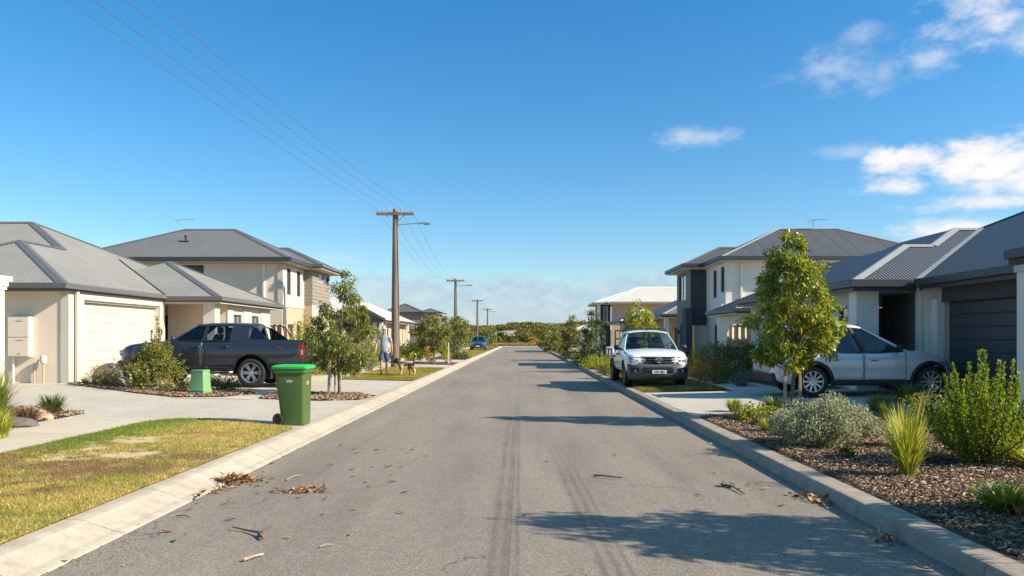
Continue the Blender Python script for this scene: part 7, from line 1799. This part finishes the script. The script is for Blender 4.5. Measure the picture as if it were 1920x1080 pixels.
tussock('green strap tuft between the kerb and the silver bush', 1440, 812, 0.22, 0.24, 170, 0.009, 'blade_green', 0.9, base=0.07)
# ------------------------------------------------------------------ litter on the road
def curl(name, ln, wd, mat, n=8, curlk=0.35, seed=0):
    r = np.random.default_rng(seed); m = MB(); rows = []
    bend = r.normal(0, 0.25)
    for i in range(n+1):
        t = i/n; w = wd*math.sin(math.pi*min(0.98, t*0.92+0.06))**0.8; x = ln*(t-0.5); y = bend*ln*(t-0.5)**2
        z = 0.006+curlk*ln*(t-0.5)**2*0.9
        rows.append([(x, y-w/2, z+w*0.35), (x, y, z), (x, y+w/2, z+w*0.35)])
    m.grid(rows); o = m.build(name, mat, None, smooth=True, angle=180); 
    md = o.modifiers.new('solid', 'SOLIDIFY'); md.thickness = 0.0012; return o
def onroad(px, py): return at(px, py, 0.004)
protos = [curl('fallen_leaf', 0.075, 0.028, M['litter_b'], seed=1), curl('fallen_leaf', 0.06, 0.03, M['litter_o'], seed=2, curlk=0.6), curl('fallen_leaf', 0.09, 0.022, M['litter_d'], seed=3, curlk=0.5)]
small = [(666, 842), (727, 843), (764, 850), (801, 855), (782, 862), (728, 876), (698, 876), (737, 890), (662, 880), (662, 894), (690, 904), (737, 904), (694, 912), (665, 957), (761, 924), (752, 962), (930, 819), (987, 966), (1026, 866), (659, 1003), (560, 935), (640, 836), (616, 860), (620, 872), (484, 912), (505, 905), (484, 926), (511, 870), (497, 884), (522, 853), (540, 838), (372, 944), (355, 956), (312, 998), (262, 985), (432, 976), (330, 1015), (1333, 833), (1340, 888), (1405, 909), (1435, 918), (1513, 925), (1468, 948), (1332, 1016), (1732, 1068), (1155, 853), (540, 1010), (430, 938), (120, 1055), (1670, 1010)]
small += [(int(random.gauss(640, 130)), int(random.uniform(830, 1040))) for _ in range(8)]+[(int(random.uniform(1080, 1480)), int(random.uniform(850, 1050))) for _ in range(4)]
for i, (px, py) in enumerate(small):
    o = protos[i % 3] if i < 3 else protos[i % 3].copy()
    if i >= 3: col.objects.link(o)
    X, Y = onroad(px, py)
    o.location = (X, Y, 0.004); o.rotation_euler = (random.uniform(-0.25, 0.25), random.uniform(-0.2, 0.2), random.uniform(0, 6.28)); s = random.uniform(0.65, 1.2); o.scale = (s, s, s)
    tag(o, 'small dry curled leaf lying loose on the asphalt', 'leaf', 'dry leaves scattered on the road')
def heap(label, cx, cy, n, rx, ry, h, seed, mat, ang=0, name='leaf_pile'):
    P_ = []; r = np.random.default_rng(seed); u = r.normal(0, 0.45, (n, 2)); x = u[:, 0]*rx; y = u[:, 1]*ry
    z = 0.008+h*np.exp(-(u**2).sum(1)*1.6)*r.random(n); ca, sa = math.cos(ang), math.sin(ang)
    Pn = np.stack([x*ca-y*sa, x*sa+y*ca, z], 1); D = unit(n); D[:, 2] *= 0.35
    o = leaves_mesh(name, Pn, D, 0.075, 0.028, mat, None, 0.35, 0.05); o.location = (cx, cy, 0.004); return tag(o, label, 'leaves', kind='stuff')
X, Y = onroad(437, 904); heap('heap of rusty brown leaves against the left kerb', X+0.02, Y, 260, 0.30, 0.22, 0.07, 1, M['litter'], 0.5)
X, Y = onroad(385, 925); heap('thin trail of brown leaves along the left kerb', X+0.05, Y, 40, 0.10, 0.45, 0.02, 2, M['litter'], -0.4)
X, Y = onroad(572, 922); heap('flat patch of tan leaves and bark on the left lane', X, Y, 70, 0.26, 0.07, 0.03, 3, M['litter'], 0.15)
X, Y = onroad(1535, 940); heap('rusty leaves gathered in the right gutter', X, Y, 60, 0.14, 0.36, 0.03, 4, M['litter'], 0.25)
X, Y = onroad(1662, 1012); heap('few brown leaves caught at the near right gutter', X, Y, 22, 0.1, 0.22, 0.02, 5, M['litter'], 0.25)
def twig(label, pts, r, mat='twig', name='twig', cat='twig', extra=()):
    X0, Y0 = onroad(*pts[0]); m = MB()
    def pl(ps, r0, r1):
        q = [onroad(*p) for p in ps]; m.tube([(x-X0, y-Y0, r0+0.002+0.012*(i % 2)) for i, (x, y) in enumerate(q)], list(np.linspace(r0, r1, len(q))), 6)
    pl(pts, r, r*0.6)
    for e in extra: pl(e, r*0.8, r*0.4)
    o = m.build(name, M[mat], None, smooth=True); o.location = (X0, Y0, 0.004); return tag(o, label, cat)
twig('forked dark twig on the left lane near the camera', [(492, 1013), (485, 1004), (462, 997), (437, 994)], 0.011, extra=([(488, 1008), (496, 998), (512, 987)],))
twig('straight brown stick on the right lane', [(1113, 894), (1130, 896), (1167, 898)], 0.013, name='stick', cat='stick')
twig('thin pale twig with a knob left of the lane centre', [(537, 901), (552, 896), (566, 892)], 0.007, 'stake')
twig('curved strip of tan bark close to the camera on the left', [(457, 1053), (475, 1050), (494, 1042)], 0.012, 'rock', 'bark_strip', 'bark')
twig('thin twig lying flat among the left lane leaves', [(415, 947), (432, 945), (446, 943)], 0.006)
twig('slim reddish twig nearer the left kerb', [(331, 969), (345, 970), (358, 972)], 0.006)
twig('small pale twig on the left lane close to the centre', [(600, 1027), (612, 1025), (627, 1023)], 0.006, 'rock')
twig('leafy broken sprig near the right gutter', [(1352, 911), (1372, 915), (1396, 928)], 0.010, name='sprig', cat='sprig', extra=([(1362, 913), (1368, 908), (1378, 910)], [(1380, 919), (1390, 919)]))
X, Y = onroad(1362, 913); o = heap('green leaves still on the broken sprig by the right gutter', X, Y, 16, 0.12, 0.05, 0.03, 9, M['leaf_dark'], 0.2, 'sprig_leaves')
twig('stick poking from the lawn over the left kerb', [(385, 884), (398, 890), (410, 896)], 0.008)

# ------------------------------------------------------------------ dunes and scrub at the road end
nx, ny = 150, 60
gx, gy = np.meshgrid(np.linspace(-260, 260, nx), np.linspace(YE+3, 420, ny))
def dune_h(x, y):
    d = sm(YE+4, 215, y); b = fbm(x+300, y, 0.022, 500, 4)
    ridge = 3.0 + 1.5*np.exp(-((x-1)/6.5)**2) + 1.9*np.exp(-((x-17)/8)**2) + 0.9*np.exp(-((x+17)/7)**2) + 1.5*sm(30, 60, np.abs(x))
    return 0.12 + d*(ridge*(0.75+0.5*b)) + 0.35*d*fbm(x, y, 0.12, 520, 3)
gzz = dune_h(gx.ravel(), gy.ravel())
V = np.stack([gx.ravel(), gy.ravel(), gzz], 1); I = np.arange(nx*ny).reshape(ny, nx)
Fq = np.stack([I[:-1, :-1], I[:-1, 1:], I[1:, 1:], I[1:, :-1]], -1).reshape(-1, 4)
o = np_mesh('dunes', V, Fq, M['dune'], smooth=True); o['kind'] = 'structure'
nb = 2600
bxx = rng.uniform(-42, 46, nb); byy = YE+10+(260-YE-10)*rng.random(nb)**0.8
gap = fbm(bxx, byy, 0.06, 900, 3); kx = (gap > 0.27) & ~((np.abs(bxx+5) < 4) & (np.abs(byy-176) < 13)) & ~((np.abs(bxx-16) < 2.5) & (np.abs(byy-190) < 8)); bxx, byy = bxx[kx], byy[kx]; nb = len(bxx)
br = rng.uniform(0.6, 1.7, nb); ids = np.repeat(np.arange(nb), 80); q = unit(len(ids)); q[:, 2] = np.abs(q[:, 2])*0.75
q *= (br[ids]*(0.75+0.25*rng.random(len(ids))))[:, None]
lum = fbm(bxx, byy, 0.3, 950, 2)[ids]
Pn = np.stack([bxx[ids], byy[ids], dune_h(bxx[ids], byy[ids])-0.1], 1)+q
D = q+rng.normal(0, 0.8, q.shape); o = leaves_mesh('coastal_scrub', Pn, D, 0.50, 0.34, M['scrub'], None, 0.2, 0.1)
tag(o, 'mass of low olive coastal scrub covering the dunes at the road end', 'scrub', kind='stuff')
for i, (px, Yy, w_, h_, mt, lab) in enumerate(((905, 150, 30, 22, 'leaf_dark', 'dark rounded dune bush left of the road end'), (943, 152, 34, 24, 'leaf_dark', 'dark green dune bush just left of centre at the road end'), (975, 150, 34, 20, 'leaf_dark', 'dark green dune bush straight beyond the road end'), (998, 141, 18, 12, 'leaf_orange', 'brown shaded dune bush at the right road end'), (878, 146, 26, 20, 'leaf_olive', 'olive dune bush behind the blue car'))):
    shrub(lab, px, 0, w_, h_, M[mt], 900, 0.42, 0.26, 22, loc=(xat(px, Yy), Yy), dims=(w_*Yy/F/2, h_*Yy/F), bot=0.2)
n = 15000; xx = rng.uniform(-16, 16, n); yy = YE+0.6+rng.random(n)**1.5*12
hh = 0.25+0.5*rng.random(n); zz = dune_h(xx, np.maximum(yy, YE+3.1))-0.05
Pn = np.stack([xx, yy, zz], 1); D = rng.normal(0, 0.35, (n, 3)); D[:, 2] = 1
o = leaves_mesh('dry_grass', Pn, D, 0.6, 0.09, M['leaf_straw'], None, 0.1, 0.1); tag(o, 'band of orange brown dry grass across the road end', 'grass', kind='stuff')
# ------------------------------------------------------------------ sky, sun, camera
EL, AZ = R(31.5), R(14.5)                       # sun from the right, a little behind the camera
sd = Vector((math.cos(EL)*math.cos(AZ), -math.cos(EL)*math.sin(AZ), math.sin(EL)))
ld = bpy.data.lights.new('sun', 'SUN'); ld.energy = 5.0; ld.angle = R(0.53); ld.color = (1.0, 0.895, 0.725)
lo = bpy.data.objects.new('sun', ld); col.objects.link(lo); lo.rotation_euler = (-sd).to_track_quat('-Z', 'Y').to_euler(); lo.location = (20, -5, 20)
w = bpy.data.worlds.new('World'); sc.world = w; w.use_nodes = True; nt = w.node_tree; nt.nodes.clear()
out = nt.nodes.new('ShaderNodeOutputWorld'); bg = nt.nodes.new('ShaderNodeBackground'); nt.links.new(bg.outputs[0], out.inputs[0])
sky = nt.nodes.new('ShaderNodeTexSky'); sky.sky_type = 'NISHITA'; sky.sun_disc = False
sky.sun_elevation = EL; sky.sun_rotation = math.pi/2+AZ; sky.air_density = 1.0; sky.dust_density = 0.4; sky.ozone_density = 3.5; sky.altitude = 0
bg.inputs['Strength'].default_value = SKYS
tc = nt.nodes.new('ShaderNodeTexCoord'); g = tc.outputs['Generated']
sx = nt.nodes.new('ShaderNodeSeparateXYZ'); nt.links.new(g, sx.inputs[0])
az = mth(nt, 'ARCTAN2', sx.outputs[0], sx.outputs[1]); el = mth(nt, 'ARCSINE', sx.outputs[2])
hs = nt.nodes.new('ShaderNodeHueSaturation'); nt.links.new(sky.outputs[0], hs.inputs['Color']); hs.inputs['Saturation'].default_value = 1.25; hs.inputs['Hue'].default_value = 0.498
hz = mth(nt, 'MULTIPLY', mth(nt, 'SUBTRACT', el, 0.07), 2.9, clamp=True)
zen_fill = mth(nt, 'MULTIPLY', mth(nt, 'SUBTRACT', el, 0.46), 3.0, clamp=True)  # added fill: sky above the view brightened and warmed to lift the shadows
base = mixc(nt, 1.0, hs.outputs[0], mixc(nt, zen_fill, mixc(nt, hz, (0.98, 1.0, 1.0), (0.69, 1.07, 1.12)), (2.2, 1.95, 1.5)), 'MULTIPLY')
def azel(px, py):
    a = math.atan2(px-CX, F); return a, math.atan2((HY-py)/F*math.cos(a), 1)
cv = nt.nodes.new('ShaderNodeCombineXYZ'); nt.links.new(az, cv.inputs[0]); nt.links.new(mth(nt, 'MULTIPLY', el, 1.9), cv.inputs[1])
scl3 = lambda c, k: (c[0]*k, c[1]*k*1.02, c[2]*k*1.06)
big = noise(nt, cv.outputs[0], 13, 9, 0.60, 0.25)
fine = noise(nt, cv.outputs[0], 34, 8, 0.64, 0.3)
wob = mth(nt, 'SUBTRACT', big, 0.5); wob2 = mth(nt, 'SUBTRACT', fine, 0.5)
def cloud(px, py, wx, wy, soft=0.5, dens=1.0, amp=2.4, amp2=0.9, flat=1.0):
    a0, e0 = azel(px, py); wa = wx/F*math.cos(a0)**2; we = wy/F
    u = mth(nt, 'DIVIDE', mth(nt, 'SUBTRACT', az, a0), wa); v = mth(nt, 'DIVIDE', mth(nt, 'SUBTRACT', el, e0), we)
    if flat != 1.0:      # flatter base: below the centre the outline falls off faster
        v = mth(nt, 'MULTIPLY', v, mth(nt, 'ADD', mth(nt, 'MULTIPLY', mth(nt, 'LESS_THAN', v, 0.0), flat-1.0), 1.0))
    d = mth(nt, 'SQRT', mth(nt, 'ADD', mth(nt, 'MULTIPLY', u, u), mth(nt, 'MULTIPLY', v, v)))
    d = mth(nt, 'SUBTRACT', mth(nt, 'SUBTRACT', 1.0, d), mth(nt, 'ADD', mth(nt, 'MULTIPLY', wob, -amp), mth(nt, 'MULTIPLY', wob2, -amp2)))
    n = nt.nodes.new('ShaderNodeMapRange'); n.interpolation_type = 'SMOOTHSTEP'; n.inputs['From Min'].default_value = 0.0; n.inputs['From Max'].default_value = soft
    nt.links.new(d, n.inputs['Value']); return mth(nt, 'MULTIPLY', n.outputs[0], dens)
cl = [cloud(1880, 300, 215, 62, 0.8, 1.0, 1.7, 1.1, 1.2), cloud(1710, 300, 120, 38, 0.9, 0.95, 1.8, 1.3, 1.3), cloud(1600, 286, 90, 18, 1.6, 0.4), cloud(1990, 325, 230, 72, 0.8, 1.0, 1.6, 1.1, 1.3),
      cloud(1850, 348, 110, 32, 1.1, 0.8), cloud(1675, 353, 100, 30, 1.1, 0.85, 2.0, 1.2, 1.6), cloud(1850, 382, 235, 26, 1.1, 0.9, 1.8, 1.2, 1.5), cloud(1810, 434, 190, 40, 1.0, 0.95, 1.6, 1.1, 1.6),
      cloud(1870, 8, 165, 74, 1.4, 0.9, 2.4, 1.5), cloud(1930, 70, 80, 42, 1.5, 0.6), cloud(1620, 68, 72, 30, 1.8, 0.5), cloud(1570, 130, 125, 56, 2.0, 0.6, 2.6, 1.6), cloud(1735, 114, 98, 42, 1.7, 0.65, 2.4, 1.6),
      cloud(1660, 130, 55, 40, 1.9, 0.4), cloud(1308, 258, 112, 28, 1.7, 0.6, 2.2, 1.4), cloud(635, 484, 70, 15, 1.8, 0.30)]
acc = cl[0]
for c_ in cl[1:]: acc = mth(nt, 'MAXIMUM', acc, c_)
# shading inside the clouds: brighter crests, blue grey thin or lower portions
shade = mth(nt, 'ADD', mth(nt, 'MULTIPLY', wob, 0.9), 0.95, clamp=True)
ccol = ramp(nt, shade, [(0.72, scl3(CLOUDC, 0.80)), (0.88, scl3(CLOUDC, 0.93)), (1.0, CLOUDC)])
for e_ in (ccol,): pass
# low bank along the horizon
bank = mth(nt, 'MULTIPLY', mth(nt, 'SUBTRACT', (HY-512)/F, mth(nt, 'ADD', el, mth(nt, 'ADD', mth(nt, 'MULTIPLY', wob, -0.085), mth(nt, 'MULTIPLY', wob2, -0.03)))), 70.0, clamp=True)
cutl = mth(nt, 'MULTIPLY', mth(nt, 'SUBTRACT', 0.33, mth(nt, 'ABSOLUTE', mth(nt, 'ADD', az, -0.02))), 6.0, clamp=True)
bank = mth(nt, 'MULTIPLY', mth(nt, 'MULTIPLY', bank, cutl), mth(nt, 'ADD', mth(nt, 'MULTIPLY', fine, 0.5), 0.55, clamp=True))
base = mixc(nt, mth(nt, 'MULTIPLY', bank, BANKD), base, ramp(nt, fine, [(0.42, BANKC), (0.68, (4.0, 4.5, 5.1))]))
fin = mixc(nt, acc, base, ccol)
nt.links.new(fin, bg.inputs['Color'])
cd = bpy.data.cameras.new('camera'); co = bpy.data.objects.new('camera', cd); col.objects.link(co)
cd.sensor_width = 36.0; cd.lens = F/1920*36; cd.shift_x = -(CX-960)/1920; cd.shift_y = (HY-540)/1920; cd.clip_end = 4000; cd.clip_start = 0.05
co.location = (0, 0, CH); co.rotation_euler = (math.pi/2, 0, 0); sc.camera = co
sc.view_settings.view_transform = 'Standard'; sc.view_settings.look = 'None'; sc.view_settings.exposure = EXPO; sc.view_settings.gamma = 1
sc.render.engine = 'CYCLES'; sc.cycles.max_bounces = 8; sc.cycles.transparent_max_bounces = 16
